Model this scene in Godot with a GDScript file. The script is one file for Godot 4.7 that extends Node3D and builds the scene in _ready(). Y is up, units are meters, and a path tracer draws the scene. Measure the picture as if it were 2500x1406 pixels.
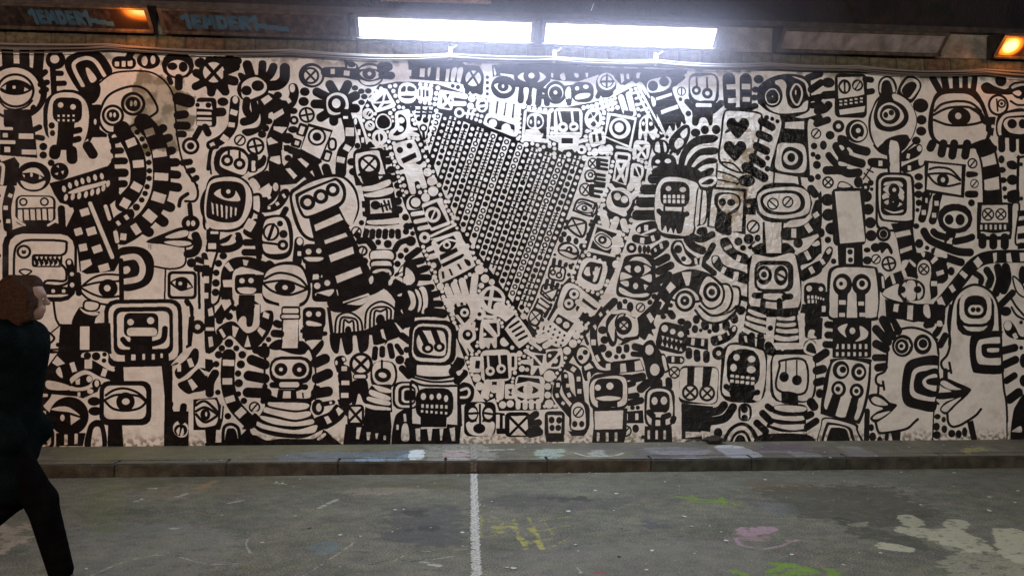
extends Node3D
# A painted wall in a road tunnel at night: mural, pavement and kerb, road, a row of strip light fittings, one passer-by.

const MURAL_LEFT := -4.45      # metres, left end of the first painted panel
const MURAL_TOP := 3.745
const TEXEL := 0.0025          # the mural is drawn in units of 2.5 mm
const PAVE := 0.114            # height of the pavement above the road
const PAVE_W := 0.70

var cv: Image                  # the sheet being drawn on
var ink := [Color(0, 0, 0, 1), Color(0, 0, 0, 0)]
var taken := {}
var tex := {}
var mats := {}

func _ready() -> void:
	var cam := Camera3D.new()
	cam.name = "camera"
	cam.fov = 41.61
	cam.near = 0.05
	cam.far = 120.0
	cam.position = Vector3(0, 1.6, 7.23)
	cam.basis = Basis(Vector3.UP, deg_to_rad(-4.07)) * Basis(Vector3.BACK, 0.0069)
	add_child(cam)
	cam.current = true

	var sky_mat := ProceduralSkyMaterial.new()
	sky_mat.sky_top_color = Color(0.02, 0.025, 0.05)
	sky_mat.sky_horizon_color = Color(0.07, 0.06, 0.07)
	sky_mat.ground_bottom_color = Color(0.02, 0.02, 0.02)
	sky_mat.ground_horizon_color = Color(0.05, 0.045, 0.05)
	var sky := Sky.new()
	sky.sky_material = sky_mat
	var env := Environment.new()
	env.background_mode = Environment.BG_SKY
	env.sky = sky
	env.background_energy_multiplier = 0.5
	env.tonemap_mode = Environment.TONE_MAPPER_LINEAR
	env.tonemap_exposure = 1.0
	env.sdfgi_enabled = true
	env.ssao_enabled = true
	env.ssil_enabled = true
	env.volumetric_fog_enabled = true   # only for the spray dust hanging round the lit lamps
	env.volumetric_fog_density = 0.0
	var we := WorldEnvironment.new()
	we.name = "environment"
	we.environment = env
	add_child(we)

	make_textures()
	build_tunnel()
	build_wall()
	build_ground()
	build_ledge()
	build_fittings()
	build_cables()
	build_haze()
	build_overhead()
	build_litter()
	build_person()

const LIT_ENERGY := 10.5
const FAR_ENERGY := 21.0

# ------------------------------------------------------------------ naming
func numbered(called: String) -> String:
	if not taken.has(called):
		taken[called] = 0
		return called
	taken[called] += 1
	return "%s_%03d" % [called, taken[called]]

func tag(o: Node, label: String, category := "", group := "", kind := "") -> Node:
	if label: o.set_meta("label", label)
	if category: o.set_meta("category", category)
	if group: o.set_meta("group", group)
	if kind: o.set_meta("kind", kind)
	return o

func thing(called: String, at: Vector3, label: String, category: String, group := "") -> Node3D:
	var o := Node3D.new()
	o.name = numbered(called)
	o.position = at
	add_child(o, true)
	tag(o, label, category, group)
	return o

func part(called: String, mesh: Mesh, m: Material, parent: Node = null, at := Vector3.ZERO) -> MeshInstance3D:
	var o := MeshInstance3D.new()
	o.name = called if parent else numbered(called)
	o.mesh = mesh
	o.material_override = m
	o.position = at
	(parent if parent else self).add_child(o, true)
	return o

# ------------------------------------------------------------------ meshes
func quad(st: SurfaceTool, a: Vector3, b: Vector3, c: Vector3, d: Vector3) -> void:
	# a, b, c, d clockwise as seen from the front
	for v in [a, b, c, a, c, d]:
		st.add_vertex(v)

func done(st: SurfaceTool) -> ArrayMesh:
	st.generate_normals()
	return st.commit()

func start(smooth := false) -> SurfaceTool:
	var st := SurfaceTool.new()
	st.begin(Mesh.PRIMITIVE_TRIANGLES)
	st.set_smooth_group(0 if smooth else -1)
	return st

func add_block(st: SurfaceTool, c: Vector3, s: Vector3, b := 0.004, wob := 0.0, rng: RandomNumberGenerator = null) -> void:
	# a chamfered block
	var h := s / 2.0
	b = minf(b, minf(h.x, minf(h.y, h.z)) * 0.9)
	var pt := {}
	for sx in [-1, 1]:
		for sy in [-1, 1]:
			for sz in [-1, 1]:
				var o := Vector3.ZERO
				if rng: o = Vector3(rng.randf_range(-wob, wob), rng.randf_range(-wob, wob), rng.randf_range(-wob, wob))
				for ax in 3:
					var p := Vector3(sx * h.x, sy * h.y, sz * h.z)
					for k in 3:
						if k != ax: p[k] -= signf(p[k]) * b
					pt[Vector4i(sx, sy, sz, ax)] = c + p + o
	for ax in 3:
		var u := (ax + 1) % 3
		var v := (ax + 2) % 3
		for s1 in [-1, 1]:
			var f := []
			for q in [[-1, -1], [1, -1], [1, 1], [-1, 1]]:
				var k := [0, 0, 0]
				k[ax] = s1
				k[u] = q[0]
				k[v] = q[1]
				f.append(pt[Vector4i(k[0], k[1], k[2], ax)])
			if s1 > 0: quad(st, f[3], f[2], f[1], f[0])
			else: quad(st, f[0], f[1], f[2], f[3])
			# the chamfers along this axis pair
			for s2 in [-1, 1]:
				var k1 := [0, 0, 0]
				var k2 := [0, 0, 0]
				k1[ax] = s1
				k1[u] = s2
				k1[v] = -1
				k2[ax] = s1
				k2[u] = s2
				k2[v] = 1
				var a: Vector3 = pt[Vector4i(k1[0], k1[1], k1[2], ax)]
				var bb: Vector3 = pt[Vector4i(k2[0], k2[1], k2[2], ax)]
				var cc: Vector3 = pt[Vector4i(k2[0], k2[1], k2[2], u)]
				var dd: Vector3 = pt[Vector4i(k1[0], k1[1], k1[2], u)]
				if s1 * s2 > 0: quad(st, a, bb, cc, dd)
				else: quad(st, dd, cc, bb, a)
	for sx in [-1, 1]:
		for sy in [-1, 1]:
			for sz in [-1, 1]:
				var a: Vector3 = pt[Vector4i(sx, sy, sz, 0)]
				var bb: Vector3 = pt[Vector4i(sx, sy, sz, 1)]
				var cc: Vector3 = pt[Vector4i(sx, sy, sz, 2)]
				for w in ([a, cc, bb] if sx * sy * sz > 0 else [a, bb, cc]):
					st.add_vertex(w)

func block(s: Vector3, b := 0.004, wob := 0.0, rng: RandomNumberGenerator = null) -> ArrayMesh:
	var st := start()
	add_block(st, Vector3.ZERO, s, b, wob, rng)
	return done(st)

func add_tube(st: SurfaceTool, path: Array, r: float, sides := 8) -> void:
	var rings := []
	for i in path.size():
		var t: Vector3 = (path[mini(i + 1, path.size() - 1)] - path[maxi(i - 1, 0)]).normalized()
		var side := t.cross(Vector3.UP if absf(t.y) < 0.9 else Vector3.RIGHT).normalized()
		var up := side.cross(t)
		var ring := []
		for k in sides:
			var a := TAU * k / sides
			ring.append(path[i] + (side * cos(a) + up * sin(a)) * r)
		rings.append(ring)
	for i in path.size() - 1:
		for k in sides:
			var n := (k + 1) % sides
			quad(st, rings[i][k], rings[i][n], rings[i + 1][n], rings[i + 1][k])
	for k in sides - 2:
		for v in [rings[0][0], rings[0][k + 2], rings[0][k + 1]]: st.add_vertex(v)
		for v in [rings[-1][0], rings[-1][k + 1], rings[-1][k + 2]]: st.add_vertex(v)

func tube(path: Array, r: float, sides := 8) -> ArrayMesh:
	var st := start(true)
	add_tube(st, path, r, sides)
	return done(st)

func extrude_x(profile: Array, x0: float, x1: float) -> ArrayMesh:
	# profile: Vector2(z, y) counter-clockwise seen from +x, closed and convex
	var st := start()
	var n := profile.size()
	for i in n:
		var a: Vector2 = profile[i]
		var b: Vector2 = profile[(i + 1) % n]
		quad(st, Vector3(x0, a.y, a.x), Vector3(x1, a.y, a.x), Vector3(x1, b.y, b.x), Vector3(x0, b.y, b.x))
	for i in n - 2:
		var a: Vector2 = profile[0]
		var b: Vector2 = profile[i + 1]
		var c: Vector2 = profile[i + 2]
		for v in [Vector3(x0, a.y, a.x), Vector3(x0, b.y, b.x), Vector3(x0, c.y, c.x)]: st.add_vertex(v)
		for v in [Vector3(x1, a.y, a.x), Vector3(x1, c.y, c.x), Vector3(x1, b.y, b.x)]: st.add_vertex(v)
	return done(st)

func sheet(o: Vector3, du: Vector3, dv: Vector3, uv0 := Vector2.ZERO, uv1 := Vector2.ONE) -> ArrayMesh:
	# one rectangle with texture coordinates; the front is on the side of dv x du ... kept as clockwise o, o+du, o+du+dv, o+dv
	var st := start()
	var p := [o, o + du, o + du + dv, o + dv]
	var t := [uv0, Vector2(uv1.x, uv0.y), uv1, Vector2(uv0.x, uv1.y)]
	for i in [0, 1, 2, 0, 2, 3]:
		st.set_uv(t[i])
		st.add_vertex(p[i])
	st.generate_normals()
	st.generate_tangents()
	return st.commit()

# ------------------------------------------------------------------ materials
func flat(c: Color, rough := 0.7, metal := 0.0) -> StandardMaterial3D:
	var m := StandardMaterial3D.new()
	m.albedo_color = c
	m.roughness = rough
	m.metallic = metal
	return m

func grimy(c: Color, rough := 0.75, scale := 1.0, bump := 0.3, metal := 0.0) -> StandardMaterial3D:
	# plain paint or stone with dirt and fine relief from computed noise
	var m := flat(c, rough, metal)
	m.albedo_texture = tex.grime
	m.uv1_triplanar = true
	m.uv1_world_triplanar = true
	m.uv1_scale = Vector3.ONE * scale
	m.normal_enabled = bump > 0.0
	m.normal_texture = tex.rough_n
	m.normal_scale = bump
	return m

func glow(c: Color, e: float) -> StandardMaterial3D:
	var m := flat(c, 0.5)
	m.emission_enabled = true
	m.emission = c
	m.emission_energy_multiplier = e
	return m

func lin(r: float, g: float, b: float) -> Color:
	return Color(r, g, b).linear_to_srgb()

# ------------------------------------------------------------------ drawing on sheets
func spans(p: PackedVector2Array, c: Color) -> void:
	var n := p.size()
	var lo := INF
	var hi := -INF
	for q in p:
		lo = minf(lo, q.y)
		hi = maxf(hi, q.y)
	var w := cv.get_width()
	for y in range(maxi(0, int(lo)), mini(cv.get_height() - 1, int(hi)) + 1):
		var yc := y + 0.5
		var xs := []
		var a := p[n - 1]
		for b in p:
			if (a.y <= yc) != (b.y <= yc):
				xs.append(a.x + (yc - a.y) * (b.x - a.x) / (b.y - a.y))
			a = b
		xs.sort()
		for i in range(0, xs.size() - 1, 2):
			var x0 := clampi(roundi(xs[i]), 0, w)
			var x1 := clampi(roundi(xs[i + 1]), 0, w)
			if x1 > x0: cv.fill_rect(Rect2i(x0, y, x1 - x0, 1), c)

func curve(p: Array, closed: bool) -> PackedVector2Array:
	var n := p.size()
	var r := PackedVector2Array()
	for i in (n if closed else n - 1):
		var a: Vector2 = p[(i - 1 + n) % n] if closed else p[maxi(i - 1, 0)]
		var b: Vector2 = p[i]
		var c: Vector2 = p[(i + 1) % n]
		var d: Vector2 = p[(i + 2) % n] if closed else p[mini(i + 2, n - 1)]
		for j in 6:
			r.append(b.cubic_interpolate(c, a, d, j / 6.0))
	if not closed: r.append(p[n - 1])
	return r

func points(v: Array) -> Array:
	var r := []
	for i in range(0, v.size(), 2): r.append(Vector2(v[i], v[i + 1]))
	return r

func F(c: int, smooth: int, v: Array) -> void:  # filled outline
	var p := points(v)
	spans(curve(p, true) if smooth else PackedVector2Array(p), ink[c])

func E(c: int, x: float, y: float, rx: float, ry: float, rot := 0.0) -> void:  # oval
	if rot == 0.0:
		for j in range(maxi(0, int(y - ry)), mini(cv.get_height() - 1, int(y + ry)) + 1):
			var t := 1.0 - pow((j + 0.5 - y) / ry, 2)
			if t > 0.0:
				var h := rx * sqrt(t)
				var x0 := maxi(0, roundi(x - h))
				var x1 := mini(cv.get_width(), roundi(x + h))
				if x1 > x0: cv.fill_rect(Rect2i(x0, j, x1 - x0, 1), ink[c])
		return
	var p := PackedVector2Array()
	for k in 28: p.append(Vector2(x, y) + Vector2(rx * cos(TAU * k / 28), ry * sin(TAU * k / 28)).rotated(rot))
	spans(p, ink[c])

func D(c: int, v: Array) -> void:  # dots
	for i in range(0, v.size(), 3): E(c, v[i], v[i + 1], v[i + 2], v[i + 2])

func R(c: int, x: float, y: float, w: float, h: float, rad: float, rot: float) -> void:  # rounded box
	var p := PackedVector2Array()
	for k in 4:
		var o := Vector2((w / 2 - rad) * (1 if k in [0, 3] else -1), (h / 2 - rad) * (1 if k < 2 else -1))
		for a in 4:
			p.append(Vector2(x, y) + (o + Vector2(rad, 0).rotated(PI / 2 * k + PI / 6 * a)).rotated(rot))
	spans(p, ink[c])

func L(c: int, w: float, closed: int, v: Array) -> void:  # brush stroke with round ends
	var p := points(v)
	var q := curve(p, closed == 1) if p.size() > 2 else PackedVector2Array(p)
	if closed: q.append(q[0])
	for i in q.size() - 1:
		var n := (q[i + 1] - q[i]).normalized().orthogonal() * w / 2
		spans(PackedVector2Array([q[i] + n, q[i + 1] + n, q[i + 1] - n, q[i] - n]), ink[c])
		E(c, q[i].x, q[i].y, w / 2, w / 2)
	E(c, q[-1].x, q[-1].y, w / 2, w / 2)

func noise_bytes(w: int, h: int, freq: float, seed_: int, octaves := 3, kind := FastNoiseLite.TYPE_SIMPLEX_SMOOTH) -> PackedByteArray:
	var f := FastNoiseLite.new()
	f.noise_type = kind
	f.seed = seed_
	f.frequency = freq
	f.fractal_octaves = octaves
	return f.get_image(w, h).get_data()

func noise_tile(n: int, freq: float, seed_: int, octaves := 4, kind := FastNoiseLite.TYPE_SIMPLEX_SMOOTH) -> Image:
	var f := FastNoiseLite.new()
	f.noise_type = kind
	f.seed = seed_
	f.frequency = freq
	f.fractal_octaves = octaves
	return f.get_seamless_image(n, n)

func make_textures() -> void:
	# dirt: a pale grey multiplier with darker clouds and specks
	var a := noise_tile(512, 0.012, 3, 5).get_data()
	var b := noise_tile(512, 0.15, 8, 2).get_data()
	var d := PackedByteArray()
	d.resize(512 * 512 * 3)
	for i in 512 * 512:
		var v := 150.0 + (a[i] - 128) * 0.55 + (b[i] - 128) * 0.22 + 50.0
		d[i * 3] = clampi(int(v), 40, 255)
		d[i * 3 + 1] = clampi(int(v - 3), 40, 255)
		d[i * 3 + 2] = clampi(int(v - 9), 40, 255)
	tex.grime = ImageTexture.create_from_image(Image.create_from_data(512, 512, false, Image.FORMAT_RGB8, d))
	var r := noise_tile(512, 0.09, 21, 4)
	r.bump_map_to_normal_map(5.0)
	tex.rough_n = ImageTexture.create_from_image(r)

# ------------------------------------------------------------------ the tunnel shell
func build_tunnel() -> void:
	# vault over the road, springing behind the light fittings, and the wall across the road
	var conc := grimy(lin(0.03, 0.027, 0.031), 0.85, 0.45, 0.5)
	conc.albedo_texture = vault_texture()
	var st := start(true)
	var prof := []
	var outer := []
	for i in 25:
		var a := PI - PI * i / 24.0
		prof.append(Vector2(5.45 + 5.45 * cos(a), 4.2 + 2.1 * sin(a)))
		outer.append(Vector2(5.45 + 5.85 * cos(a), 4.2 + 2.5 * sin(a)))
	for pr in [prof, outer]:
		for i in 24:
			for k in 8:
				var x0 := -18.0 + k * 4.5
				var p: Vector2 = pr[i]
				var q: Vector2 = pr[i + 1]
				if pr == prof: quad(st, Vector3(x0, p.y, p.x), Vector3(x0, q.y, q.x), Vector3(x0 + 4.5, q.y, q.x), Vector3(x0 + 4.5, p.y, p.x))
				else: quad(st, Vector3(x0 + 4.5, p.y, p.x), Vector3(x0 + 4.5, q.y, q.x), Vector3(x0, q.y, q.x), Vector3(x0, p.y, p.x))
	tag(part("tunnel_vault", done(st), conc), "", "", "", "structure")
	var far := part("far_wall", block(Vector3(36, 4.2, 0.4), 0.01), grimy(lin(0.42, 0.38, 0.34), 0.8, 0.5, 0.4), null, Vector3(0, 2.1, 11.1))
	tag(far, "dim painted wall on the opposite side of the tunnel road", "wall")

func vault_texture() -> ImageTexture:
	# sprayed colour clouds over dark concrete
	var n := 256
	var ch := []
	for k in 4: ch.append(noise_tile(n, 0.02, 40 + k, 3).get_data())
	var d := PackedByteArray()
	d.resize(n * n * 3)
	for i in n * n:
		var c := Color(0.62, 0.58, 0.62)
		c = c.lerp(Color(0.5, 0.3, 0.66), smoothstep(0.58, 0.8, ch[0][i] / 255.0) * 0.8)
		c = c.lerp(Color(0.3, 0.55, 0.36), smoothstep(0.58, 0.8, ch[1][i] / 255.0) * 0.8)
		c = c.lerp(Color(0.85, 0.68, 0.5), smoothstep(0.62, 0.8, ch[2][i] / 255.0) * 0.9)
		c = c.lerp(Color(0.22, 0.22, 0.32), smoothstep(0.5, 0.8, ch[3][i] / 255.0) * 0.7)
		d[i * 3] = int(c.r * 255)
		d[i * 3 + 1] = int(c.g * 255)
		d[i * 3 + 2] = int(c.b * 255)
	return ImageTexture.create_from_image(Image.create_from_data(n, n, false, Image.FORMAT_RGB8, d))

# ------------------------------------------------------------------ the mural wall
func draw_mural() -> void:
	ink = [Color(0, 0, 0, 1), Color(0, 0, 0, 0)]
	cv = Image.create_empty(4096, 1480, false, Image.FORMAT_RGBA8)
	mural_1()
	mural_2()
	mural_3()
	mural_4()
	mural_5()
	mural_6()
	mural_7()
	mural_8()

func build_wall() -> void:
	draw_mural()
	var mural := cv
	var wall := thing("tunnel_wall", Vector3.ZERO, "long white tunnel wall covered in black doodled robots and eyes with a dark V", "wall")
	var core := part("wall_core", block(Vector3(36, 4.2, 0.45), 0.01), grimy(lin(0.3, 0.28, 0.25), 0.85, 0.6, 0.4), wall, Vector3(0, 2.1, -0.235))
	core.name = "wall_core"
	var panels := []
	for half in 2:
		var m := StandardMaterial3D.new()
		m.albedo_texture = ImageTexture.create_from_image(paint_coat(mural, half))
		m.normal_enabled = true
		m.normal_texture = ImageTexture.create_from_image(wall_relief(half))
		m.normal_scale = 1.0
		m.roughness = 0.55 if half == 0 else 0.42
		m.metallic_specular = 0.22 if half == 0 else 0.3
		if half == 1:
			# smoother, foil-like sheets in the middle of the right half
			var rt := Image.create_empty(256, 8, false, Image.FORMAT_L8)
			for x in 256:
				var f := clampf(1.3 - absf(x * 8.0 - 870.0) / 330.0, 0.0, 1.0)
				for y in 8: rt.set_pixel(x, y, Color.WHITE * lerpf(0.55, 0.27, f))
			m.roughness = 1.0
			m.roughness_texture = ImageTexture.create_from_image(rt)
			m.metallic_specular = 0.42
		m.texture_repeat = false
		panels.append(m)
	var w := 2048 * TEXEL
	var h := 1480 * TEXEL
	for k in range(-2, 4):
		var x := MURAL_LEFT + k * w
		part("painted_panel", sheet(Vector3(x, MURAL_TOP, 0), Vector3(w, 0, 0), Vector3(0, -h, 0)), panels[posmod(k, 2)], wall)

func paint_coat(mural: Image, half: int) -> Image:
	# white ground and black paint, each with its own wear
	var w := 1024
	var h := 740
	var n1 := noise_bytes(w, h, 0.006, 5 + half, 4)
	var n2 := noise_bytes(w, h, 0.08, 15 + half, 3)
	var n3 := noise_bytes(w, h, 0.025, 25 + half, 4)
	var wd := PackedByteArray()
	var bd := PackedByteArray()
	wd.resize(w * h * 4)
	bd.resize(w * h * 4)
	var i := 0
	for y in h:
		var low := smoothstep(0.955, 1.0, float(y) / 728.0)
		var top := smoothstep(0.03, 0.0, float(y) / 728.0)
		for x in w:
			var a := n1[i] / 255.0
			var b := n2[i] / 255.0
			var c := n3[i] / 255.0
			var xm := MURAL_LEFT + (x + half * w) * TEXEL * 2.0
			var ym := MURAL_TOP - y * TEXEL * 2.0
			var dirt := smoothstep(0.52, 0.85, c) * 0.10 + low * smoothstep(0.4, 0.7, b) * 0.7 + top * smoothstep(0.4, 0.7, c) * 0.5
			var v := 0.905 + (a - 0.5) * 0.05 + (b - 0.5) * 0.05
			var col := Color(v, v * 0.992, v * 0.975).lerp(Color(0.34, 0.31, 0.26), clampf(dirt, 0.0, 1.0))
			# bare grey render where the paint has come away, beside the big profile
			var px := (xm + 2.78) / 0.30
			var py := (ym - 3.19) / 0.38
			var bare := smoothstep(1.05, 0.9, sqrt(px * px + py * py) + (c - 0.5) * 0.9)
			if bare > 0.0: col = col.lerp(Color(0.50, 0.49, 0.43).lerp(Color(0.72, 0.71, 0.66), smoothstep(0.35, 0.65, c)).lerp(Color(0.4, 0.38, 0.2), smoothstep(0.6, 0.75, a) * 0.6), bare * 0.9)
			# torn, silvery patch low on the panel with the hearts
			px = (xm - 2.72 - (ym - 2.7) * 0.22) / 0.16
			py = (ym - 2.62) / 0.5
			bare = smoothstep(1.0, 0.85, sqrt(px * px + py * py) + (b - 0.5) * 1.2)
			if bare > 0.0: col = col.lerp(Color(0.62, 0.55, 0.46).lerp(Color(0.85, 0.84, 0.8), smoothstep(0.4, 0.6, c)), bare * 0.85)
			wd[i * 4] = clampi(int(col.r * 255), 0, 255)
			wd[i * 4 + 1] = clampi(int(col.g * 255), 0, 255)
			wd[i * 4 + 2] = clampi(int(col.b * 255), 0, 255)
			wd[i * 4 + 3] = 255
			var k := 0.062 + (b - 0.5) * 0.03 + smoothstep(0.5, 0.8, c) * 0.04 + low * (b - 0.4) * 0.1
			# thin, browned paint at the far left end
			k += smoothstep(-3.4, -4.3, xm) * smoothstep(0.35, 0.7, a) * 0.13
			bd[i * 4] = clampi(int((k + 0.012) * 255), 0, 255)
			bd[i * 4 + 1] = clampi(int(k * 255), 0, 255)
			bd[i * 4 + 2] = clampi(int((k + 0.008) * 255), 0, 255)
			bd[i * 4 + 3] = 255
			i += 1
	var white := Image.create_from_data(w, h, false, Image.FORMAT_RGBA8, wd)
	var black := Image.create_from_data(w, h, false, Image.FORMAT_RGBA8, bd)
	white.resize(2048, 1480, Image.INTERPOLATE_BILINEAR)
	black.resize(2048, 1480, Image.INTERPOLATE_BILINEAR)
	var mask := mural.get_region(Rect2i(half * 2048, 0, 2048, 1480))
	white.blit_rect_mask(black, mask, Rect2i(0, 0, 2048, 1480), Vector2i.ZERO)
	white.convert(Image.FORMAT_RGB8)
	return white

func wall_relief(half: int) -> Image:
	# brush and roller grain, faint brick courses under the paint, and wrinkled foil-like sheets on the right part
	var w := 2048
	var h := 1480
	var fine := noise_bytes(w, h, 0.12, 61 + half, 2)
	var mid := noise_bytes(w, h, 0.02, 71 + half, 3)
	var coarse := noise_bytes(w, h, 0.006, 91 + half, 2)
	var rid := FastNoiseLite.new()
	rid.noise_type = FastNoiseLite.TYPE_SIMPLEX_SMOOTH
	rid.fractal_type = FastNoiseLite.FRACTAL_RIDGED
	rid.seed = 81 + half
	rid.frequency = 0.011
	rid.fractal_octaves = 3
	var ridge := rid.get_image(w, h).get_data()
	var d := PackedByteArray()
	d.resize(w * h)
	var i := 0
	for y in h:
		var course := y % 30
		var joint := 1 if course < 3 else 0
		var off := 45 if (y / 30) % 2 else 0
		for x in w:
			var v := 118 + ((fine[i] - 128) >> 3) + ((mid[i] - 128) >> 2) + ((coarse[i] - 128) >> 1)
			if joint or (x + off) % 90 < 3: v -= 12 + half * 12
			if half == 1:
				var foil := clampf(1.0 - absf(x - 870.0) / 420.0, 0.0, 1.0)
				if foil > 0.0: v += int((ridge[i] - 110) * 0.75 * foil)
			d[i] = clampi(v, 0, 255)
			i += 1
	var im := Image.create_from_data(w, h, false, Image.FORMAT_L8, d)
	im.bump_map_to_normal_map(6.5)
	return im

# ------------------------------------------------------------------ the ground
const ROAD_X := -4.7
const ROAD_W := 10.5
const ROAD_Z := 0.7
const ROAD_D := 3.5

func base_coat(w: int, h: int, tone: Color, seed_: int, sx: float) -> PackedByteArray:
	var n1 := noise_bytes(w, h, 0.006, seed_, 4)
	var n2 := noise_bytes(w, h, 0.35, seed_ + 1, 2)
	var n3 := noise_bytes(w, h, 0.03, seed_ + 2, 4)
	var n4 := noise_bytes(w, h, 0.014, seed_ + 3, 3)
	var d := PackedByteArray()
	d.resize(w * h * 3)
	for i in w * h:
		var v := 1.0 + (n1[i] - 128) * 0.0009 + (n2[i] - 128) * 0.0040 + (n3[i] - 128) * 0.0010
		var g := (n4[i] - 128) * 0.0002
		var r := (n3[i] - 128) * 0.0003
		d[i * 3] = clampi(int(tone.r * (v + r) * 255), 0, 255)
		d[i * 3 + 1] = clampi(int(tone.g * (v + g) * 255), 0, 255)
		d[i * 3 + 2] = clampi(int(tone.b * (v - g) * 255), 0, 255)
	return d

var sheet_data: PackedByteArray
var sheet_size: Vector2i
var sheet_o: Vector2
var sheet_s: Vector2
var grain: PackedByteArray
var clumps: PackedByteArray

func blot(c: Color, strength: float, soft: float, rough: float, width: float, v: Array) -> void:
	# sprayed or chalked mark on the open sheet: v in metres; width 0 fills the outline; rough breaks it up along the grain
	var p := []
	var lo := Vector2(INF, INF)
	var hi := -lo
	for q in points(v):
		var t := Vector2((q.x - sheet_o.x) * sheet_s.x, (q.y - sheet_o.y) * sheet_s.y)
		p.append(t)
		lo = lo.min(t)
		hi = hi.max(t)
	var pad := Vector2.ONE * (width * sheet_s.x + soft * 4.0 + 4)
	lo = (lo - pad).floor()
	hi = (hi + pad).ceil()
	var n := Vector2i(hi - lo)
	cv = Image.create_empty(n.x, n.y, false, Image.FORMAT_L8)
	var keep := ink
	ink = [Color.WHITE, Color.BLACK]
	var local := []
	for q in p: local.append_array([q.x - lo.x, q.y - lo.y])
	if width > 0.0: L(0, maxf(1.2, width * sheet_s.x), 0, local)
	else: F(0, 1, local)
	ink = keep
	if width == 0.0: soft *= 2.2
	if soft > 1.0:
		cv.resize(maxi(2, int(n.x / soft)), maxi(2, int(n.y / soft)), Image.INTERPOLATE_TRILINEAR if false else Image.INTERPOLATE_BILINEAR)
		cv.resize(n.x, n.y, Image.INTERPOLATE_CUBIC)
	var m := cv.get_data()
	for y in n.y:
		var ty := int(lo.y) + y
		if ty < 0 or ty >= sheet_size.y: continue
		for x in n.x:
			var a := m[y * n.x + x] / 255.0
			if a <= 0.03: continue
			var tx := int(lo.x) + x
			if tx < 0 or tx >= sheet_size.x: continue
			var k := ty * sheet_size.x + tx
			a = smoothstep(0.25, 0.75, a + (clumps[k] - 128) / 128.0 * (0.75 + 1.0 * rough)) * strength * lerpf(1.0, smoothstep(0.34, 0.6, grain[k] / 255.0), rough)
			k *= 3
			sheet_data[k] = int(lerpf(sheet_data[k], c.r * 255, a))
			sheet_data[k + 1] = int(lerpf(sheet_data[k + 1], c.g * 255, a))
			sheet_data[k + 2] = int(lerpf(sheet_data[k + 2], c.b * 255, a))

func open_sheet(w: int, h: int, tone: Color, seed_: int, o: Vector2, size: Vector2) -> void:
	sheet_size = Vector2i(w, h)
	sheet_o = o
	sheet_s = Vector2(w / size.x, h / size.y)
	sheet_data = base_coat(w, h, tone, seed_, sheet_s.x)
	grain = noise_bytes(w, h, 0.22, seed_ + 7, 3)
	clumps = noise_bytes(w, h, 0.045, seed_ + 8, 4)

func close_sheet() -> ImageTexture:
	return ImageTexture.create_from_image(Image.create_from_data(sheet_size.x, sheet_size.y, false, Image.FORMAT_RGB8, sheet_data))

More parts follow.
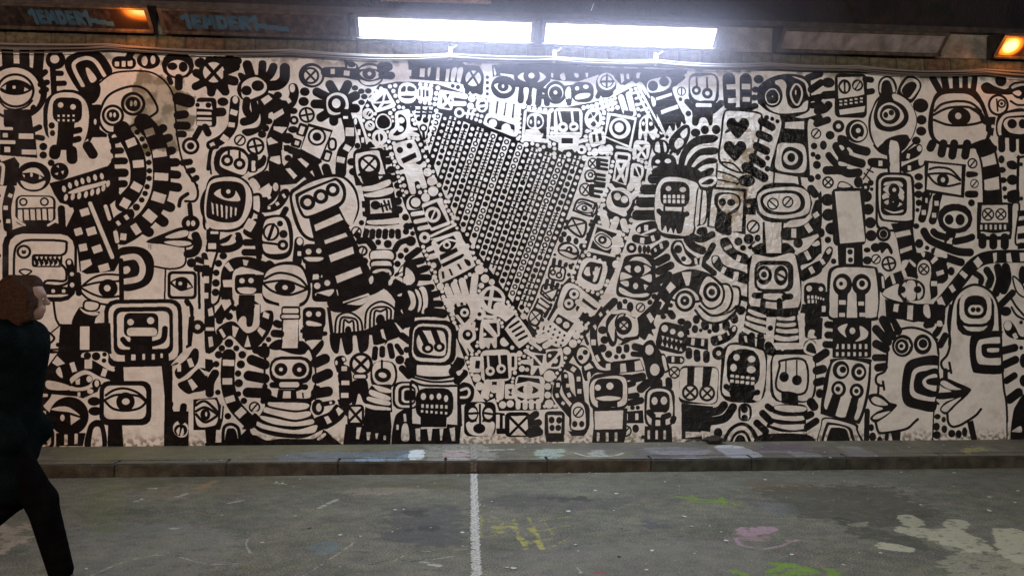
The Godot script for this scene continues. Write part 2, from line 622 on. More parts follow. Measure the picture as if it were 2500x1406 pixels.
func build_ground() -> void:
	# road
	open_sheet(2048, 1024, Color(0.395, 0.388, 0.335), 101, Vector2(ROAD_X, ROAD_Z), Vector2(ROAD_W, ROAD_D))
	scuffs(301, 420, Vector2(-4.6, 0.75), Vector2(5.7, 4.0))
	road_marks()
	specks(311, 5200)
	var m := StandardMaterial3D.new()
	m.albedo_texture = close_sheet()
	m.roughness = 0.72
	m.metallic_specular = 0.35
	var road := part("road", sheet(Vector3(ROAD_X - ROAD_W, 0, ROAD_Z - 0.05), Vector3(ROAD_W * 3, 0, 0), Vector3(0, 0, 10.4), Vector2(-1, -0.05 / ROAD_D), Vector2(2, 10.35 / ROAD_D)), m)
	tag(road, "", "", "", "structure")
	var ground := part("ground", block(Vector3(80, 0.3, 60), 0.01), grimy(lin(0.06, 0.058, 0.055), 0.9, 0.5, 0.4), null, Vector3(0, -0.156, 5))
	tag(ground, "", "", "", "structure")
	# pavement with its kerb stones
	open_sheet(2048, 160, Color(0.40, 0.385, 0.32), 131, Vector2(ROAD_X, 0), Vector2(ROAD_W, PAVE_W))
	scuffs(302, 70, Vector2(-4.6, 0.03), Vector2(5.7, 0.66))
	pave_marks()
	specks(312, 900)
	var pm := StandardMaterial3D.new()
	pm.albedo_texture = close_sheet()
	pm.roughness = 0.72
	var pave := part("pavement", sheet(Vector3(ROAD_X - ROAD_W, PAVE, 0), Vector3(ROAD_W * 3, 0, 0), Vector3(0, 0, PAVE_W - 0.125), Vector2(-1, 0), Vector2(2, 1.0 - 0.125 / PAVE_W)), pm)
	tag(pave, "", "", "", "structure")
	# the top of each kerb stone takes the same worn paint, its face is dark and mossy
	var rng := RandomNumberGenerator.new()
	rng.seed = 77
	var tones := [lin(0.066, 0.058, 0.046), lin(0.07, 0.064, 0.052), lin(0.078, 0.074, 0.054), lin(0.068, 0.068, 0.056), lin(0.058, 0.068, 0.056), lin(0.074, 0.064, 0.046)]
	var ms := []
	for t in tones:
		var km := grimy(t, 0.8, 0.9, 0.6)
		ms.append(km)
	var x := -10.0
	var i := 0
	while x < 11.0:
		var w := rng.randf_range(0.86, 0.94)
		if x < -8 or x > 8.5: w = 1.8
		var st := start()
		add_block(st, Vector3(w / 2, PAVE / 2 - 0.02, PAVE_W - 0.0625), Vector3(w - 0.003, PAVE + 0.036, 0.122), 0.010, 0.003, rng)
		var k := part("kerb_stone", done(st), ms[(i * 5 + i / 3) % 6], pave, Vector3(x, -0.002 + rng.randf_range(-0.003, 0.0), rng.randf_range(-0.004, 0.003)))
		var u0 := (x - ROAD_X) / ROAD_W
		var top := part("painted_top", sheet(Vector3(x + 0.012, PAVE + 0.001, PAVE_W - 0.128), Vector3(w - 0.024, 0, 0), Vector3(0, 0, 0.116), Vector2(u0, 1.0 - 0.128 / PAVE_W), Vector2(u0 + w / ROAD_W, 1.0 - 0.012 / PAVE_W)), pm, k, -Vector3(x, 0, 0))
		top.name = "painted_top"
		x += w
		i += 1
	# worn white line across pavement and road
	var line_m := grimy(lin(0.72, 0.72, 0.68), 0.7, 6.0, 0.6)
	var ln := thing("white_line", Vector3(WL_X, 0, 0), "worn white painted line running across the road from the wall", "line")
	ln.rotation.y = -0.0146
	part("road_stripe", ragged_strip(0.0, 0.004, PAVE_W + 0.02, 5.5, 0.032, 5), line_m, ln)
	part("kerb_stripe", sheet(Vector3(-0.03, PAVE - 0.012, PAVE_W + 0.006), Vector3(0.055, 0, 0), Vector3(0, -PAVE + 0.03, 0)), grimy(lin(0.16, 0.15, 0.135), 0.8, 6.0, 0.5), ln)
	part("pavement_stripe", ragged_strip(0.0, PAVE + 0.005, 0.04, PAVE_W - 0.02, 0.034, 9), grimy(lin(0.45, 0.44, 0.40), 0.75, 6.0, 0.6), ln)

func scuffs(seed_: int, count: int, a: Vector2, b: Vector2) -> void:
	# faint old scrapes of chalk and paint, mostly along the road
	var rng := RandomNumberGenerator.new()
	rng.seed = seed_
	var tones := [Color(0.55, 0.53, 0.47), Color(0.22, 0.21, 0.19), Color(0.5, 0.42, 0.32), Color(0.2, 0.2, 0.2), Color(0.44, 0.46, 0.34), Color(0.46, 0.42, 0.46)]
	for i in count:
		var p := Vector2(rng.randf_range(a.x, b.x), rng.randf_range(a.y, b.y))
		var len := rng.randf_range(0.03, 0.22)
		var ang := rng.randfn(0.0, 0.35)
		var q := p + Vector2(cos(ang), sin(ang)) * len
		blot(tones[rng.randi() % 6], rng.randf_range(0.15, 0.5), rng.randf_range(1.2, 3.5), 0.6, rng.randf_range(0.006, 0.03), [p.x, p.y, (p.x + q.x) / 2, (p.y + q.y) / 2 + rng.randfn(0.0, 0.01), q.x, q.y])

func specks(seed_: int, count: int) -> void:
	# single spots of paint and worn aggregate
	var rng := RandomNumberGenerator.new()
	rng.seed = seed_
	for i in count:
		var k := (rng.randi() % sheet_size.y * sheet_size.x + rng.randi() % (sheet_size.x - 2)) * 3
		var v := 60 if rng.randf() < 0.5 else -38
		for c in (3 if rng.randf() < 0.6 else 6): sheet_data[k + c] = clampi(sheet_data[k + c] + v + int(rng.randf() * 14), 5, 240)

func ragged_strip(x: float, y: float, z0: float, z1: float, half: float, seed_: int) -> ArrayMesh:
	var rng := RandomNumberGenerator.new()
	rng.seed = seed_
	var st := start()
	var n := int((z1 - z0) / 0.012)
	var pl := x - half
	var pr := x + half
	for i in n:
		var a := z0 + (z1 - z0) * i / n
		var b := z0 + (z1 - z0) * (i + 1) / n
		var l := x - half * (1.0 + rng.randf_range(-0.35, 0.12))
		var r := x + half * (1.0 + rng.randf_range(-0.35, 0.12))
		if rng.randf() < 0.04: l += half * rng.randf_range(0.3, 0.9)
		if rng.randf() < 0.04: r -= half * rng.randf_range(0.3, 0.9)
		quad(st, Vector3(pl, y, a), Vector3(pr, y, a), Vector3(r, y, b), Vector3(l, y, b))
		pl = l
		pr = r
	return done(st)

const WL_X := 0.156
const PERSON := Vector3(-2.395, 0, 3.049)

func road_marks() -> void:
	blot(Color(0.27,0.27,0.28),0.55,14,0.2,0,[-0.527, 1.886, -0.4, 1.674, -0.044, 1.66, 0.089, 1.818, 0.068, 2.352, -0.136, 2.535, -0.394, 2.446])
	blot(Color(0.28,0.27,0.27),0.45,10,0.2,0,[0.203, 1.454, 0.653, 1.359, 1.016, 1.491, 1.375, 1.586, 1.079, 1.816, 0.611, 1.742, 0.256, 1.674])
	blot(Color(0.2,0.19,0.19),0.5,8,0.2,0,[0.607, 1.495, 0.833, 1.449, 1.026, 1.526, 0.812, 1.593])
	blot(Color(0.26,0.25,0.21),0.55,22,0.1,0,[2.38, 1.378, 2.962, 1.217, 3.567, 1.371, 3.571, 1.882, 3.179, 2.205, 2.763, 2.319, 2.538, 2.081, 2.337, 1.718])
	blot(Color(0.22,0.22,0.19),0.5,10,0.1,0,[2.654, 2.087, 2.763, 2.319, 2.967, 2.497, 2.931, 2.764, 2.741, 2.643, 2.607, 2.397])
	blot(Color(0.2,0.17,0.16),0.5,6,0.2,0,[-0.377, 1.796, -0.248, 1.752, -0.215, 1.862, -0.326, 1.914])
	blot(Color(0.2,0.2,0.19),0.5,6,0.2,0,[-0.31, 2.167, -0.149, 2.114, -0.12, 2.194, -0.253, 2.221])
	blot(Color(0.25,0.25,0.3),0.5,8,0.2,0,[1.259, 2.066, 1.466, 2.149, 1.436, 2.253, 1.252, 2.21])
	blot(Color(0.36,0.33,0.24),0.4,14,0.3,0,[-2.777, 0.699, -1.919, 0.667, -0.731, 0.856, 0.017, 0.956, 0.016, 1.271, -1.015, 1.164, -2.203, 1.343])
	blot(Color(0.4,0.4,0.36),0.5,12,0.3,0,[0.779, 1.12, 1.97, 1.108, 3.484, 0.9, 4.875, 1.031, 4.669, 1.293, 2.993, 1.153, 1.565, 1.341])
	blot(Color(0.5,0.5,0.47),0.5,18,0.3,0,[-2.588, 2.055, -1.973, 1.954, -1.32, 2.361, -1.338, 2.944, -2.164, 2.9])
	blot(Color(0.47,0.46,0.43),0.35,20,0.2,0,[0.474, 2.528, 1.548, 2.426, 1.953, 2.75, 1.797, 3.109, 0.424, 3.037])
	blot(Color(0.36,0.29,0.21),0.4,10,0.3,0,[2.344, 1.125, 2.697, 1.033, 2.898, 1.278, 2.454, 1.441])
	blot(Color(0.4,0.43,0.46),0.45,8,0.4,0,[2.254, 1.768, 2.47, 1.703, 2.482, 1.882, 2.248, 2.0])
	blot(Color(0.4,0.46,0.48),0.6,4,0.3,0,[-0.902, 2.496, -0.831, 2.401, -0.726, 2.43, -0.715, 2.578, -0.8, 2.651])
	blot(Color(0.66,0.6,0.54),0.7,10,0.4,0,[-3.039, 2.033, -2.929, 1.952, -2.827, 2.043, -2.68, 2.441, -2.781, 2.472])
	blot(Color(0.36,0.42,0.2),0.35,10,0.5,0,[-2.967, 0.889, -2.78, 0.767, -2.307, 1.8, -2.336, 2.151])
	blot(Color(0.55,0.5,0.42),0.55,8,0.5,0,[-2.409, 1.277, -2.298, 0.919, -1.95, 0.998, -1.954, 1.182, -2.161, 1.454])
	blot(Color(0.62,0.6,0.3),0.75,1.6,0.75,0.022,[0.154, 1.899, 0.172, 1.967, 0.154, 2.275, 0.173, 2.357])
	blot(Color(0.62,0.6,0.3),0.75,1.6,0.75,0.022,[0.218, 1.883, 0.308, 2.065, 0.269, 2.28])
	blot(Color(0.62,0.6,0.3),0.75,1.6,0.75,0.022,[0.264, 2.108, 0.404, 2.097, 0.369, 2.201])
	blot(Color(0.62,0.6,0.3),0.75,1.6,0.75,0.022,[0.397, 2.006, 0.395, 2.287, 0.416, 2.599])
	blot(Color(0.62,0.6,0.3),0.75,1.6,0.75,0.022,[0.345, 2.156, 0.229, 2.278])
	blot(Color(0.62,0.6,0.3),0.75,1.6,0.75,0.022,[0.5, 1.973, 0.524, 2.293, 0.529, 2.605])
	blot(Color(0.62,0.6,0.3),0.75,1.6,0.75,0.022,[0.563, 2.051, 0.788, 1.968])
	blot(Color(0.62,0.6,0.3),0.75,1.6,0.75,0.022,[0.602, 2.08, 0.626, 2.339])
	blot(Color(0.62,0.6,0.3),0.75,1.6,0.75,0.022,[0.497, 2.292, 0.761, 2.15])
	blot(Color(0.62,0.6,0.3),0.75,1.6,0.75,0.022,[0.408, 2.385, 0.474, 2.528])
	blot(Color(0.62,0.6,0.3),0.75,1.6,0.75,0.022,[0.509, 2.438, 0.556, 2.592, 0.707, 2.424])
	blot(Color(0.62,0.6,0.3),0.75,1.6,0.75,0.022,[0.403, 2.448, 0.429, 2.6])
	blot(Color(0.62,0.6,0.3),0.75,1.6,0.75,0.022,[0.561, 2.44, 0.645, 2.397])
	blot(Color(0.62,0.6,0.3),0.75,1.6,0.75,0.022,[0.159, 2.373, 0.254, 2.321])
	blot(Color(0.66,0.64,0.3),0.8,2,0.5,0.04,[0.248, 2.152, 0.296, 2.282])
	blot(Color(0.66,0.64,0.3),0.8,2,0.5,0.04,[0.346, 2.139, 0.396, 2.202])
	blot(Color(0.66,0.64,0.3),0.8,2,0.5,0.04,[0.407, 2.409, 0.432, 2.563])
	blot(Color(0.66,0.64,0.3),0.8,2,0.5,0.04,[0.507, 2.453, 0.529, 2.605])
	blot(Color(0.66,0.64,0.3),0.8,2,0.5,0.04,[0.492, 2.207, 0.519, 2.334])
	blot(Color(0.42,0.54,0.16),0.85,2,0.45,0.05,[1.703, 1.489, 1.793, 1.561, 1.966, 1.614, 2.082, 1.728])
	blot(Color(0.42,0.54,0.16),0.8,2,0.5,0.06,[1.751, 1.626, 1.858, 1.653, 1.99, 1.637])
	blot(Color(0.42,0.54,0.16),0.8,2,0.5,0.05,[2.025, 1.538, 1.994, 1.756])
	blot(Color(0.42,0.54,0.16),0.7,2,0.5,0.04,[1.821, 1.471, 1.811, 1.584])
	blot(Color(0.42,0.57,0.16),0.9,2.2,0.55,0.07,[1.58, 3.031, 1.608, 3.081])
	blot(Color(0.42,0.57,0.16),0.9,2.2,0.55,0.07,[1.766, 3.071, 1.914, 2.953])
	blot(Color(0.42,0.57,0.16),0.9,2.2,0.55,0.07,[1.807, 3.086, 2.004, 3.072])
	blot(Color(0.42,0.57,0.16),0.9,2.2,0.55,0.07,[1.949, 2.928, 1.928, 3.03, 1.998, 3.059])
	blot(Color(0.42,0.57,0.16),0.9,2.2,0.55,0.07,[1.986, 2.982, 2.051, 3.074])
	blot(Color(0.42,0.57,0.16),0.9,2.2,0.55,0.07,[1.859, 2.91, 1.87, 2.931])
	blot(Color(0.42,0.57,0.16),0.9,2.2,0.55,0.07,[2.134, 3.028, 2.126, 3.115])
	blot(Color(0.66,0.53,0.58),0.85,1.8,0.35,0,[1.83, 2.324, 1.914, 2.251, 2.091, 2.233, 2.153, 2.289, 2.089, 2.371, 1.928, 2.429, 1.813, 2.407])
	blot(Color(0.62,0.48,0.5),0.7,2,0.5,0,[1.818, 2.432, 2.011, 2.425, 2.002, 2.513, 1.838, 2.52])
	blot(Color(0.66,0.53,0.58),0.8,1.6,0.5,0.03,[1.795, 2.471, 1.782, 2.595, 1.882, 2.674, 2.002, 2.636, 2.109, 2.573, 2.181, 2.522])
	blot(Color(0.66,0.53,0.58),0.7,2,0.4,0.035,[2.113, 2.534, 2.159, 2.552])
	blot(Color(0.68,0.665,0.56),0.85,1.8,0.25,0,[3.138, 2.053, 3.238, 2.038, 3.247, 2.144, 3.191, 2.269, 3.071, 2.308, 3.064, 2.2])
	blot(Color(0.68,0.665,0.56),0.85,1.8,0.25,0,[3.409, 2.17, 3.548, 2.177, 3.448, 2.353, 3.303, 2.328])
	blot(Color(0.68,0.665,0.56),0.85,3,0.2,0,[2.997, 2.287, 3.152, 2.338, 3.364, 2.366, 3.37, 2.597, 3.314, 2.784, 3.135, 2.775, 3.051, 2.581, 2.935, 2.413])
	blot(Color(0.68,0.665,0.56),0.9,2,0.1,0,[3.622, 2.361, 3.786, 2.455, 3.36, 2.995, 3.313, 2.82, 3.507, 2.524])
	blot(Color(0.68,0.665,0.56),0.9,1.6,0.1,0,[2.616, 2.652, 2.715, 2.596, 2.835, 2.708, 2.778, 2.778, 2.639, 2.728])
	blot(Color(0.68,0.665,0.56),0.6,3,0.5,0,[3.075, 2.503, 3.21, 2.629, 3.212, 2.815, 3.059, 2.771])
	blot(Color(0.68,0.665,0.56),0.6,4,0.5,0,[2.736, 2.184, 2.821, 2.188, 2.754, 2.283, 2.693, 2.263])
	blot(Color(0.68,0.665,0.56),0.6,4,0.4,0,[3.11, 2.774, 3.437, 2.897, 3.192, 3.207, 2.822, 3.188, 2.806, 3.032])
	blot(Color(0.72,0.72,0.68),0.7,1.2,0.6,0.01,[-0.844, 2.97, -0.765, 2.78, -0.637, 2.426])
	blot(Color(0.72,0.72,0.68),0.7,1.2,0.6,0.01,[-0.223, 2.789, -0.082, 2.729, -0.009, 2.698])
	blot(Color(0.72,0.72,0.68),0.7,1.2,0.6,0.01,[-0.214, 2.736, -0.153, 2.759])
	blot(Color(0.72,0.72,0.68),0.7,1.2,0.6,0.01,[-0.378, 2.781, -0.314, 2.683])
	blot(Color(0.72,0.72,0.68),0.7,1.2,0.6,0.01,[-0.208, 2.604, -0.163, 2.613])
	blot(Color(0.72,0.72,0.68),0.7,1.2,0.6,0.01,[0.027, 2.68, 0.089, 2.655])
	blot(Color(0.72,0.72,0.68),0.7,1.2,0.6,0.01,[-1.78, 2.593, -1.652, 2.621, -1.5, 2.722, -1.347, 2.769, -1.259, 2.755])
	blot(Color(0.72,0.72,0.68),0.7,1.2,0.6,0.01,[-2.008, 2.908, -1.922, 2.7, -1.78, 2.593])
	blot(Color(0.72,0.72,0.68),0.7,1.2,0.6,0.01,[-1.235, 2.587, -1.299, 2.438, -1.318, 2.322])
	blot(Color(0.72,0.72,0.68),0.7,1.2,0.6,0.01,[0.003, 2.593, 0.065, 2.582])
	blot(Color(0.72,0.72,0.68),0.7,1.2,0.6,0.01,[-1.188, 2.672, -1.111, 2.676])
	blot(Color(0.72,0.72,0.68),0.7,1.2,0.6,0.01,[0.695, 2.921, 0.698, 3.015])
	blot(Color(0.72,0.72,0.68),0.85,2,0.35,0.05,[-0.187, 2.804, -0.103, 2.854])
	blot(Color(0.72,0.72,0.68),0.7,1.6,0.4,0.04,[-2.427, 1.064, -2.37, 1.066])
	blot(Color(0.72,0.72,0.68),0.7,1.6,0.4,0.04,[-2.375, 1.434, -2.342, 1.37])
	blot(Color(0.72,0.72,0.68),0.7,1.6,0.4,0.04,[-2.12, 1.324, -2.075, 1.235])
	blot(Color(0.72,0.72,0.68),0.7,1.6,0.4,0.04,[-1.671, 1.509, -1.6, 1.448])
	blot(Color(0.72,0.72,0.68),0.7,1.6,0.4,0.04,[-1.477, 0.955, -1.388, 0.985])
	blot(Color(0.72,0.72,0.68),0.7,1.6,0.4,0.04,[-1.869, 2.09, -1.837, 2.092])
	blot(Color(0.72,0.72,0.68),0.7,1.6,0.4,0.04,[-0.989, 1.667, -0.905, 1.458])
	blot(Color(0.62,0.46,0.28),0.75,2.5,0.5,0.06,[-2.054, 1.117, -2.011, 1.008, -1.974, 0.868])
	blot(Color(0.7,0.22,0.26),0.6,2,0.4,0.05,[0.787, 3.001, 0.82, 3.009])
	blot(Color(0.62,0.56,0.48),0.5,5,0.5,0,[-0.855, 1.171, -0.506, 1.125, -0.209, 1.225, -0.521, 1.317, -0.801, 1.328])
	blot(Color(0.14,0.13,0.12),0.8,1.2,0.2,0.006,[1.034, 2.318, 1.212, 2.26, 1.277, 2.33, 1.476, 2.307, 1.561, 2.386])
	blot(Color(0.14,0.13,0.12),0.8,1.2,0.2,0.006,[-0.502, 2.826, -0.369, 2.741, -0.248, 2.774, -0.059, 2.661])
	blot(Color(0.14,0.13,0.12),0.8,1.2,0.2,0.006,[-2.491, 1.695, -2.288, 1.646, -2.084, 1.734, -1.876, 1.685, -1.703, 1.781])
	blot(Color(0.14,0.13,0.12),0.8,1.2,0.2,0.006,[2.894, 1.214, 3.199, 1.163, 3.368, 1.299, 3.736, 1.265])

func pave_marks() -> void:
	blot(Color(0.45,0.44,0.3),0.5,8,0.3,0,[-3.609, 0.024, -2.339, -0.0, -0.83, 0.02, -0.8, 0.273, -2.171, 0.516, -3.161, 0.584])
	blot(Color(0.42,0.42,0.22),0.5,6,0.4,0,[-3.059, 0.588, -3.066, 0.269, -2.937, 0.324, -2.882, 0.611])
	blot(Color(0.42,0.49,0.57),0.75,3,0.9,0,[-1.535, 0.413, -1.237, 0.29, -0.792, 0.342, -0.395, 0.254, -0.345, 0.493, -0.754, 0.667, -1.236, 0.678, -1.526, 0.605])
	blot(Color(0.55,0.66,0.76),0.9,2,0.8,0,[-0.859, 0.663, -0.805, 0.539, -0.553, 0.581, -0.423, 0.39, -0.379, 0.524, -0.542, 0.706])
	blot(Color(0.84,0.86,0.86),0.95,1.5,0.1,0,[-0.428, 0.322, -0.313, 0.257, -0.29, 0.592, -0.409, 0.619])
	blot(Color(0.72,0.55,0.56),0.75,2,0.6,0,[-0.113, 0.368, 0.091, 0.29, 0.106, 0.543, -0.098, 0.616])
	blot(Color(0.78,0.76,0.72),0.8,1.6,0.6,0.03,[-0.091, 0.6, 0.069, 0.622])
	blot(Color(0.78,0.74,0.72),0.7,1.6,0.6,0.03,[-0.114, 0.317, 0.054, 0.306])
	blot(Color(0.74,0.75,0.72),0.85,2,0.5,0.05,[0.278, 0.297, 0.505, 0.271])
	blot(Color(0.66,0.74,0.7),0.8,3,0.5,0,[0.705, 0.535, 0.749, 0.298, 0.961, 0.271, 0.931, 0.544, 0.799, 0.668])
	blot(Color(0.76,0.78,0.76),0.85,1.6,0.45,0.03,[1.067, 0.449, 1.174, 0.586, 1.399, 0.562, 1.494, 0.466])
	blot(Color(0.7,0.72,0.7),0.7,3,0.5,0,[1.215, 0.351, 1.316, 0.32, 1.326, 0.559, 1.195, 0.571])
	blot(Color(0.82,0.86,0.88),0.95,1.5,0.1,0.05,[1.782, 0.723, 2.031, 0.685, 2.243, 0.71])
	blot(Color(0.7,0.72,0.74),0.75,3,0.5,0,[1.771, 0.266, 2.089, 0.242, 2.351, 0.395, 2.134, 0.592, 1.784, 0.511])
	blot(Color(0.76,0.78,0.78),0.9,2,0.2,0,[2.432, 0.218, 2.661, 0.189, 2.726, 0.615, 2.443, 0.67])
	blot(Color(0.38,0.3,0.38),0.7,5,0.3,0,[2.873, 0.16, 3.319, 0.157, 3.217, 0.376, 2.823, 0.378])
	blot(Color(0.7,0.74,0.72),0.8,2,0.5,0.03,[2.795, 0.448, 3.168, 0.48])
	blot(Color(0.68,0.7,0.68),0.75,2.5,0.5,0,[3.046, 0.492, 3.279, 0.57, 3.236, 0.734, 3.03, 0.693])
	blot(Color(0.58,0.57,0.53),0.8,3,0.4,0,[3.611, 0.3, 3.788, 0.27, 3.769, 0.657, 3.545, 0.648])
	blot(Color(0.66,0.63,0.36),0.8,4,0.45,0,[4.767, 0.417, 4.996, 0.353, 4.913, 0.495, 4.666, 0.59])
	blot(Color(0.42,0.56,0.5),0.6,3,0.4,0,[4.996, 0.408, 5.108, 0.394, 5.023, 0.481])
	blot(Color(0.6,0.6,0.2),0.8,1.6,0.4,0.02,[2.492, 0.784, 2.606, 0.773])
	blot(Color(0.35,0.34,0.36),0.5,6,0.3,0,[1.097, 0.13, 2.28, 0.137, 2.199, 0.389, 1.146, 0.313])
	blot(Color(0.4,0.42,0.39),0.6,6,0.2,0,[1.553, 0.535, 1.766, 0.577, 1.708, 0.798, 1.495, 0.79])
	blot(Color(0.35,0.3,0.34),0.4,5,0.3,0,[1.838, 0.304, 3.769, 0.379, 3.499, 0.872, 1.708, 0.798])
	blot(Color(0.72,0.72,0.7),0.5,4,0.6,0,[-0.289, 0.114, 0.247, 0.098, 0.296, 0.741, -0.194, 0.721])


# ------------------------------------------------------------------ stone course above the mural
func build_ledge() -> void:
	var ledge := thing("stone_ledge", Vector3.ZERO, "narrow course of dirty mossy stone blocks running above the mural", "ledge")
	var rng := RandomNumberGenerator.new()
	rng.seed = 12
	var ms := []
	for c in [lin(0.144, 0.126, 0.065), lin(0.173, 0.151, 0.094), lin(0.122, 0.108, 0.072), lin(0.158, 0.108, 0.072), lin(0.144, 0.137, 0.086)]:
		ms.append(grimy(c, 0.85, 2.0, 0.7))
	var x := -7.4
	while x < 8.6:
		var w := rng.randf_range(0.2, 0.42)
		part("stone", block(Vector3(w - 0.012, 0.128 + rng.randf_range(-0.008, 0.004), 0.1), 0.008, 0.004, rng), ms[rng.randi() % 5], ledge, Vector3(x + w / 2, 3.848, -0.031 + rng.randf_range(-0.006, 0.006)))
		x += w
	part("mortar_bed", block(Vector3(16, 0.168, 0.04), 0.004), grimy(lin(0.085, 0.078, 0.055), 0.9, 2.0, 0.5), ledge, Vector3(0.6, 3.84, -0.012))
	# a thin dark lip under the stones
	part("lip", extrude_x([Vector2(0.0, 3.745), Vector2(0.045, 3.752), Vector2(0.05, 3.772), Vector2(0.0, 3.778)], -7.4, 8.6), grimy(lin(0.08, 0.06, 0.045), 0.8, 1.5, 0.5), ledge)

# ------------------------------------------------------------------ strip light fittings
func slanted(x0: float, x1: float, b: Vector2, t: Vector2, lift := 0.0) -> ArrayMesh:
	# a leaning rectangle from the lower edge b (z, y) to the upper edge t, uv across and down
	var n := Vector3(0, -(t.x - b.x), t.y - b.y).normalized() * lift
	return sheet(Vector3(x0, t.y, t.x) + n, Vector3(x1 - x0, 0, 0), Vector3(0, b.y - t.y, b.x - t.x))

func fitting(x0: float, x1: float, label: String, cover: Material, lit := false, amber := 0) -> Node3D:
	var f := thing("strip_light", Vector3((x0 + x1) / 2, 0, 0), label, "light fitting", "strip light fittings above the mural")
	var hw := (x1 - x0) / 2
	# lower edge at the ledge, upper edge out from the wall
	var b := Vector2(0.075, 3.925)
	var t := Vector2(0.245, 4.085)
	part("housing", extrude_x([Vector2(0.002, 3.918), Vector2(b.x, b.y - 0.006), Vector2(t.x + 0.004, t.y - 0.002), Vector2(t.x + 0.004, t.y + 0.02), Vector2(0.09, 4.15), Vector2(0.002, 4.15)], -hw, hw), mats.housing, f)
	var up := (t - b).normalized()
	for s in [0, 1]:  # long rails
		var c: Vector2 = b + up * 0.012 if s == 0 else t - up * 0.012
		var nn := Vector2(t.y - b.y, -(t.x - b.x)).normalized() * 0.008
		part("rail", extrude_x([c - up * 0.012 + nn * 0.2, c + up * 0.012 + nn * 0.2, c + up * 0.006 + nn * (4.6 if s == 0 else 1.6), c - up * 0.01 + nn * (4.6 if s == 0 else 1.6)], -hw, hw), mats.rail, f)
	for s in [-1, 1]:
		var st := start()
		var e: float = s * hw
		var i: float = s * (hw - 0.035)
		var q := []
		for k in [0.0, 1.0]:
			for xx in [e, i]:
				q.append(Vector3(xx, lerpf(b.y, t.y, k), lerpf(b.x, t.x, k)) + Vector3(0, -0.0075, 0.0088))
		quad(st, q[0], q[1], q[3], q[2])
		for k in [[0, 1], [1, 3], [3, 2], [2, 0]]:
			var dn := Vector3(0, 0.012, -0.014)
			quad(st, q[k[0]], q[k[1]], q[k[1]] + dn, q[k[0]] + dn)
		part("end_cap", done(st), mats.rail, f)
	var cx0 := -hw + 0.037
	var cx1 := hw - 0.037
	var cb := b + up * 0.026
	var ct := t - up * 0.026
	if amber > 0: cx1 -= 0.30
	if amber < 0: cx0 += 0.24
	var cov := part("lamp_cover" if lit else "cover", slanted(cx0, cx1, cb, ct, 0.012), cover, f)
	if amber != 0:
		var ax0 := cx1 if amber > 0 else -hw + 0.037
		var ax1 := hw - 0.037 if amber > 0 else cx0
		part("amber_lamp", slanted(ax0, ax1, cb, ct, 0.009), mats.amber_r if amber < 0 else mats.amber_l, f)
		var o := OmniLight3D.new()
		o.name = "amber_glow"
		o.light_color = Color(1.0, 0.55, 0.2)
		o.light_energy = 0.12
		o.light_size = 0.06
		o.omni_range = 30.0
		o.omni_attenuation = 2.0
		o.shadow_enabled = true
		o.position = Vector3((ax0 + ax1) / 2, cb.y + 0.02, ct.x + 0.04)
		f.add_child(o, true)
	# hinges and a screw on each cover
	for k in 3:
		part("clip", block(Vector3(0.03, 0.02, 0.012), 0.003), mats.rail, f, Vector3(lerpf(-hw + 0.25, hw - 0.25, k / 2.0), b.y + 0.002, b.x + 0.014))
	if lit:
		var l := AreaLight3D.new()
		l.name = "strip_lamp"
		l.light_color = Color(0.84, 0.91, 1.0)
		l.light_energy = LIT_ENERGY
		l.area_size = Vector2(cx1 - cx0, cb.distance_to(ct))
		l.area_range = 40.0
		l.shadow_enabled = true
		var n := Vector3(0, -(t.x - b.x), t.y - b.y).normalized()
		l.position = Vector3((cx0 + cx1) / 2, (cb.y + ct.y) / 2, (cb.x + ct.x) / 2) + n * 0.022
		l.basis = Basis.looking_at(n, Vector3.UP)
		f.add_child(l, true)
	return f

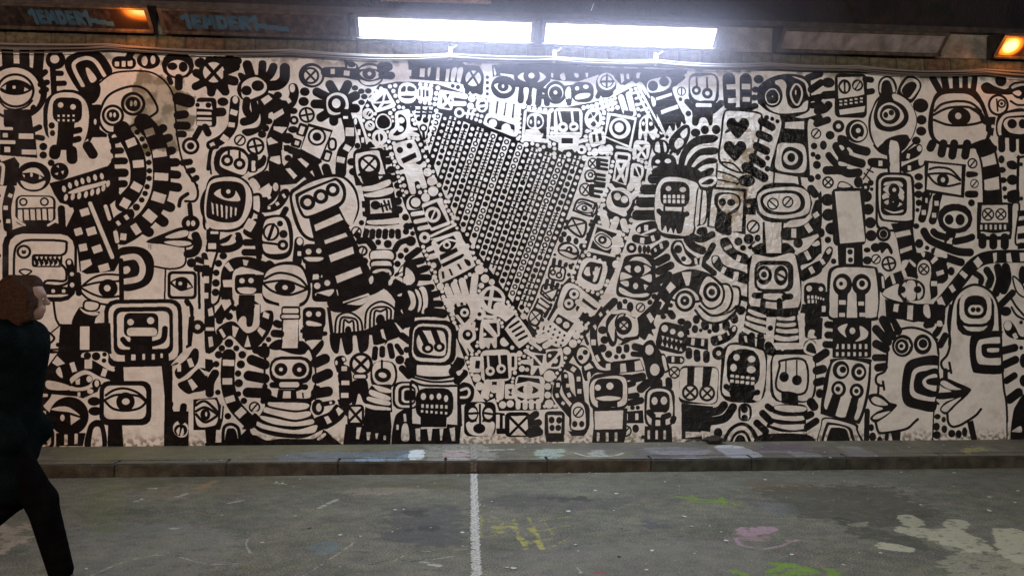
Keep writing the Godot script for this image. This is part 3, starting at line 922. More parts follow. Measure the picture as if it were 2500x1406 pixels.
func tagged_cover(text_x: float, tone: Color, cut: int) -> StandardMaterial3D:
	# a dirty plastic cover with a fat pale blue sprayed tag
	var w := 768
	var h := 80
	var a := noise_bytes(w, h, 0.02, 210 + cut, 4)
	var b := noise_bytes(w, h, 0.15, 220 + cut, 2)
	var d := PackedByteArray()
	d.resize(w * h * 3)
	for i in w * h:
		var v := 1.0 + (a[i] - 128) * 0.004 + (b[i] - 128) * 0.002
		d[i * 3] = clampi(int(tone.r * v * 255), 0, 255)
		d[i * 3 + 1] = clampi(int(tone.g * v * 255), 0, 255)
		d[i * 3 + 2] = clampi(int(tone.b * v * 255), 0, 255)
	cv = Image.create_from_data(w, h, false, Image.FORMAT_RGB8, d)
	var keep := ink
	ink = [Color(0.24, 0.37, 0.46), Color(0.215, 0.33, 0.41)]
	var x := text_x
	var s := 1.0
	for ch in ["1", "E", "M", "D", "E", "R", "1"]:
		match ch:
			"1":
				L(0, 18, 0, [x, 26, x + 18, 16, x + 18, 16])
				L(0, 20, 0, [x + 20, 16, x + 20, 64])
				x += 38
			"E":
				L(0, 19, 0, [x + 8, 18, x + 8, 62])
				L(1, 17, 0, [x + 8, 17, x + 34, 17])
				L(0, 17, 0, [x + 8, 39, x + 30, 39])
				L(1, 17, 0, [x + 8, 61, x + 34, 61])
				x += 47
			"M":
				L(0, 19, 0, [x + 6, 62, x + 10, 18])
				L(1, 19, 0, [x + 10, 18, x + 24, 48])
				L(0, 19, 0, [x + 24, 48, x + 40, 18])
				L(1, 19, 0, [x + 40, 18, x + 44, 62])
				x += 57
			"D":
				L(0, 19, 0, [x + 8, 18, x + 8, 62])
				L(0, 18, 0, [x + 8, 18, x + 30, 22, x + 38, 40, x + 30, 58, x + 8, 62])
				x += 50
			"R":
				L(0, 19, 0, [x + 8, 18, x + 8, 62])
				L(1, 18, 0, [x + 8, 18, x + 34, 22, x + 30, 38, x + 10, 42])
				L(0, 18, 0, [x + 16, 42, x + 40, 62])
				x += 50
	L(0, 21, 0, [x - 12, 50, x + 40, 54, x + 110, 62])
	ink = keep
	cv.resize(w / 5, h / 5, Image.INTERPOLATE_BILINEAR)
	cv.resize(w, h, Image.INTERPOLATE_CUBIC)
	var m := StandardMaterial3D.new()
	m.albedo_texture = ImageTexture.create_from_image(cv)
	m.roughness = 0.35
	m.texture_repeat = false
	return m

func amber_panel(bright_left: bool) -> StandardMaterial3D:
	# a sodium lamp behind a yellowed pane: hottest in the upper corner
	var n := 48
	var im := Image.create_empty(n, n, false, Image.FORMAT_RGB8)
	for y in n:
		for x in n:
			var u := x / float(n)
			var v := y / float(n)
			var k := 0.0
			if bright_left: k = smoothstep(0.95, 0.1, Vector2(u - 0.35, (v - 0.45) * 0.8).length() * 1.35)
			else: k = smoothstep(1.0, 0.0, Vector2(u - 0.92, (v - 0.02) * 1.1).length() * 1.15)
			im.set_pixel(x, y, Color(0.12, 0.05, 0.02).lerp(Color(1.0, 0.42, 0.10), smoothstep(0.0, 0.55, k)).lerp(Color(1.0, 0.86, 0.5), smoothstep(0.5, 0.95, k)))
	var m := StandardMaterial3D.new()
	m.albedo_color = Color(0.1, 0.06, 0.03)
	m.roughness = 0.4
	m.emission_enabled = true
	m.emission_texture = ImageTexture.create_from_image(im)
	m.emission_operator = BaseMaterial3D.EMISSION_OP_MULTIPLY
	m.emission = Color.WHITE
	m.emission_energy_multiplier = 3.2 if bright_left else 1.1
	m.texture_repeat = false
	return m

func build_fittings() -> void:
	mats.housing = grimy(lin(0.055, 0.048, 0.046), 0.6, 1.2, 0.3)
	mats.rail = grimy(lin(0.14, 0.115, 0.10), 0.55, 2.0, 0.3, 0.2)
	mats.amber_l = amber_panel(false)
	mats.amber_r = amber_panel(true)
	var lit := glow(Color(1.0, 1.0, 1.0), 4.0)
	var pale := grimy(lin(0.42, 0.37, 0.39), 0.4, 1.0, 0.1)
	var dull := grimy(lin(0.1, 0.085, 0.08), 0.45, 1.0, 0.1)
	fitting(-6.1, -4.47, "dark strip light fitting at the far left end of the row", dull)
	fitting(-4.4, -2.79, "dark strip light with a blue sprayed tag and amber glow at its right end", tagged_cover(330, Color(0.2, 0.17, 0.16), 1), false, 1)
	fitting(-2.71, -1.03, "unlit strip light fitting with a large blue sprayed tag, left of the lit lamps", tagged_cover(80, Color(0.26, 0.21, 0.19), 0))
	fitting(-0.965, 0.70, "glowing white strip light, left one of the two lit lamps", lit, true)
	fitting(0.765, 2.46, "glowing white strip light, right one of the two lit lamps", lit, true)
	fitting(3.06, 4.72, "unlit strip light with a plain pale grey cover, right of the lit lamps", pale)
	fitting(5.27, 6.95, "strip light with a bright amber lamp in its left end, at the right edge", dull, false, -1)
	# the row across the road that lights the wall from behind the viewer
	var k := 0
	for d in [[-7.5, Color(1.0, 0.77, 0.63), 1.05, "warm strip lamp across the road, nearest the left end"], [-3.2, Color(1.0, 0.84, 0.73), 0.9, "warm strip lamp across the road, second from the left"], [1.2, Color(1.0, 0.97, 0.95), 1.3, "white strip lamp across the road, third from the left"], [5.6, Color(1.0, 1.0, 0.91), 0.33, "greenish strip lamp across the road, nearest the right end"]]:
		var f := thing("far_strip_light", Vector3(d[0], 3.9, 10.75), d[3], "light fitting", "strip lamps across the road")
		part("housing", block(Vector3(1.7, 0.1, 0.2), 0.01), mats.housing, f, Vector3(0, 0.09, 0.02))
		var g := glow(d[1], 3.0)
		part("lamp_cover", block(Vector3(1.6, 0.07, 0.16), 0.02), g, f)
		var l := AreaLight3D.new()
		l.name = "strip_lamp"
		l.light_color = d[1]
		l.light_energy = FAR_ENERGY * d[2]
		l.area_size = Vector2(1.6, 0.15)
		l.area_range = 40.0
		l.shadow_enabled = true
		l.position = Vector3(0, -0.06, -0.1)
		l.basis = Basis.looking_at(Vector3(0, -0.35, -1).normalized(), Vector3.UP)
		f.add_child(l, true)
		k += 1

# ------------------------------------------------------------------ cables under the lamps
func build_cables() -> void:
	var black := flat(lin(0.13, 0.115, 0.105), 0.5)
	var grey := flat(lin(0.22, 0.2, 0.19), 0.6)
	var names := [["thick grey cable sagging below the lit lamps, uppermost of the bundle", 3.800, 0.010, 0.066, grey], ["thin grey cable just below the uppermost cable above the mural", 3.782, 0.006, 0.074, grey], ["dark cable strung loosely along the bottom of the stone ledge", 3.768, 0.008, 0.078, black], ["thin dark cable hanging lowest over the mural's top edge", 3.752, 0.005, 0.07, black]]
	var rng := RandomNumberGenerator.new()
	rng.seed = 31
	var pegs := [-4.9, -3.2, -1.55, -0.09, 0.9, 1.88, 3.0, 3.9, 5.2, 6.6]
	for c in names:
		var path := []
		for i in pegs.size() - 1:
			var a: float = pegs[i]
			var b: float = pegs[i + 1]
			var sag := rng.randf_range(0.008, 0.03) * (b - a)
			for k in 10:
				var t := k / 10.0
				path.append(Vector3(lerpf(a, b, t), c[1] - sag * 4.0 * t * (1.0 - t) + rng.randf_range(-0.001, 0.001), c[3]))
		tag(part("cable", tube(path, c[2], 7), c[4]), c[0], "cable")
	var j := 0
	for p in [[-0.09, "pale cable clip under the middle of the left lit lamp"], [0.9, "pale cable clip under the gap between the lit lamps"], [1.88, "pale cable clip under the right lit lamp"]]:
		var cl := thing("cable_clip", Vector3(p[0], 3.80, 0.05), p[1], "clip")
		part("plate", block(Vector3(0.035, 0.13, 0.012), 0.003), mats.rail if false else flat(lin(0.6, 0.57, 0.52), 0.5), cl, Vector3(0, 0.01, 0.012))
		part("hook", tube([Vector3(0.0, 0.05, 0.02), Vector3(0.01, 0.02, 0.05), Vector3(0.0, -0.03, 0.055), Vector3(-0.01, -0.06, 0.03)], 0.007, 6), flat(lin(0.55, 0.52, 0.47), 0.5), cl)
		part("tie_end", tube([Vector3(0.0, 0.045, 0.03), Vector3(0.03, 0.05, 0.045), Vector3(0.06, 0.075, 0.05)], 0.004, 5), flat(lin(0.6, 0.58, 0.55), 0.5), cl)
		j += 1

func build_haze() -> void:
	# paint dust hanging in the air round the two lit lamps
	for s in [[Vector3(0.75, 3.98, 0.45), Vector3(5.8, 1.9, 1.3), 0.075], [Vector3(1.2, 3.9, 0.4), Vector3(3.8, 1.0, 0.8), 0.085]]:
		var f := FogVolume.new()
		f.name = numbered("dust_haze")
		f.shape = RenderingServer.FOG_VOLUME_SHAPE_ELLIPSOID
		f.size = s[1]
		f.position = s[0]
		var m := FogMaterial.new()
		m.density = s[2]
		m.albedo = Color(0.9, 0.88, 0.95)
		f.material = m
		add_child(f, true)
		tag(f, "", "", "", "stuff")

# ------------------------------------------------------------------ things overhead
func build_overhead() -> void:
	var duct := part("cable_trunking", extrude_x([Vector2(0.0, 4.165), Vector2(0.06, 4.165), Vector2(0.06, 4.215), Vector2(0.0, 4.215)], -8.0, 9.0), grimy(lin(0.06, 0.05, 0.05), 0.6, 1.0, 0.3))
	tag(duct, "dark metal trunking running along the wall above the light fittings", "trunking")
	var st := start()
	var n := 40
	for i in n:
		var x := -0.70 + 1.03 * i / n
		add_block(st, Vector3(x, 4.405, 0.10 + (0.006 if i % 2 else 0.0)), Vector3(1.03 / n, 0.28, 0.018), 0.003)
	var g := part("corrugated_sheet", done(st), grimy(lin(0.36, 0.26, 0.2), 0.6, 1.0, 0.3))
	g.rotation.z = 0.006
	tag(g, "tan corrugated sheet fixed overhead above the left lit lamp", "sheet")
	# a slim white rod hanging near the vault
	tag(part("hanging_rod", tube([Vector3(1.22, 4.19, 0.24), Vector3(1.245, 4.26, 0.24)], 0.004, 6), flat(lin(0.8, 0.8, 0.8), 0.4)), "tiny pale rod sticking up above the right lit lamp", "rod")

# ------------------------------------------------------------------ litter
func flake_mesh(rng: RandomNumberGenerator, r: float) -> ArrayMesh:
	var st := start()
	var n := 6
	var p := []
	for k in n:
		var a := TAU * k / n + rng.randf_range(-0.3, 0.3)
		var d := r * rng.randf_range(0.55, 1.1)
		p.append(Vector3(cos(a) * d * 1.3, rng.randf_range(0.002, r * 0.35), sin(a) * d))
	for k in n:
		for v in [Vector3(0, r * 0.12, 0), p[k], p[(k + 1) % n]]: st.add_vertex(v)
		for v in [Vector3(0, 0.001, 0), p[(k + 1) % n], p[k]]: st.add_vertex(v)
	return done(st)

func build_litter() -> void:
	var rng := RandomNumberGenerator.new()
	rng.seed = 404
	var white := flat(lin(0.5, 0.49, 0.44), 0.8)
	var grey := flat(lin(0.4, 0.39, 0.35), 0.8)
	var dark := flat(lin(0.02, 0.02, 0.02), 0.8)
	var kinds := []
	for i in 6: kinds.append(flake_mesh(rng, 0.016))
	var spots := [
		[-2.15, 0, 0.89, 0, 0.8],
		[-2.36, 0, 1.1, 0, 1],
		[-2.35, 0, 1.39, 0, 1.2],
		[-1.47, 0, 0.93, 0, 1.1],
		[-1.41, 0, 0.97, 0, 1.2],
		[-1.3, 0, 1.08, 0, 0.8],
		[-1.3, 0, 0.84, 0, 0.8],
		[-1.6, 0, 0.84, 0, 0.6],
		[-1.64, 0, 1.42, 0, 0.5],
		[-0.31, 0, 1.11, 0, 0.6],
		[-0.18, 0, 1.01, 0, 0.6],
		[-0.44, 0, 1.75, 0, 1.2],
		[-0.38, 0, 1.74, 0, 0.8],
		[0.04, 0, 2.28, 0, 1.4],
		[-0.42, 0, 2.24, 0, 0.7],
		[-0.39, 0, 2.18, 0, 0.6],
		[-0.75, 0, 2.29, 0, 1.3],
		[0.26, 0, 1.57, 0, 0.8],
		[0.17, 0, 1.66, 0, 0.8],
		[0.2, 0, 1.69, 0, 0.8],
		[0.41, 0, 1.09, 0, 0.7],
		[-0.01, 0, 1.59, 0, 0.6],
		[1.09, 0, 1.31, 0, 1.6],
		[1.24, 0, 1.4, 0, 1.4],
		[0.96, 0, 1.3, 0, 0.8],
		[0.8, 0, 1.85, 0, 1.7],
		[1.13, 0, 1.84, 0, 0.8],
		[1.72, 0, 1.06, 0, 1],
		[1.19, 0, 2.68, 0, 1.3],
		[1.6, 0, 2.01, 0, 1.6],
		[0.74, 0, 2.55, 0, 1.2],
		[0.74, 0, 2.66, 0, 0.7],
		[0.33, 0, 2.93, 0, 1.6],
		[0.29, 0, 2.91, 0, 1.0],
		[1.08, 0, 2.99, 0, 1.3],
		[1.44, 0, 2.74, 0, 0.7],
		[1.71, 0, 2.22, 0, 0.8],
		[1.71, 0, 2.53, 0, 1.5],
		[2.59, 0, 1.03, 0, 1.3],
		[3.24, 0, 1.1, 0, 0.7],
		[4.05, 0, 1.32, 0, 1.3],
		[4.35, 0, 0.88, 0, 1.6],
		[3.9, 0, 0.83, 0, 1.1],
		[3.46, 0, 1.81, 0, 1.0],
		[4.13, 0, 1.63, 0, 1.4],
		[4.49, 0, 1.47, 0, 1.4],
		[3.87, 0, 1.98, 0, 1.7],
		[1.58, 0, 2.23, 0, 1.2],
		[3.39, 0, 1.3, 0, 0.6],
		[3.1, 0, 0.83, 0, 0.8],
		[2.65, 0, 1.23, 0, 0.7],
		[2.53, 0, 1.57, 0, 0.6],
		[-0.66, 0, 2.85, 0, 0.7],
		[0.01, 0, 0.78, 0, 1],
		[-0.11, 0, 0.67, 0, 0.8],
		[0.72, 0, 0.75, 0, 1],
		[0.97, 0, 0.73, 0, 1.2],
		[1.15, 0, 0.71, 0, 1],
		[1.2, 0, 0.76, 0, 0.9],
		[0.45, 0, 0.77, 0, 0.8],
		[-0.73, 0, 0.72, 0, 0.6],
		[2.58, 0, 2.79, 0, 1],
		[2.02, 0, 2.79, 0, 1.2],
		[4.22, 0, 1.78, 0, 1.2],
		[1.8, 0, 1.2, 0, 0.8],
		[2.45, 0, 2.78, 0, 0.7],
		[0.05, 0.114, 0.18, 0, 1],
		[0.28, 0.114, 0.19, 0, 1.1],
		[0.34, 0.114, 0.16, 0, 1],
		[0.63, 0.114, 0.19, 0, 1.1],
		[0.69, 0.114, 0.13, 0, 1],
		[0.97, 0.114, 0.03, 0, 0.8],
		[1.92, 0.114, 0.14, 0, 0.9],
		[1.82, 0.114, 0.44, 0, 1.2],
		[1.92, 0.114, 0.48, 0, 1],
		[3.05, 0.114, 0.48, 0, 1],
		[3.27, 0.114, 0.43, 0, 1],
		[3.36, 0.114, 0.52, 0, 1.3],
		[3.3, 0.114, 0.74, 0, 1.2],
		[3.75, 0.114, 0.69, 0, 1],
		[4.57, 0.114, 0.17, 0, 1.2],
		[4.68, 0.114, 0.25, 0, 1.2],
		[4.91, 0.114, 0.33, 0, 1],
		[4.28, 0.114, 0.33, 0, 1],
		[-2.17, 0.114, 0.62, 0, 0.8],
		[-2.12, 0.114, 0.63, 0, 1],
		[-2.0, 0.114, 0.63, 0, 1],
		[-1.88, 0.114, 0.51, 0, 0.8],
		[-0.1, 0.114, 0.3, 0, 0.7],
		[-1.49, 0.114, 0.45, 0, 0.8],
		[-1.05, 0.114, 0.56, 0, 0.8],
		[2.69, 0.114, 0.23, 0, 0.9],
		[2.87, 0.114, 0.27, 0, 0.9],
		[3.1, 0.114, 0.11, 0, 0.8],
		[-2.08, 0, 2.81, 1, 1.0],
		[-1.21, 0, 2.41, 1, 1.0],
		[-0.61, 0, 2.32, 1, 1.0],
		[-0.17, 0, 2.17, 1, 1.0],
		[0.04, 0, 2.54, 1, 1.0],
		[1.74, 0, 2.35, 1, 1.0],
		[2.25, 0, 2.97, 1, 1.0],
		[-1.12, 0, 1.86, 1, 1.0],
		[-1.63, 0, 1.83, 1, 1.0],
		[1.87, 0, 0.87, 2, 1.2],
		[-1.4, 0, 0.84, 2, 1],
		[-0.97, 0, 2.14, 2, 1.1],
		[-1.71, 0, 1.11, 2, 0.5],
		[1.1, 0, 2.25, 2, 0.9],
		[0.97, 0, 2.77, 2, 1.0],
		[1.08, 0.114, 0.09, 2, 0.8],
	]
	for f in spots:
		var o := part("paint_flake", kinds[rng.randi() % 6], [white, grey, dark][f[3]], null, Vector3(f[0], f[1] + 0.002, f[2]))
		o.rotation.y = rng.randf() * TAU
		o.scale = Vector3.ONE * f[4] * 0.72
		tag(o, ["small white paint flake lying on the pavement by the painted wall" if f[1] > 0.0 else "small white paint flake lying on the grey road", "small grey chip of grit lying on the grey road", "small black crumb of litter lying on the pavement" if f[1] > 0.0 else "small black crumb of litter lying on the grey road"][f[3]], "flake", ["white paint flakes on the pavement" if f[1] > 0.0 else "white paint flakes on the road", "grey chips on the ground", "black crumbs on the pavement" if f[1] > 0.0 else "black crumbs on the road"][f[3]])
	# grit too fine to count
	var mm := MultiMesh.new()
	mm.transform_format = MultiMesh.TRANSFORM_3D
	mm.mesh = kinds[0]
	mm.instance_count = 1500
	for i in 1500:
		var z := rng.randf_range(0.72, 4.0)
		if rng.randf() < 0.4: z = 0.71 + absf(rng.randfn(0.0, 0.06))
		var y := 0.002
		if rng.randf() < 0.25:
			z = rng.randf_range(0.03, 0.66)
			y = PAVE + 0.003
		mm.set_instance_transform(i, Transform3D(Basis(Vector3.UP, rng.randf() * TAU).scaled(Vector3.ONE * rng.randf_range(0.12, 0.4)), Vector3(rng.randf_range(-5.5, 6.5), y, z)))
	var mi := MultiMeshInstance3D.new()
	mi.name = "grit"
	mi.multimesh = mm
	mi.material_override = grey
	add_child(mi, true)
	tag(mi, "fine pale grit and paint dust scattered over road and pavement", "grit", "", "stuff")
	# a crumpled dark rag against the foot of the wall
	var st := start()
	var rag := []
	for k in 14:
		var ring := []
		for q in 7:
			var a := TAU * k / 14.0
			var r := 0.078 * sin(PI * (q + 0.35) / 7.4) * (1.0 + rng.randf_range(-0.22, 0.22))
			ring.append(Vector3(cos(a) * r * 1.3, 0.075 * (1.0 - q / 6.0) * (1.0 + rng.randf_range(-0.15, 0.15)), sin(a) * r * 0.8))
		rag.append(ring)
	for k in 14:
		for q in 6:
			quad(st, rag[k][q], rag[(k + 1) % 14][q], rag[(k + 1) % 14][q + 1], rag[k][q + 1])
	tag(part("crumpled_rag", done(st), grimy(lin(0.035, 0.022, 0.015), 0.8, 4.0, 0.5), null, Vector3(2.47, PAVE + 0.004, 0.09)), "dark brown crumpled rag lying on the pavement against the wall", "rag")
	var twig := tube([Vector3(2.2, PAVE + 0.012, 0.05), Vector3(2.28, PAVE + 0.04, 0.06), Vector3(2.36, PAVE + 0.03, 0.07), Vector3(2.42, PAVE + 0.07, 0.08)], 0.006, 5)
	tag(part("cord", twig, flat(lin(0.03, 0.02, 0.018), 0.7)), "short dark cord trailing left from the crumpled rag", "cord")

# ------------------------------------------------------------------ the passer-by
func tri_mesh(bones: Array, cell: float, blend: float) -> ArrayMesh:
	# smooth union of tapered capsules [a, b, ra, rb], meshed with one vertex in each cell the surface crosses
	var lo := Vector3(INF, INF, INF)
	var hi := -lo
	for b in bones:
		var r: float = maxf(b[2], b[3]) + blend + cell * 2
		lo = lo.min(b[0] - Vector3.ONE * r).min(b[1] - Vector3.ONE * r)
		hi = hi.max(b[0] + Vector3.ONE * r).max(b[1] + Vector3.ONE * r)
	var n := Vector3i(((hi - lo) / cell).ceil()) + Vector3i.ONE
	var f := PackedFloat32Array()
	f.resize(n.x * n.y * n.z)
	f.fill(1.0)
	for b in bones:
		var r: float = maxf(b[2], b[3]) + blend + cell * 2
		var p0 := Vector3i(((b[0].min(b[1]) - Vector3.ONE * r - lo) / cell).floor()).clamp(Vector3i.ZERO, n - Vector3i.ONE)
		var p1 := Vector3i(((b[0].max(b[1]) + Vector3.ONE * r - lo) / cell).ceil()).clamp(Vector3i.ZERO, n - Vector3i.ONE)
		var a: Vector3 = b[0]
		var ab: Vector3 = b[1] - a
		var den := maxf(ab.length_squared(), 1e-9)
		for z in range(p0.z, p1.z + 1):
			for y in range(p0.y, p1.y + 1):
				var row := (z * n.y + y) * n.x
				for x in range(p0.x, p1.x + 1):
					var p := lo + Vector3(x, y, z) * cell
					var t := clampf((p - a).dot(ab) / den, 0.0, 1.0)
					var d := (p - a - ab * t).length() - lerpf(b[2], b[3], t)
					var e := f[row + x]
					var h := maxf(blend - absf(d - e), 0.0) / blend
					f[row + x] = minf(d, e) - h * h * blend * 0.25
	var ids := {}
	var st := start(true)
	var vs := PackedVector3Array()
	var step := [1, n.x, n.x * n.y]
	var tris := PackedInt32Array()
	for z in n.z - 1:
		for y in n.y - 1:
			for x in n.x - 1:
				var base := (z * n.y + y) * n.x + x
				var inside := 0
				for c in 8:
					if f[base + (c & 1) + ((c >> 1) & 1) * n.x + ((c >> 2) & 1) * step[2]] < 0.0: inside += 1
				if inside == 0 or inside == 8: continue
				var sum := Vector3.ZERO
				var cnt := 0
				for c in 8:
					for ax in 3:
						if (c >> ax) & 1: continue
						var c2 := c | (1 << ax)
						var d1 := f[base + (c & 1) + ((c >> 1) & 1) * n.x + ((c >> 2) & 1) * step[2]]
						var d2 := f[base + (c2 & 1) + ((c2 >> 1) & 1) * n.x + ((c2 >> 2) & 1) * step[2]]
						if (d1 < 0.0) == (d2 < 0.0): continue
						var q := Vector3(c & 1, (c >> 1) & 1, (c >> 2) & 1)
						q[ax] += d1 / (d1 - d2)
						sum += q
						cnt += 1
				ids[base] = vs.size()
				vs.append(lo + (Vector3(x, y, z) + sum / cnt) * cell)
	for base in ids:
		for ax in 3:
			var nb: int = base + step[ax]
			var d1 := f[base]
			var d2 := f[nb]
			if (d1 < 0.0) == (d2 < 0.0): continue
			var u: int = step[(ax + 1) % 3]
			var v: int = step[(ax + 2) % 3]
			if not (ids.has(base - u) and ids.has(base - v) and ids.has(base - u - v)): continue
			var q := [ids[base], ids[base - u], ids[base - u - v], ids[base - v]]
			if d1 < 0.0: q.reverse()
			for k in [0, 1, 2, 0, 2, 3]: tris.append(q[k])
	for v in vs: st.add_vertex(v)
	for k in tris: st.add_index(k)
	st.generate_normals()
	return st.commit()

func build_person() -> void:
	# walking to the right, cut by the left edge of the picture; x forward, z towards the viewer
	var root := thing("person", PERSON, "person in a dark coat and black trousers walking right along the road", "person")
	root.scale = Vector3.ONE * 0.965
	var skin := flat(lin(0.22, 0.125, 0.085), 0.6)
	var coat := grimy(lin(0.004, 0.0075, 0.0085), 0.85, 1.6, 1.4)
	var cloth := grimy(lin(0.004, 0.0036, 0.0045), 0.85, 1.8, 1.3)
	var hair_m := grimy(lin(0.05, 0.025, 0.014), 0.7, 9.0, 1.6)
	coat.metallic_specular = 0.1
	cloth.metallic_specular = 0.1
	hair_m.metallic_specular = 0.2
	var shoe := grimy(lin(0.012, 0.011, 0.011), 0.5, 4.0, 0.3)
	var hip := Vector3(0, 0.90, 0)
	var chest := Vector3(0.05, 1.28, 0)
	var neck := Vector3(0.07, 1.44, 0)
	var head := Vector3(0.105, 1.575, 0)
	var kr := Vector3(0.25, 0.50, 0.09)
	var ar := Vector3(0.36, 0.10, 0.09)
	var kl := Vector3(0.02, 0.48, -0.09)
	var al := Vector3(-0.30, 0.17, -0.09)
	# arms: hands resting in the coat pockets
	var er := Vector3(-0.16, 1.12, 0.25)
	var wr := Vector3(0.02, 0.97, 0.19)
	var el := Vector3(-0.06, 1.12, -0.26)
	var wl := Vector3(0.0, 0.95, -0.2)
	var body := [
		[hip + Vector3(0, 0.02, 0.07), hip + Vector3(0, 0.02, -0.07), 0.105, 0.105], [hip, chest, 0.12, 0.13], [chest + Vector3(0, 0.05, 0.1), chest + Vector3(0, 0.05, -0.1), 0.1, 0.1],
		[chest + Vector3(0, 0.1, 0), neck, 0.09, 0.055], [neck, head + Vector3(-0.02, -0.05, 0), 0.054, 0.052],
		[hip + Vector3(0, -0.02, 0.09), kr, 0.085, 0.056], [kr, ar, 0.054, 0.036], [hip + Vector3(0, -0.02, -0.09), kl, 0.085, 0.056], [kl, al, 0.054, 0.036],
		[chest + Vector3(0, 0.08, 0.17), er, 0.052, 0.04], [er, wr, 0.04, 0.028], [chest + Vector3(0, 0.08, -0.17), el, 0.052, 0.04], [el, wl, 0.04, 0.028],
	]
	for w in [wr, wl]:
		var s := signf(w.z)
		body.append([w, w + Vector3(0.07, -0.045, -0.01 * s), 0.030, 0.034])
		for k in 4:
			var p: Vector3 = w + Vector3(0.085, -0.055 - 0.004 * k, (-0.03 + 0.02 * k) * s)
			var len: float = [0.028, 0.034, 0.032, 0.024][k]
			body.append([p, p + Vector3(len, -len * 0.8, 0), 0.0095, 0.009])
			body.append([p + Vector3(len, -len * 0.8, 0), p + Vector3(len * 0.95, -len * 1.9, 0), 0.009, 0.008])
		body.append([w + Vector3(0.03, -0.01, -0.02 * s), w + Vector3(0.085, -0.02, -0.05 * s), 0.012, 0.009])
	part("body", tri_mesh(body, 0.014, 0.03), skin, root)
	var h := head
	part("head", tri_mesh([
		[h + Vector3(-0.025, 0.04, 0), h + Vector3(0.02, 0.035, 0), 0.082, 0.078], [h + Vector3(0.02, 0.0, 0), h + Vector3(0.045, -0.06, 0), 0.066, 0.048],
		[h + Vector3(0.06, -0.085, 0), h + Vector3(0.068, -0.088, 0), 0.024, 0.022], [h + Vector3(0.085, 0.02, 0), h + Vector3(0.113, -0.018, 0), 0.010, 0.014],
		[h + Vector3(0.085, 0.028, 0.03), h + Vector3(0.085, 0.028, -0.03), 0.014, 0.014], [h + Vector3(0.088, -0.048, 0.012), h + Vector3(0.088, -0.048, -0.012), 0.010, 0.010],
		[h + Vector3(0.083, -0.06, 0.010), h + Vector3(0.083, -0.06, -0.010), 0.011, 0.011], [h + Vector3(0.0, 0.02, 0.076), h + Vector3(-0.012, -0.025, 0.074), 0.016, 0.010],
		[h + Vector3(0.0, 0.02, -0.076), h + Vector3(-0.012, -0.025, -0.074), 0.016, 0.010], [h + Vector3(-0.03, -0.05, 0), h + Vector3(-0.03, -0.12, 0), 0.056, 0.054],
	], 0.006, 0.022), skin, root)
	for s in [-1, 1]:
		var eye := SphereMesh.new()
		eye.radius = 0.012
		eye.height = 0.024
		eye.radial_segments = 12
		eye.rings = 8
		part("eye", eye, flat(lin(0.5, 0.48, 0.45), 0.2), root, h + Vector3(0.082, 0.008, 0.031 * s))
		var iris := SphereMesh.new()
		iris.radius = 0.006
		iris.height = 0.012
		iris.radial_segments = 10
		iris.rings = 6
		part("iris", iris, flat(lin(0.03, 0.02, 0.015), 0.2), root, h + Vector3(0.090, 0.008, 0.032 * s))
	part("mouth", block(Vector3(0.006, 0.004, 0.04), 0.001), flat(lin(0.2, 0.07, 0.06), 0.5), root, h + Vector3(0.094, -0.054, 0))
	part("hair", tri_mesh([
		[h + Vector3(-0.035, 0.055, 0), h + Vector3(0.035, 0.082, 0), 0.088, 0.056], [h + Vector3(-0.06, 0.03, 0), h + Vector3(-0.075, -0.08, 0), 0.078, 0.05],
		[h + Vector3(0.0, 0.04, 0.062), h + Vector3(0.005, -0.09, 0.066), 0.036, 0.034], [h + Vector3(0.0, 0.04, -0.062), h + Vector3(0.005, -0.09, -0.066), 0.036, 0.034], [h + Vector3(0.03, 0.07, 0.03), h + Vector3(0.045, -0.03, 0.066), 0.034, 0.016], [h + Vector3(0.03, 0.07, -0.03), h + Vector3(0.045, -0.03, -0.066), 0.034, 0.016], [h + Vector3(-0.045, -0.02, 0.05), h + Vector3(-0.04, -0.13, 0.055), 0.042, 0.03], [h + Vector3(-0.045, -0.02, -0.05), h + Vector3(-0.04, -0.13, -0.055), 0.042, 0.03],
		[h + Vector3(-0.07, -0.06, 0), h + Vector3(-0.07, -0.13, 0), 0.05, 0.035],
	], 0.009, 0.02), hair_m, root)
	var turn := Transform3D(Basis(Vector3.UP, 0.6), h) * Transform3D(Basis.IDENTITY, -h)
	for c in root.get_children():
		if c.name != &"body": c.transform = turn * c.transform
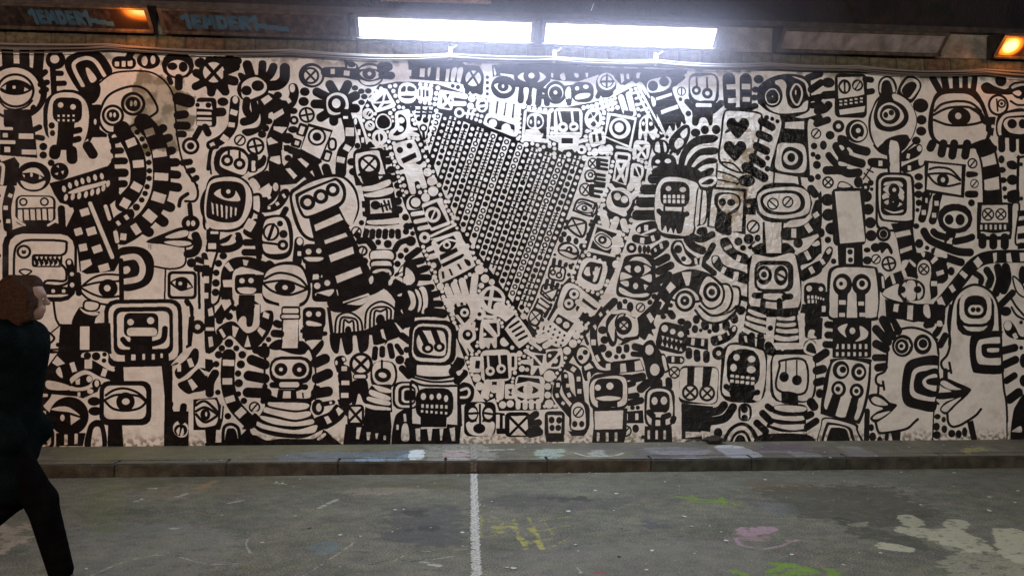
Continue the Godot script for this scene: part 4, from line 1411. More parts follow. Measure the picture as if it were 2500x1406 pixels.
	part("coat", tri_mesh([
		[hip + Vector3(0.0, -0.16, 0.07), hip + Vector3(0.0, -0.16, -0.07), 0.145, 0.145], [hip + Vector3(0, 0.03, 0.07), hip + Vector3(0, 0.03, -0.07), 0.14, 0.14], [hip, chest, 0.165, 0.172],
		[chest + Vector3(0, 0.04, 0.1), chest + Vector3(0, 0.04, -0.1), 0.13, 0.13], [chest + Vector3(0, 0.11, 0.13), chest + Vector3(0, 0.11, -0.13), 0.075, 0.075],
		[neck + Vector3(-0.012, -0.06, 0), neck + Vector3(-0.005, 0.01, 0), 0.088, 0.075],
		[chest + Vector3(0, 0.08, 0.18), er, 0.088, 0.075], [er, wr + Vector3(-0.01, 0.01, 0), 0.073, 0.064], [chest + Vector3(0, 0.08, -0.18), el, 0.088, 0.075], [el, wl + Vector3(-0.01, 0.01, 0), 0.073, 0.064],
		[wr + Vector3(-0.01, 0, 0), wr + Vector3(0.10, -0.12, -0.02), 0.07, 0.09], [wl + Vector3(-0.01, 0, 0), wl + Vector3(0.08, -0.12, 0.03), 0.07, 0.09],
		[hip + Vector3(0.02, -0.1, 0.09), hip + Vector3(0.09, -0.3, 0.1), 0.13, 0.12], [hip + Vector3(-0.02, -0.1, -0.09), hip + Vector3(-0.05, -0.3, -0.1), 0.13, 0.12], [hip + Vector3(0.04, -0.3, 0.06), hip + Vector3(-0.02, -0.3, -0.06), 0.13, 0.13],
		[neck + Vector3(-0.07, -0.03, 0.05), neck + Vector3(-0.07, -0.03, -0.05), 0.06, 0.06],
	], 0.015, 0.035), coat, root)
	part("trousers", tri_mesh([
		[hip + Vector3(0, 0.0, 0.08), hip + Vector3(0, 0.0, -0.08), 0.115, 0.115], [hip + Vector3(0, -0.03, 0.09), kr, 0.105, 0.077], [kr, ar + Vector3(-0.005, 0.02, 0), 0.077, 0.062],
		[hip + Vector3(0, -0.03, -0.09), kl, 0.105, 0.077], [kl, al + Vector3(0, 0.02, 0), 0.077, 0.062],
	], 0.014, 0.03), cloth, root)
	part("shoe", tri_mesh([[ar + Vector3(-0.03, -0.05, 0), ar + Vector3(0.05, -0.058, 0), 0.046, 0.04], [ar + Vector3(0.05, -0.058, 0), ar + Vector3(0.16, -0.064, 0), 0.04, 0.034], [ar, ar + Vector3(0, 0.04, 0), 0.048, 0.046]], 0.01, 0.02), shoe, root)
	part("shoe", tri_mesh([[al + Vector3(-0.03, -0.03, 0), al + Vector3(0.04, -0.075, 0), 0.046, 0.04], [al + Vector3(0.04, -0.075, 0), al + Vector3(0.12, -0.132, 0), 0.04, 0.036], [al, al + Vector3(0, 0.04, 0), 0.048, 0.046]], 0.01, 0.02), shoe, root)

# ------------------------------------------------------------------ the mural, in units of 2.5 mm from its top left corner: 0 black paint, 1 white paint
func mural_1() -> void:
	F(0,1,[-6,53,42,16,91,50,42,88])
	F(1,1,[2,53,42,26,82,51,42,77])
	D(0,[42,52,18])
	D(1,[42,52,7.2])
	D(0,[-14,95,7.2,100,74,8])
	F(0,1,[-6,146,43,109,92,143,43,180])
	F(1,1,[3,146,43,119,83,144,43,170])
	D(0,[43,144,18])
	D(1,[43,144,7.2])
	D(0,[-14,188,7.2,100,167,8,44,234,35])
	D(1,[44,234,26])
	L(0,9,0,[25,215,62,253])
	L(0,9,0,[62,214,25,254])
	L(0,14,0,[10,280,78,278])
	L(0,14,0,[16,300,72,299])
	D(0,[-13,313,7.2,101,292,8])
	R(0,44,374,90,90,23,0)
	R(1,44,374,66,63,14,0)
	D(0,[32,366,11,57,365,11])
	D(1,[32,366,4.4,57,365,4.4])
	R(0,44,392,41,10,3,0)
	D(0,[-12,429,7.2,102,409,8,45,476,35])
	D(1,[45,476,26])
	L(0,9,0,[26,457,64,495])
	L(0,9,0,[64,456,27,496])
	L(0,14,0,[11,521,80,520])
	L(0,14,0,[17,542,74,541])
	D(0,[-11,554,7.2,102,534,8])
	F(0,1,[-2,605,46,568,94,604,46,640])
	F(1,1,[6,605,46,579,86,604,46,630])
	D(0,[46,604,18])
	D(1,[46,604,7.2])
	D(0,[-11,647,7.2,103,627,8,46,694,35])
	D(1,[46,694,26])
	L(0,9,0,[28,674,65,713])
	L(0,9,0,[65,674,28,713])
	L(0,14,0,[13,739,81,738])
	L(0,14,0,[18,760,76,759])
	D(0,[-10,772,7.2,104,753,8,47,819,35])
	D(1,[47,819,26])
	L(0,9,0,[29,800,66,838])
	L(0,9,0,[66,800,29,838])
	L(0,14,0,[14,864,82,864])
	L(0,14,0,[19,885,76,884])
	D(0,[-9,897,7.2,105,878,8])
	F(0,1,[0,948,48,912,97,947,48,983])
	F(1,1,[8,948,48,922,88,947,48,973])
	D(0,[48,948,18])
	D(1,[48,948,7.2])
	D(0,[-8,990,7.2,106,971,8])
	F(0,1,[0,1040,48,1004,97,1040,49,1076])
	F(1,1,[9,1040,49,1015,89,1040,49,1066])
	D(0,[49,1040,18])
	D(1,[49,1040,7.2])
	D(0,[-8,1082,7.2,106,1064,8,50,1130,35])
	D(1,[50,1130,26])
	L(0,9,0,[31,1110,68,1149])
	L(0,9,0,[68,1110,31,1149])
	L(0,14,0,[16,1174,84,1174])
	L(0,14,0,[21,1195,78,1195])
	D(0,[-7,1207,7.2,107,1189,8])
	R(0,50,1270,78,78,23,0)
	R(1,50,1270,58,55,14,0)
	D(0,[38,1261,11,63,1261,11])
	D(1,[38,1261,4.4,63,1261,4.4])
	R(0,50,1288,41,10,3,0)
	D(0,[-6,1324,7.2,108,1306,8])
	R(0,51,1386,82,82,23,0)
	R(1,51,1386,60,58,14,0)
	D(0,[38,1377,11,64,1378,11])
	D(1,[38,1377,4.4,64,1378,4.4])
	R(0,51,1404,41,10,3,0)
	D(0,[-6,1440,7.2,108,1423,8])
	F(0,1,[4045,34,4104,-7,4163,31,4104,72])
	F(1,1,[4055,34,4104,4,4152,31,4104,60])
	D(0,[4104,32,22])
	D(1,[4104,32,8])
	D(0,[4035,80,8,4174,57,10,4104,131,40])
	D(1,[4104,131,30])
	L(0,10,0,[4082,110,4127,152])
	L(0,10,0,[4127,109,4082,153])
	L(0,17,0,[4063,182,4146,180])
	L(0,17,0,[4070,204,4140,203])
	D(0,[4036,218,8,4174,196,10])
	R(0,4106,286,88,88,27,0)
	R(1,4106,286,65,62,17,0)
	D(0,[4090,277,13,4121,276,13])
	D(1,[4090,277,5.2,4121,276,5.2])
	R(0,4106,306,48,12,3,0)
	D(0,[4036,347,8,4176,324,10,4106,398,40])
	D(1,[4106,398,30])
	L(0,10,0,[4084,377,4129,419])
	L(0,10,0,[4129,376,4084,420])
	L(0,17,0,[4065,448,4148,447])
	L(0,17,0,[4072,471,4142,470])
	D(0,[4038,485,8,4176,463,10])
	L(0,44,0,[4083,508,4128,553,4090,606,4126,649])
	R(1,4102,527,22,17,3,0)
	R(1,4122,563,22,17,3,0)
	R(1,4094,603,22,17,3,0)
	R(1,4115,636,22,17,3,0)
	D(0,[4039,669,8,4178,648,10])
	R(0,4109,738,93,93,27,0)
	R(1,4109,738,68,65,17,0)
	D(0,[4093,728,13,4124,728,13])
	D(1,[4093,728,5.2,4124,728,5.2])
	R(0,4109,758,48,12,3,0)
	D(0,[4040,798,8,4179,777,10])
	L(0,44,0,[4085,820,4131,866,4093,919,4128,962])
	R(1,4104,840,22,17,3,0)
	R(1,4124,876,22,17,3,0)
	R(1,4096,916,22,17,3,0)
	R(1,4117,949,22,17,3,0)
	D(0,[4041,982,8,4180,962,10])
	F(0,1,[4052,1038,4111,998,4170,1038,4111,1078])
	F(1,1,[4062,1038,4111,1010,4160,1038,4111,1066])
	D(0,[4111,1038,22])
	D(1,[4111,1038,8])
	D(0,[4042,1084,8,4181,1064,10])
	L(0,44,0,[4087,1107,4133,1153,4095,1206,4130,1249])
	R(1,4106,1127,22,17,3,0)
	R(1,4126,1163,22,17,3,0)
	R(1,4098,1203,22,17,3,0)
	R(1,4120,1236,22,17,3,0)
	D(0,[4043,1268,8,4182,1249,10])
	R(0,4113,1338,112,112,27,0)
	R(1,4113,1338,82,78,17,0)
	D(0,[4098,1328,13,4129,1328,13])
	D(1,[4098,1328,5.2,4129,1328,5.2])
	R(0,4113,1358,48,12,3,0)
	D(0,[4044,1397,8,4183,1378,10])
	L(0,44,0,[4090,1420,4135,1467,4097,1519,4132,1562])
	R(1,4109,1440,22,17,3,0)
	R(1,4128,1477,22,17,3,0)
	R(1,4101,1516,22,17,3,0)
	R(1,4122,1549,22,17,3,0)
	D(0,[4046,1581,8,4184,1563,10])
	L(0,38,0,[135,860,172,902,141,950,170,989])
	R(1,151,878,19,15,3,0)
	R(1,167,911,19,15,3,0)
	R(1,144,947,19,15,3,0)
	R(1,161,977,19,15,3,0)
	D(0,[98,1007,7.2,213,989,8])
	F(0,1,[108,1058,156,1022,205,1058,156,1094])
	F(1,1,[116,1058,156,1032,196,1058,156,1083])
	D(0,[156,1058,19])
	D(1,[156,1058,7.2])
	D(0,[99,1100,7.2,214,1082,8])
	R(0,157,1162,85,85,24,0)
	R(1,157,1162,62,60,15,0)
	D(0,[144,1154,11,170,1154,11])
	D(1,[144,1154,4.4,170,1154,4.4])
	R(0,157,1180,41,10,3,0)
	D(0,[100,1216,7.2,214,1198,8])
	F(0,1,[109,1267,157,1231,206,1268,158,1303])
	F(1,1,[118,1267,157,1242,198,1268,158,1293])
	D(0,[158,1267,19])
	D(1,[158,1267,7.2])
	D(0,[100,1309,7.2,215,1292,8,158,1357,35])
	D(1,[158,1357,26])
	L(0,9,0,[140,1338,177,1377])
	L(0,9,0,[176,1338,140,1376])
	L(0,15,0,[124,1402,193,1402])
	L(0,15,0,[130,1423,187,1423])
	D(0,[101,1434,7.2,216,1418,8])
	F(0,1,[208,1055,256,1018,306,1054,257,1090])
	F(1,1,[216,1054,256,1029,297,1054,257,1080])
	D(0,[257,1054,19])
	D(1,[257,1054,7.2])
	D(0,[200,1096,7.2,315,1078,8])
	F(0,1,[208,1148,257,1112,306,1148,258,1184])
	F(1,1,[217,1148,257,1122,298,1148,258,1173])
	D(0,[257,1148,19])
	D(1,[257,1148,7.2])
	D(0,[200,1190,7.2,315,1172,8])
	L(0,38,0,[238,1210,275,1253,244,1301,273,1340])
	R(1,254,1229,19,15,3,0)
	R(1,270,1262,19,15,3,0)
	R(1,247,1298,19,15,3,0)
	R(1,264,1328,19,15,3,0)
	D(0,[201,1357,7.2,316,1340,8])
	R(0,259,1421,89,89,24,0)
	R(1,259,1421,65,62,15,0)
	D(0,[246,1412,11,272,1412,11])
	D(1,[246,1412,4.4,272,1412,4.4])
	R(0,259,1439,41,10,3,0)
	D(0,[202,1474,7.2,317,1457,8,-53,70,34])
	D(1,[-53,70,26])
	L(0,9,0,[-71,51,-34,88])
	L(0,9,0,[-34,50,-71,89])
	L(0,14,0,[-86,115,-18,113])
	L(0,14,0,[-81,136,-24,134])
	D(0,[-109,148,7.2,4,128,8])
	L(0,38,0,[-72,168,-35,209,-66,257,-37,296])
	R(1,-56,186,19,14,3,0)
	R(1,-40,218,19,14,3,0)
	R(1,-63,254,19,14,3,0)
	R(1,-46,284,19,14,3,0)
	D(0,[-108,315,7.2,6,294,8])
	R(0,-51,376,83,83,23,0)
	R(1,-51,376,61,58,14,0)
	D(0,[-64,368,11,-38,367,11])
	D(1,[-64,368,4.4,-38,367,4.4])
	R(0,-51,394,41,10,3,0)
	D(0,[-107,431,7.2,6,411,8,-50,477,34])
	D(1,[-50,477,26])
	L(0,9,0,[-69,458,-32,496])
	L(0,9,0,[-32,458,-68,497])
	L(0,14,0,[-84,523,-16,522])
	L(0,14,0,[-78,543,-21,542])
	D(0,[-106,556,7.2,7,536,8])
	R(0,-49,617,83,83,23,0)
	R(1,-49,617,61,58,14,0)
	D(0,[-62,609,11,-36,608,11])
	D(1,[-62,609,4.4,-36,608,4.4])
	R(0,-49,635,41,10,3,0)
	D(0,[-106,672,7.2,8,652,8])
	R(0,-48,734,93,93,23,0)
	R(1,-48,734,68,65,14,0)
	D(0,[-61,725,11,-36,724,11])
	D(1,[-61,725,4.4,-36,724,4.4])
	R(0,-48,751,41,10,3,0)
	D(0,[-105,788,7.2,8,769,8])
	F(0,1,[-96,838,-48,802,0,837,-48,874])
	F(1,1,[-88,838,-48,812,-8,838,-48,863])
	D(0,[-48,838,18])
	D(1,[-48,838,7.2])
	D(0,[-104,880,7.2,9,861,8,-47,927,34])
	D(1,[-47,927,26])
	L(0,9,0,[-66,908,-29,946])
	L(0,9,0,[-29,908,-66,946])
	L(0,14,0,[-81,972,-13,972])
	L(0,14,0,[-75,993,-18,992])
	D(0,[-103,1005,7.2,10,986,8,-46,1052,34])
	D(1,[-46,1052,26])
	L(0,9,0,[-65,1033,-28,1072])
	L(0,9,0,[-28,1033,-65,1072])
	L(0,14,0,[-80,1097,-12,1097])
	L(0,14,0,[-74,1118,-18,1118])
	D(0,[-102,1130,7.2,11,1112,8])
	F(0,1,[-94,1180,-46,1144,3,1180,-45,1216])
	F(1,1,[-85,1180,-46,1155,-6,1180,-45,1206])
	D(0,[-46,1180,18])
	D(1,[-46,1180,7.2])
	D(0,[-102,1222,7.2,12,1204,8])
	F(0,1,[-93,1272,-45,1237,3,1273,-45,1308])
	F(1,1,[-85,1272,-45,1247,-5,1273,-45,1298])
	D(0,[-45,1273,18])
	D(1,[-45,1273,7.2])
	D(0,[-101,1314,7.2,12,1297,8])
	R(0,-44,1377,94,94,23,0)
	R(1,-44,1377,69,66,14,0)
	D(0,[-57,1368,11,-32,1368,11])
	D(1,[-57,1368,4.4,-32,1368,4.4])
	R(0,-44,1395,41,10,3,0)
	D(0,[-100,1430,7.2,13,1413,8])
	L(0,41,0,[129,-2,133,70])
	L(0,36,0,[189,-4,190,69])
	L(0,36,0,[243,-9,237,68])
	E(0,158,153,112,103)
	D(1,[156,156,91])
	E(0,159,149,67,63)
	E(1,159,149,58,54)
	F(0,1,[104,145,128,118,162,109,197,119,218,140,194,159,159,166,124,161])
	F(1,0,[109,140,126,128,124,148])
	F(1,0,[190,136,189,152,206,145])
	D(1,[154,137,6.4])
	L(0,7,0,[104,190,128,213,163,218,198,206,218,184])
	F(0,0,[118,219,213,217,223,296,129,298,118,273])
	E(0,222,216,11,17)
	L(0,21,0,[246,93,263,78])
	L(0,21,0,[246,125,270,116])
	L(0,20,0,[250,151,267,143])
	L(0,21,0,[228,289,244,281])
	L(0,20,0,[237,318,254,321])
	D(0,[299,33,35])
	D(1,[296,30,16])
	L(0,21,0,[289,59,295,160])
	L(0,20,0,[301,82,319,82])
	L(0,20,0,[298,120,330,118])
	F(0,1,[331,50,346,17,402,-4,455,1,484,32,500,75,456,105,460,134,453,167,428,190,386,151,350,97])
	L(1,14,0,[396,125,364,60,374,35,410,23,441,36,472,85])
	F(1,1,[406,66,417,61,445,98,424,112])
	R(0,542,37,88,47,22,0)
	R(1,517,42,16,18,4,0)
	R(1,541,41,14,22,3,0)
	R(1,564,38,18,22,5,0)
	L(0,25,0,[568,0,558,18])
	E(0,630,26,42,31)
	E(1,616,28,11,18)
	E(1,646,23,9,16)
	R(0,736,41,116,96,45,0)
	E(1,736,52,40,31)
	E(0,716,45,18,14)
	E(0,755,46,16,19)
	L(0,29,0,[739,87,740,120])
	L(0,18,0,[704,88,711,106])
	L(0,7,0,[449,118,498,79,562,67,632,68,682,94,716,142,728,201,730,245,737,318,756,399,785,457,810,486])
	F(0,0,[379,129,456,134,439,179,423,194,460,193,457,284,484,302,482,313,432,314,419,340,404,230])
	E(1,441,257,5,11)
	F(1,1,[457,258,460,211,491,156,562,124,615,130,647,166,665,206,648,227,598,255,528,290,485,294])
	L(0,9,1,[457,258,460,211,491,156,562,124,615,130,647,166,664,206,648,227,598,255,528,290,485,294])
	D(0,[504,232,40])
	D(1,[504,232,30])
	D(0,[504,232,23])
	E(1,496,230,5,9)
	E(1,510,230,5,9)
	D(0,[576,188,44])
	D(1,[576,188,33])
	D(0,[576,188,27])
	E(1,569,186,5,11)
	E(1,584,186,6,11)
	R(0,346,243,178,203,71,0)
	F(1,1,[274,212,288,168,323,152,372,155,404,180,418,223,415,285,401,332,380,348,359,344,359,326,296,338,278,317,273,270])
	R(0,342,217,104,93,28,0)
	F(0,0,[310,247,369,246,361,362,302,364,308,305])
	D(1,[318,198,10,362,204,10])
	R(1,311,238,8,8,1,0)
	R(1,311,254,8,8,1,0)
	R(1,329,237,8,8,1,0)
	R(1,329,254,8,8,1,0)
	R(1,346,237,8,8,1,0)
	R(1,346,254,8,8,1,0)
	R(1,364,236,8,8,1,0)
	R(1,364,253,8,8,1,0)
	E(0,287,274,11,12)
	E(0,290,302,9,11)
	L(0,23,0,[366,293,385,288])
	L(0,23,0,[366,326,382,321])
	L(0,41,0,[300,364,298,378])
	L(0,39,0,[358,366,360,395])
	L(0,36,0,[415,347,433,376])
	D(0,[258,352,14,258,383,13,286,411,12])
	F(0,0,[105,284,228,289,237,394,105,386])
	R(1,127,289,48,11,3,0)
	R(1,124,313,18,16,2,0)
	R(1,131,338,57,14,3,0)
	R(1,131,365,21,20,2,0)
	R(1,197,315,52,20,2,0)
	R(1,208,373,52,18,2,0)
	F(0,0,[130,403,157,392,175,417,165,497,106,498,106,411])
	L(1,12,0,[106,418,118,429,113,490])
	E(0,224,463,61,55)
	F(1,1,[184,449,213,431,241,434,262,462,224,448])
	F(1,0,[184,453,194,458,192,469])
	F(1,0,[244,457,255,468,243,472])
	E(1,217,456,5,8)
	F(1,1,[179,478,224,490,266,477,248,506,200,507])
	D(0,[316,442,32])
	F(1,0,[304,424,312,418,314,429])
	F(1,0,[298,451,311,445,309,456])
	F(1,0,[321,442,332,438,328,454])
	F(0,0,[485,302,520,294,546,337,571,410,568,490,480,572,354,574,280,490,353,464,486,420,507,392,496,338])
	F(1,1,[500,309,520,303,547,337,566,402,570,454,557,501,529,546,498,560,490,535,518,520,511,411,514,345])
	L(0,24,0,[503,327,521,323])
	L(0,24,0,[507,363,533,361])
	L(0,26,0,[511,400,546,399])
	L(0,32,0,[514,444,546,443])
	L(0,27,0,[511,486,546,483])
	L(0,29,0,[497,513,517,528])
	L(0,65,0,[612,255,648,298,674,367,681,455,671,529,636,599,583,651,541,677])
	L(0,31,0,[655,298,684,275])
	L(0,31,0,[670,323,705,310])
	L(0,31,0,[684,367,716,357])
	L(0,32,0,[688,404,731,401])
	L(0,31,0,[692,444,736,447])
	L(0,34,0,[692,488,738,494])
	L(0,36,0,[678,554,712,568])
	L(0,38,0,[657,598,688,622])
	L(0,36,0,[611,647,636,661])
	L(0,61,0,[536,282,570,336,596,409,596,482,582,512,544,556])
	L(1,20,0,[579,281,608,321,626,364,635,408,635,460,627,493,611,533,579,574,530,615])
	D(0,[591,292,10,609,317,10,620,343,10,631,372,10,634,403,10,636,434,10,635,462,10,628,493,10,621,518,10,609,542,10,590,569,13])
	R(1,636,291,34,27,2,-0.35)
	R(1,672,367,50,31,2,-0.15)
	R(1,679,455,50,28,2,0.05)
	R(1,670,532,49,34,2,0.3)
	R(1,639,601,45,36,2,0.7)
	R(1,589,650,40,25,2,1.0)
	R(1,544,679,22,25,2,0.1)
	R(1,570,331,36,29,2,-0.4)
	R(1,596,409,40,28,2,-0.1)
	R(1,590,494,38,29,2,0.5)
	R(1,550,555,32,34,2,0.5)
	D(0,[784,339,32])
	D(1,[784,339,21])
	D(0,[784,339,13])
	L(0,22,0,[800,306,816,276])
	L(0,47,0,[740,164,776,174])
	L(0,31,0,[737,226,762,222])
	L(0,31,0,[737,265,769,264])
	L(0,25,0,[741,296,758,296])
	L(0,24,0,[756,402,781,398])
	L(0,22,0,[777,433,792,429])
	L(0,22,0,[796,464,806,457])
	F(0,0,[280,485,353,466,482,420,522,434,529,492,526,536,494,562,360,568,318,557,297,525])
	E(1,332,506,7,12,-0.2)
	E(1,353,493,7,12,-0.2)
	E(1,376,484,7,12,-0.2)
	E(1,397,476,7,12,-0.2)

func mural_2() -> void:
	E(1,419,470,7,12,-0.2)
	E(1,442,462,7,12,-0.2)
	E(1,466,457,7,12,-0.2)
	E(1,339,537,7,13,0.2)
	E(1,363,534,7,13,0.2)
	E(1,386,530,7,13,0.2)
	E(1,410,525,7,13,0.2)
	E(1,432,517,7,13,0.2)
	E(1,453,512,7,13,0.2)
	E(1,472,500,7,13,0.2)
	E(1,488,484,7,13,0.2)
	F(1,1,[346,519,388,498,441,484,479,473,476,487,423,505,371,522])
	R(0,232,586,142,110,23,0)
	R(1,232,582,124,92,16,0)
	D(0,[189,556,15])
	D(1,[189,556,9])
	D(0,[263,554,16])
	D(1,[263,554,10])
	L(0,6,0,[171,581,294,576])
	L(0,6,0,[188,581,190,624])
	L(0,6,0,[210,580,213,624])
	L(0,6,0,[232,580,234,624])
	L(0,6,0,[252,580,255,624])
	L(0,6,0,[273,580,276,623])
	F(0,0,[192,622,277,621,336,642,375,662,390,713,132,694,131,665,194,642])
	L(1,9,0,[162,516,148,578,162,618,194,640])
	L(1,9,0,[306,583,308,616,277,640])
	R(0,248,789,263,263,57,0)
	R(1,254,788,231,231,46,0)
	L(0,9,0,[159,878,159,744,177,708,215,695,330,697,342,713,339,739,323,750])
	R(0,274,770,108,48,11,0)
	F(1,0,[233,756,243,754,240,767])
	F(1,0,[228,769,234,782,229,785])
	F(1,0,[240,789,248,778,252,789])
	F(1,0,[248,756,259,754,256,767])
	F(1,0,[244,769,250,781,245,785])
	F(1,0,[256,788,264,778,268,788])
	F(1,0,[264,756,274,754,272,767])
	F(1,0,[261,768,267,781,262,785])
	F(1,0,[271,788,280,778,283,788])
	F(1,0,[280,756,290,754,288,766])
	F(1,0,[278,768,284,781,279,785])
	F(1,0,[287,788,296,777,299,788])
	F(1,0,[295,756,306,754,303,766])
	F(1,0,[294,768,300,781,296,784])
	F(1,0,[302,788,311,777,315,788])
	F(1,0,[311,755,322,754,319,766])
	F(1,0,[311,768,317,781,312,784])
	F(1,0,[318,788,327,777,330,788])
	L(0,9,0,[320,779,339,800,343,826,334,844,268,846,268,899])
	L(0,9,0,[268,859,320,862,352,844,352,808])
	F(0,0,[268,863,356,866,370,877,356,893,268,894])
	R(1,296,881,13,13,4,0)
	R(1,333,881,13,13,4,0)
	L(0,28,0,[352,775,362,822,360,870])
	E(1,352,775,7,9)
	D(1,[362,818,7.6])
	E(1,363,858,8,9)
	D(0,[192,738,26])
	D(1,[192,738,17])
	D(0,[192,738,8])
	D(1,[192,732,2.8])
	L(0,6,1,[195,802,219,809,198,824,177,809])
	L(0,32,0,[144,509,131,578,136,650])
	R(1,143,533,15,14,2,0.4)
	R(1,127,578,16,16,2,0)
	R(1,136,627,15,15,2,0)
	F(0,0,[360,564,494,555,512,620,523,689,531,770,513,806,415,818,390,807,379,713,340,648,368,586])
	L(0,26,0,[323,579,327,648])
	L(1,15,0,[425,558,505,754])
	R(1,406,590,32,27,2,-0.3)
	R(1,384,662,28,27,4,-0.3)
	R(1,430,660,34,29,2,-0.3)
	R(1,401,720,29,27,2,-0.2)
	R(1,451,725,34,27,2,-0.35)
	F(1,0,[392,771,427,762,434,782,408,800,394,809])
	R(1,476,794,38,27,2,-0.3)
	L(1,14,0,[480,568,494,613])
	L(1,16,0,[516,664,522,695])
	F(0,1,[510,609,565,576,583,590,576,616,534,660,519,653])
	R(1,526,629,13,18,2,-0.6)
	R(1,555,607,14,19,2,-0.6)
	F(0,1,[626,697,686,666,754,641,781,657,776,679,797,690,795,708,761,717,690,706])
	F(1,1,[693,679,743,656,775,653,774,672,736,682])
	F(1,1,[690,698,726,691,779,694,787,705,744,711])
	L(0,2,0,[636,706,636,719])
	L(0,2,0,[643,706,643,723])
	L(0,7,0,[767,716,769,768,751,790,708,796,655,787])
	E(0,786,626,33,30)
	E(1,777,626,7,11)
	E(1,795,626,8,11)
	L(0,18,0,[786,598,782,558])
	L(0,9,0,[778,444,803,480,812,517,800,543,766,544])
	L(0,14,0,[774,517,750,536,744,562])
	F(0,1,[527,726,584,714,630,728,654,768,648,834,609,868,542,874,534,784])
	L(1,22,0,[543,758,591,754,614,791,602,831,551,844])
	F(1,1,[545,792,563,788,570,802,559,815,545,813])
	L(0,17,0,[536,766,540,912])
	L(0,31,0,[804,672,813,701,801,732,776,740])
	D(0,[790,773,17])
	L(0,22,0,[812,760,830,767])
	L(0,26,0,[810,793,837,796])
	L(0,8,0,[394,866,436,832,482,818,535,821])
	L(0,8,0,[401,862,461,847,535,843])
	L(0,8,0,[396,869,436,891,479,903,535,898])
	D(0,[491,870,34])
	D(1,[488,869,12])
	L(0,8,0,[391,880,416,906,454,924,496,931])
	L(0,22,0,[383,822,387,888])
	R(0,757,856,106,104,17,0)
	R(1,757,856,84,82,9,0)
	F(0,1,[713,847,744,827,773,830,796,861,788,868,755,878,734,868])
	F(1,0,[720,846,733,838,732,858])
	F(1,0,[776,846,791,862,775,867])
	D(1,[750,850,7.2])
	L(0,6,0,[696,798,694,908])
	L(0,10,0,[816,804,820,940])
	R(0,619,1034,280,249,42,-0.02)
	R(1,619,1031,249,213,32,-0.02)
	R(0,618,1026,214,177,27,-0.02)
	R(1,618,1024,188,139,20,-0.02)
	F(0,0,[551,1100,710,1096,711,1147,553,1147])
	R(1,583,1124,16,22,2,0)
	R(1,620,1122,10,22,2,0)
	R(1,654,1122,11,21,2,0)
	R(1,684,1118,9,17,2,0)
	R(0,610,1004,124,88,20,0)
	D(1,[572,994,12,644,988,13])
	R(1,613,1030,109,31,14,0)
	F(0,0,[571,1045,650,1045,651,1103,571,1104])
	L(0,20,0,[545,1058,559,1074,582,1078])
	L(0,21,0,[653,1074,689,1059,696,1017])
	L(1,4,0,[572,1057,558,1056])
	L(0,20,0,[774,916,792,960,782,1085])
	R(1,763,967,11,47,3,-0.12)
	R(1,780,954,10,40,3,-0.12)
	R(1,803,958,9,26,2,0)
	R(1,772,1052,12,54,3,0)
	R(1,811,1063,13,22,2,0)
	D(0,[814,1011,26])
	D(1,[814,1011,10])
	F(1,1,[412,916,458,923,456,948,426,954,407,943])
	L(0,7,1,[412,916,458,923,454,948,426,954,405,943])
	F(0,1,[384,947,402,940,426,958,462,956,448,980,434,1005,364,1005])
	F(1,1,[391,942,416,956,453,958,456,967,437,970,405,960])
	L(0,8,0,[298,922,304,969,313,995,336,1006,483,1000])
	F(0,0,[322,1007,500,998,505,1111,315,1106])
	R(1,409,1053,34,86,3,0)
	L(0,5,0,[235,1084,273,1049,322,1006])
	L(0,7,0,[231,1088,273,1096,318,1094])
	F(0,0,[277,1098,399,1107,498,1173,521,1158,548,1158,550,1217,463,1231,456,1250,404,1275,386,1268,260,1256,260,1158])
	F(1,0,[277,1111,312,1109,275,1162])
	F(1,0,[294,1144,312,1118,340,1147,312,1156])
	F(1,1,[308,1173,322,1160,332,1198,316,1191])
	F(1,1,[396,1122,410,1106,487,1105,494,1144,516,1166,512,1176,488,1166,449,1140,410,1126])
	D(0,[419,1118,13,450,1120,15,480,1113,8,478,1136,8])
	R(1,369,1160,18,36,1,-0.3)
	R(1,422,1149,27,34,3,0)
	R(1,479,1180,18,29,1,0.3)
	F(1,1,[358,1202,393,1176,421,1173,463,1195,500,1210,463,1226,435,1235,411,1246,358,1246,354,1231,365,1227])
	F(0,1,[365,1220,400,1191,428,1189,438,1206,424,1226,393,1235,368,1231])
	F(1,0,[377,1209,393,1200,393,1224,379,1224])
	E(1,426,1204,10,12)
	F(1,1,[278,1209,351,1226,354,1244,281,1240])
	E(0,452,1222,16,18)
	E(1,453,1220,8,13)
	E(1,430,1249,11,9)
	R(1,390,1260,10,16,2,0)
	E(0,355,1340,70,71)
	F(1,1,[292,1314,324,1304,358,1309,394,1338,358,1326,310,1320])
	F(1,0,[360,1336,396,1348,362,1373])
	E(1,332,1346,8,12)
	F(0,0,[310,1402,415,1402,405,1450,310,1449])
	R(1,345,1427,12,39,2,0)
	R(1,381,1424,12,39,2,0)
	F(0,1,[414,1457,422,1384,440,1359,464,1355,482,1377,487,1458])
	F(1,1,[436,1461,440,1395,454,1379,468,1392,472,1461])
	E(0,444,1286,23,16)
	E(0,448,1322,24,16)
	R(0,556,1293,186,164,32,0)
	R(1,554,1290,151,124,22,0)
	L(0,9,0,[485,1264,516,1244,555,1239,598,1254,628,1281])
	L(0,9,0,[480,1282,516,1264,559,1262,605,1268,630,1290])
	L(0,9,0,[480,1282,510,1312,556,1321,605,1312,630,1290])
	E(0,556,1288,33,35)
	E(1,557,1287,14,12)
	F(0,0,[494,1370,544,1370,550,1454,493,1454])
	F(0,0,[684,1151,722,1144,728,1268,727,1456,695,1456,696,1268])
	L(0,25,0,[720,1379,770,1434])
	F(0,0,[726,1324,783,1324,784,1456,727,1456])
	R(1,734,1248,21,92,10,0)
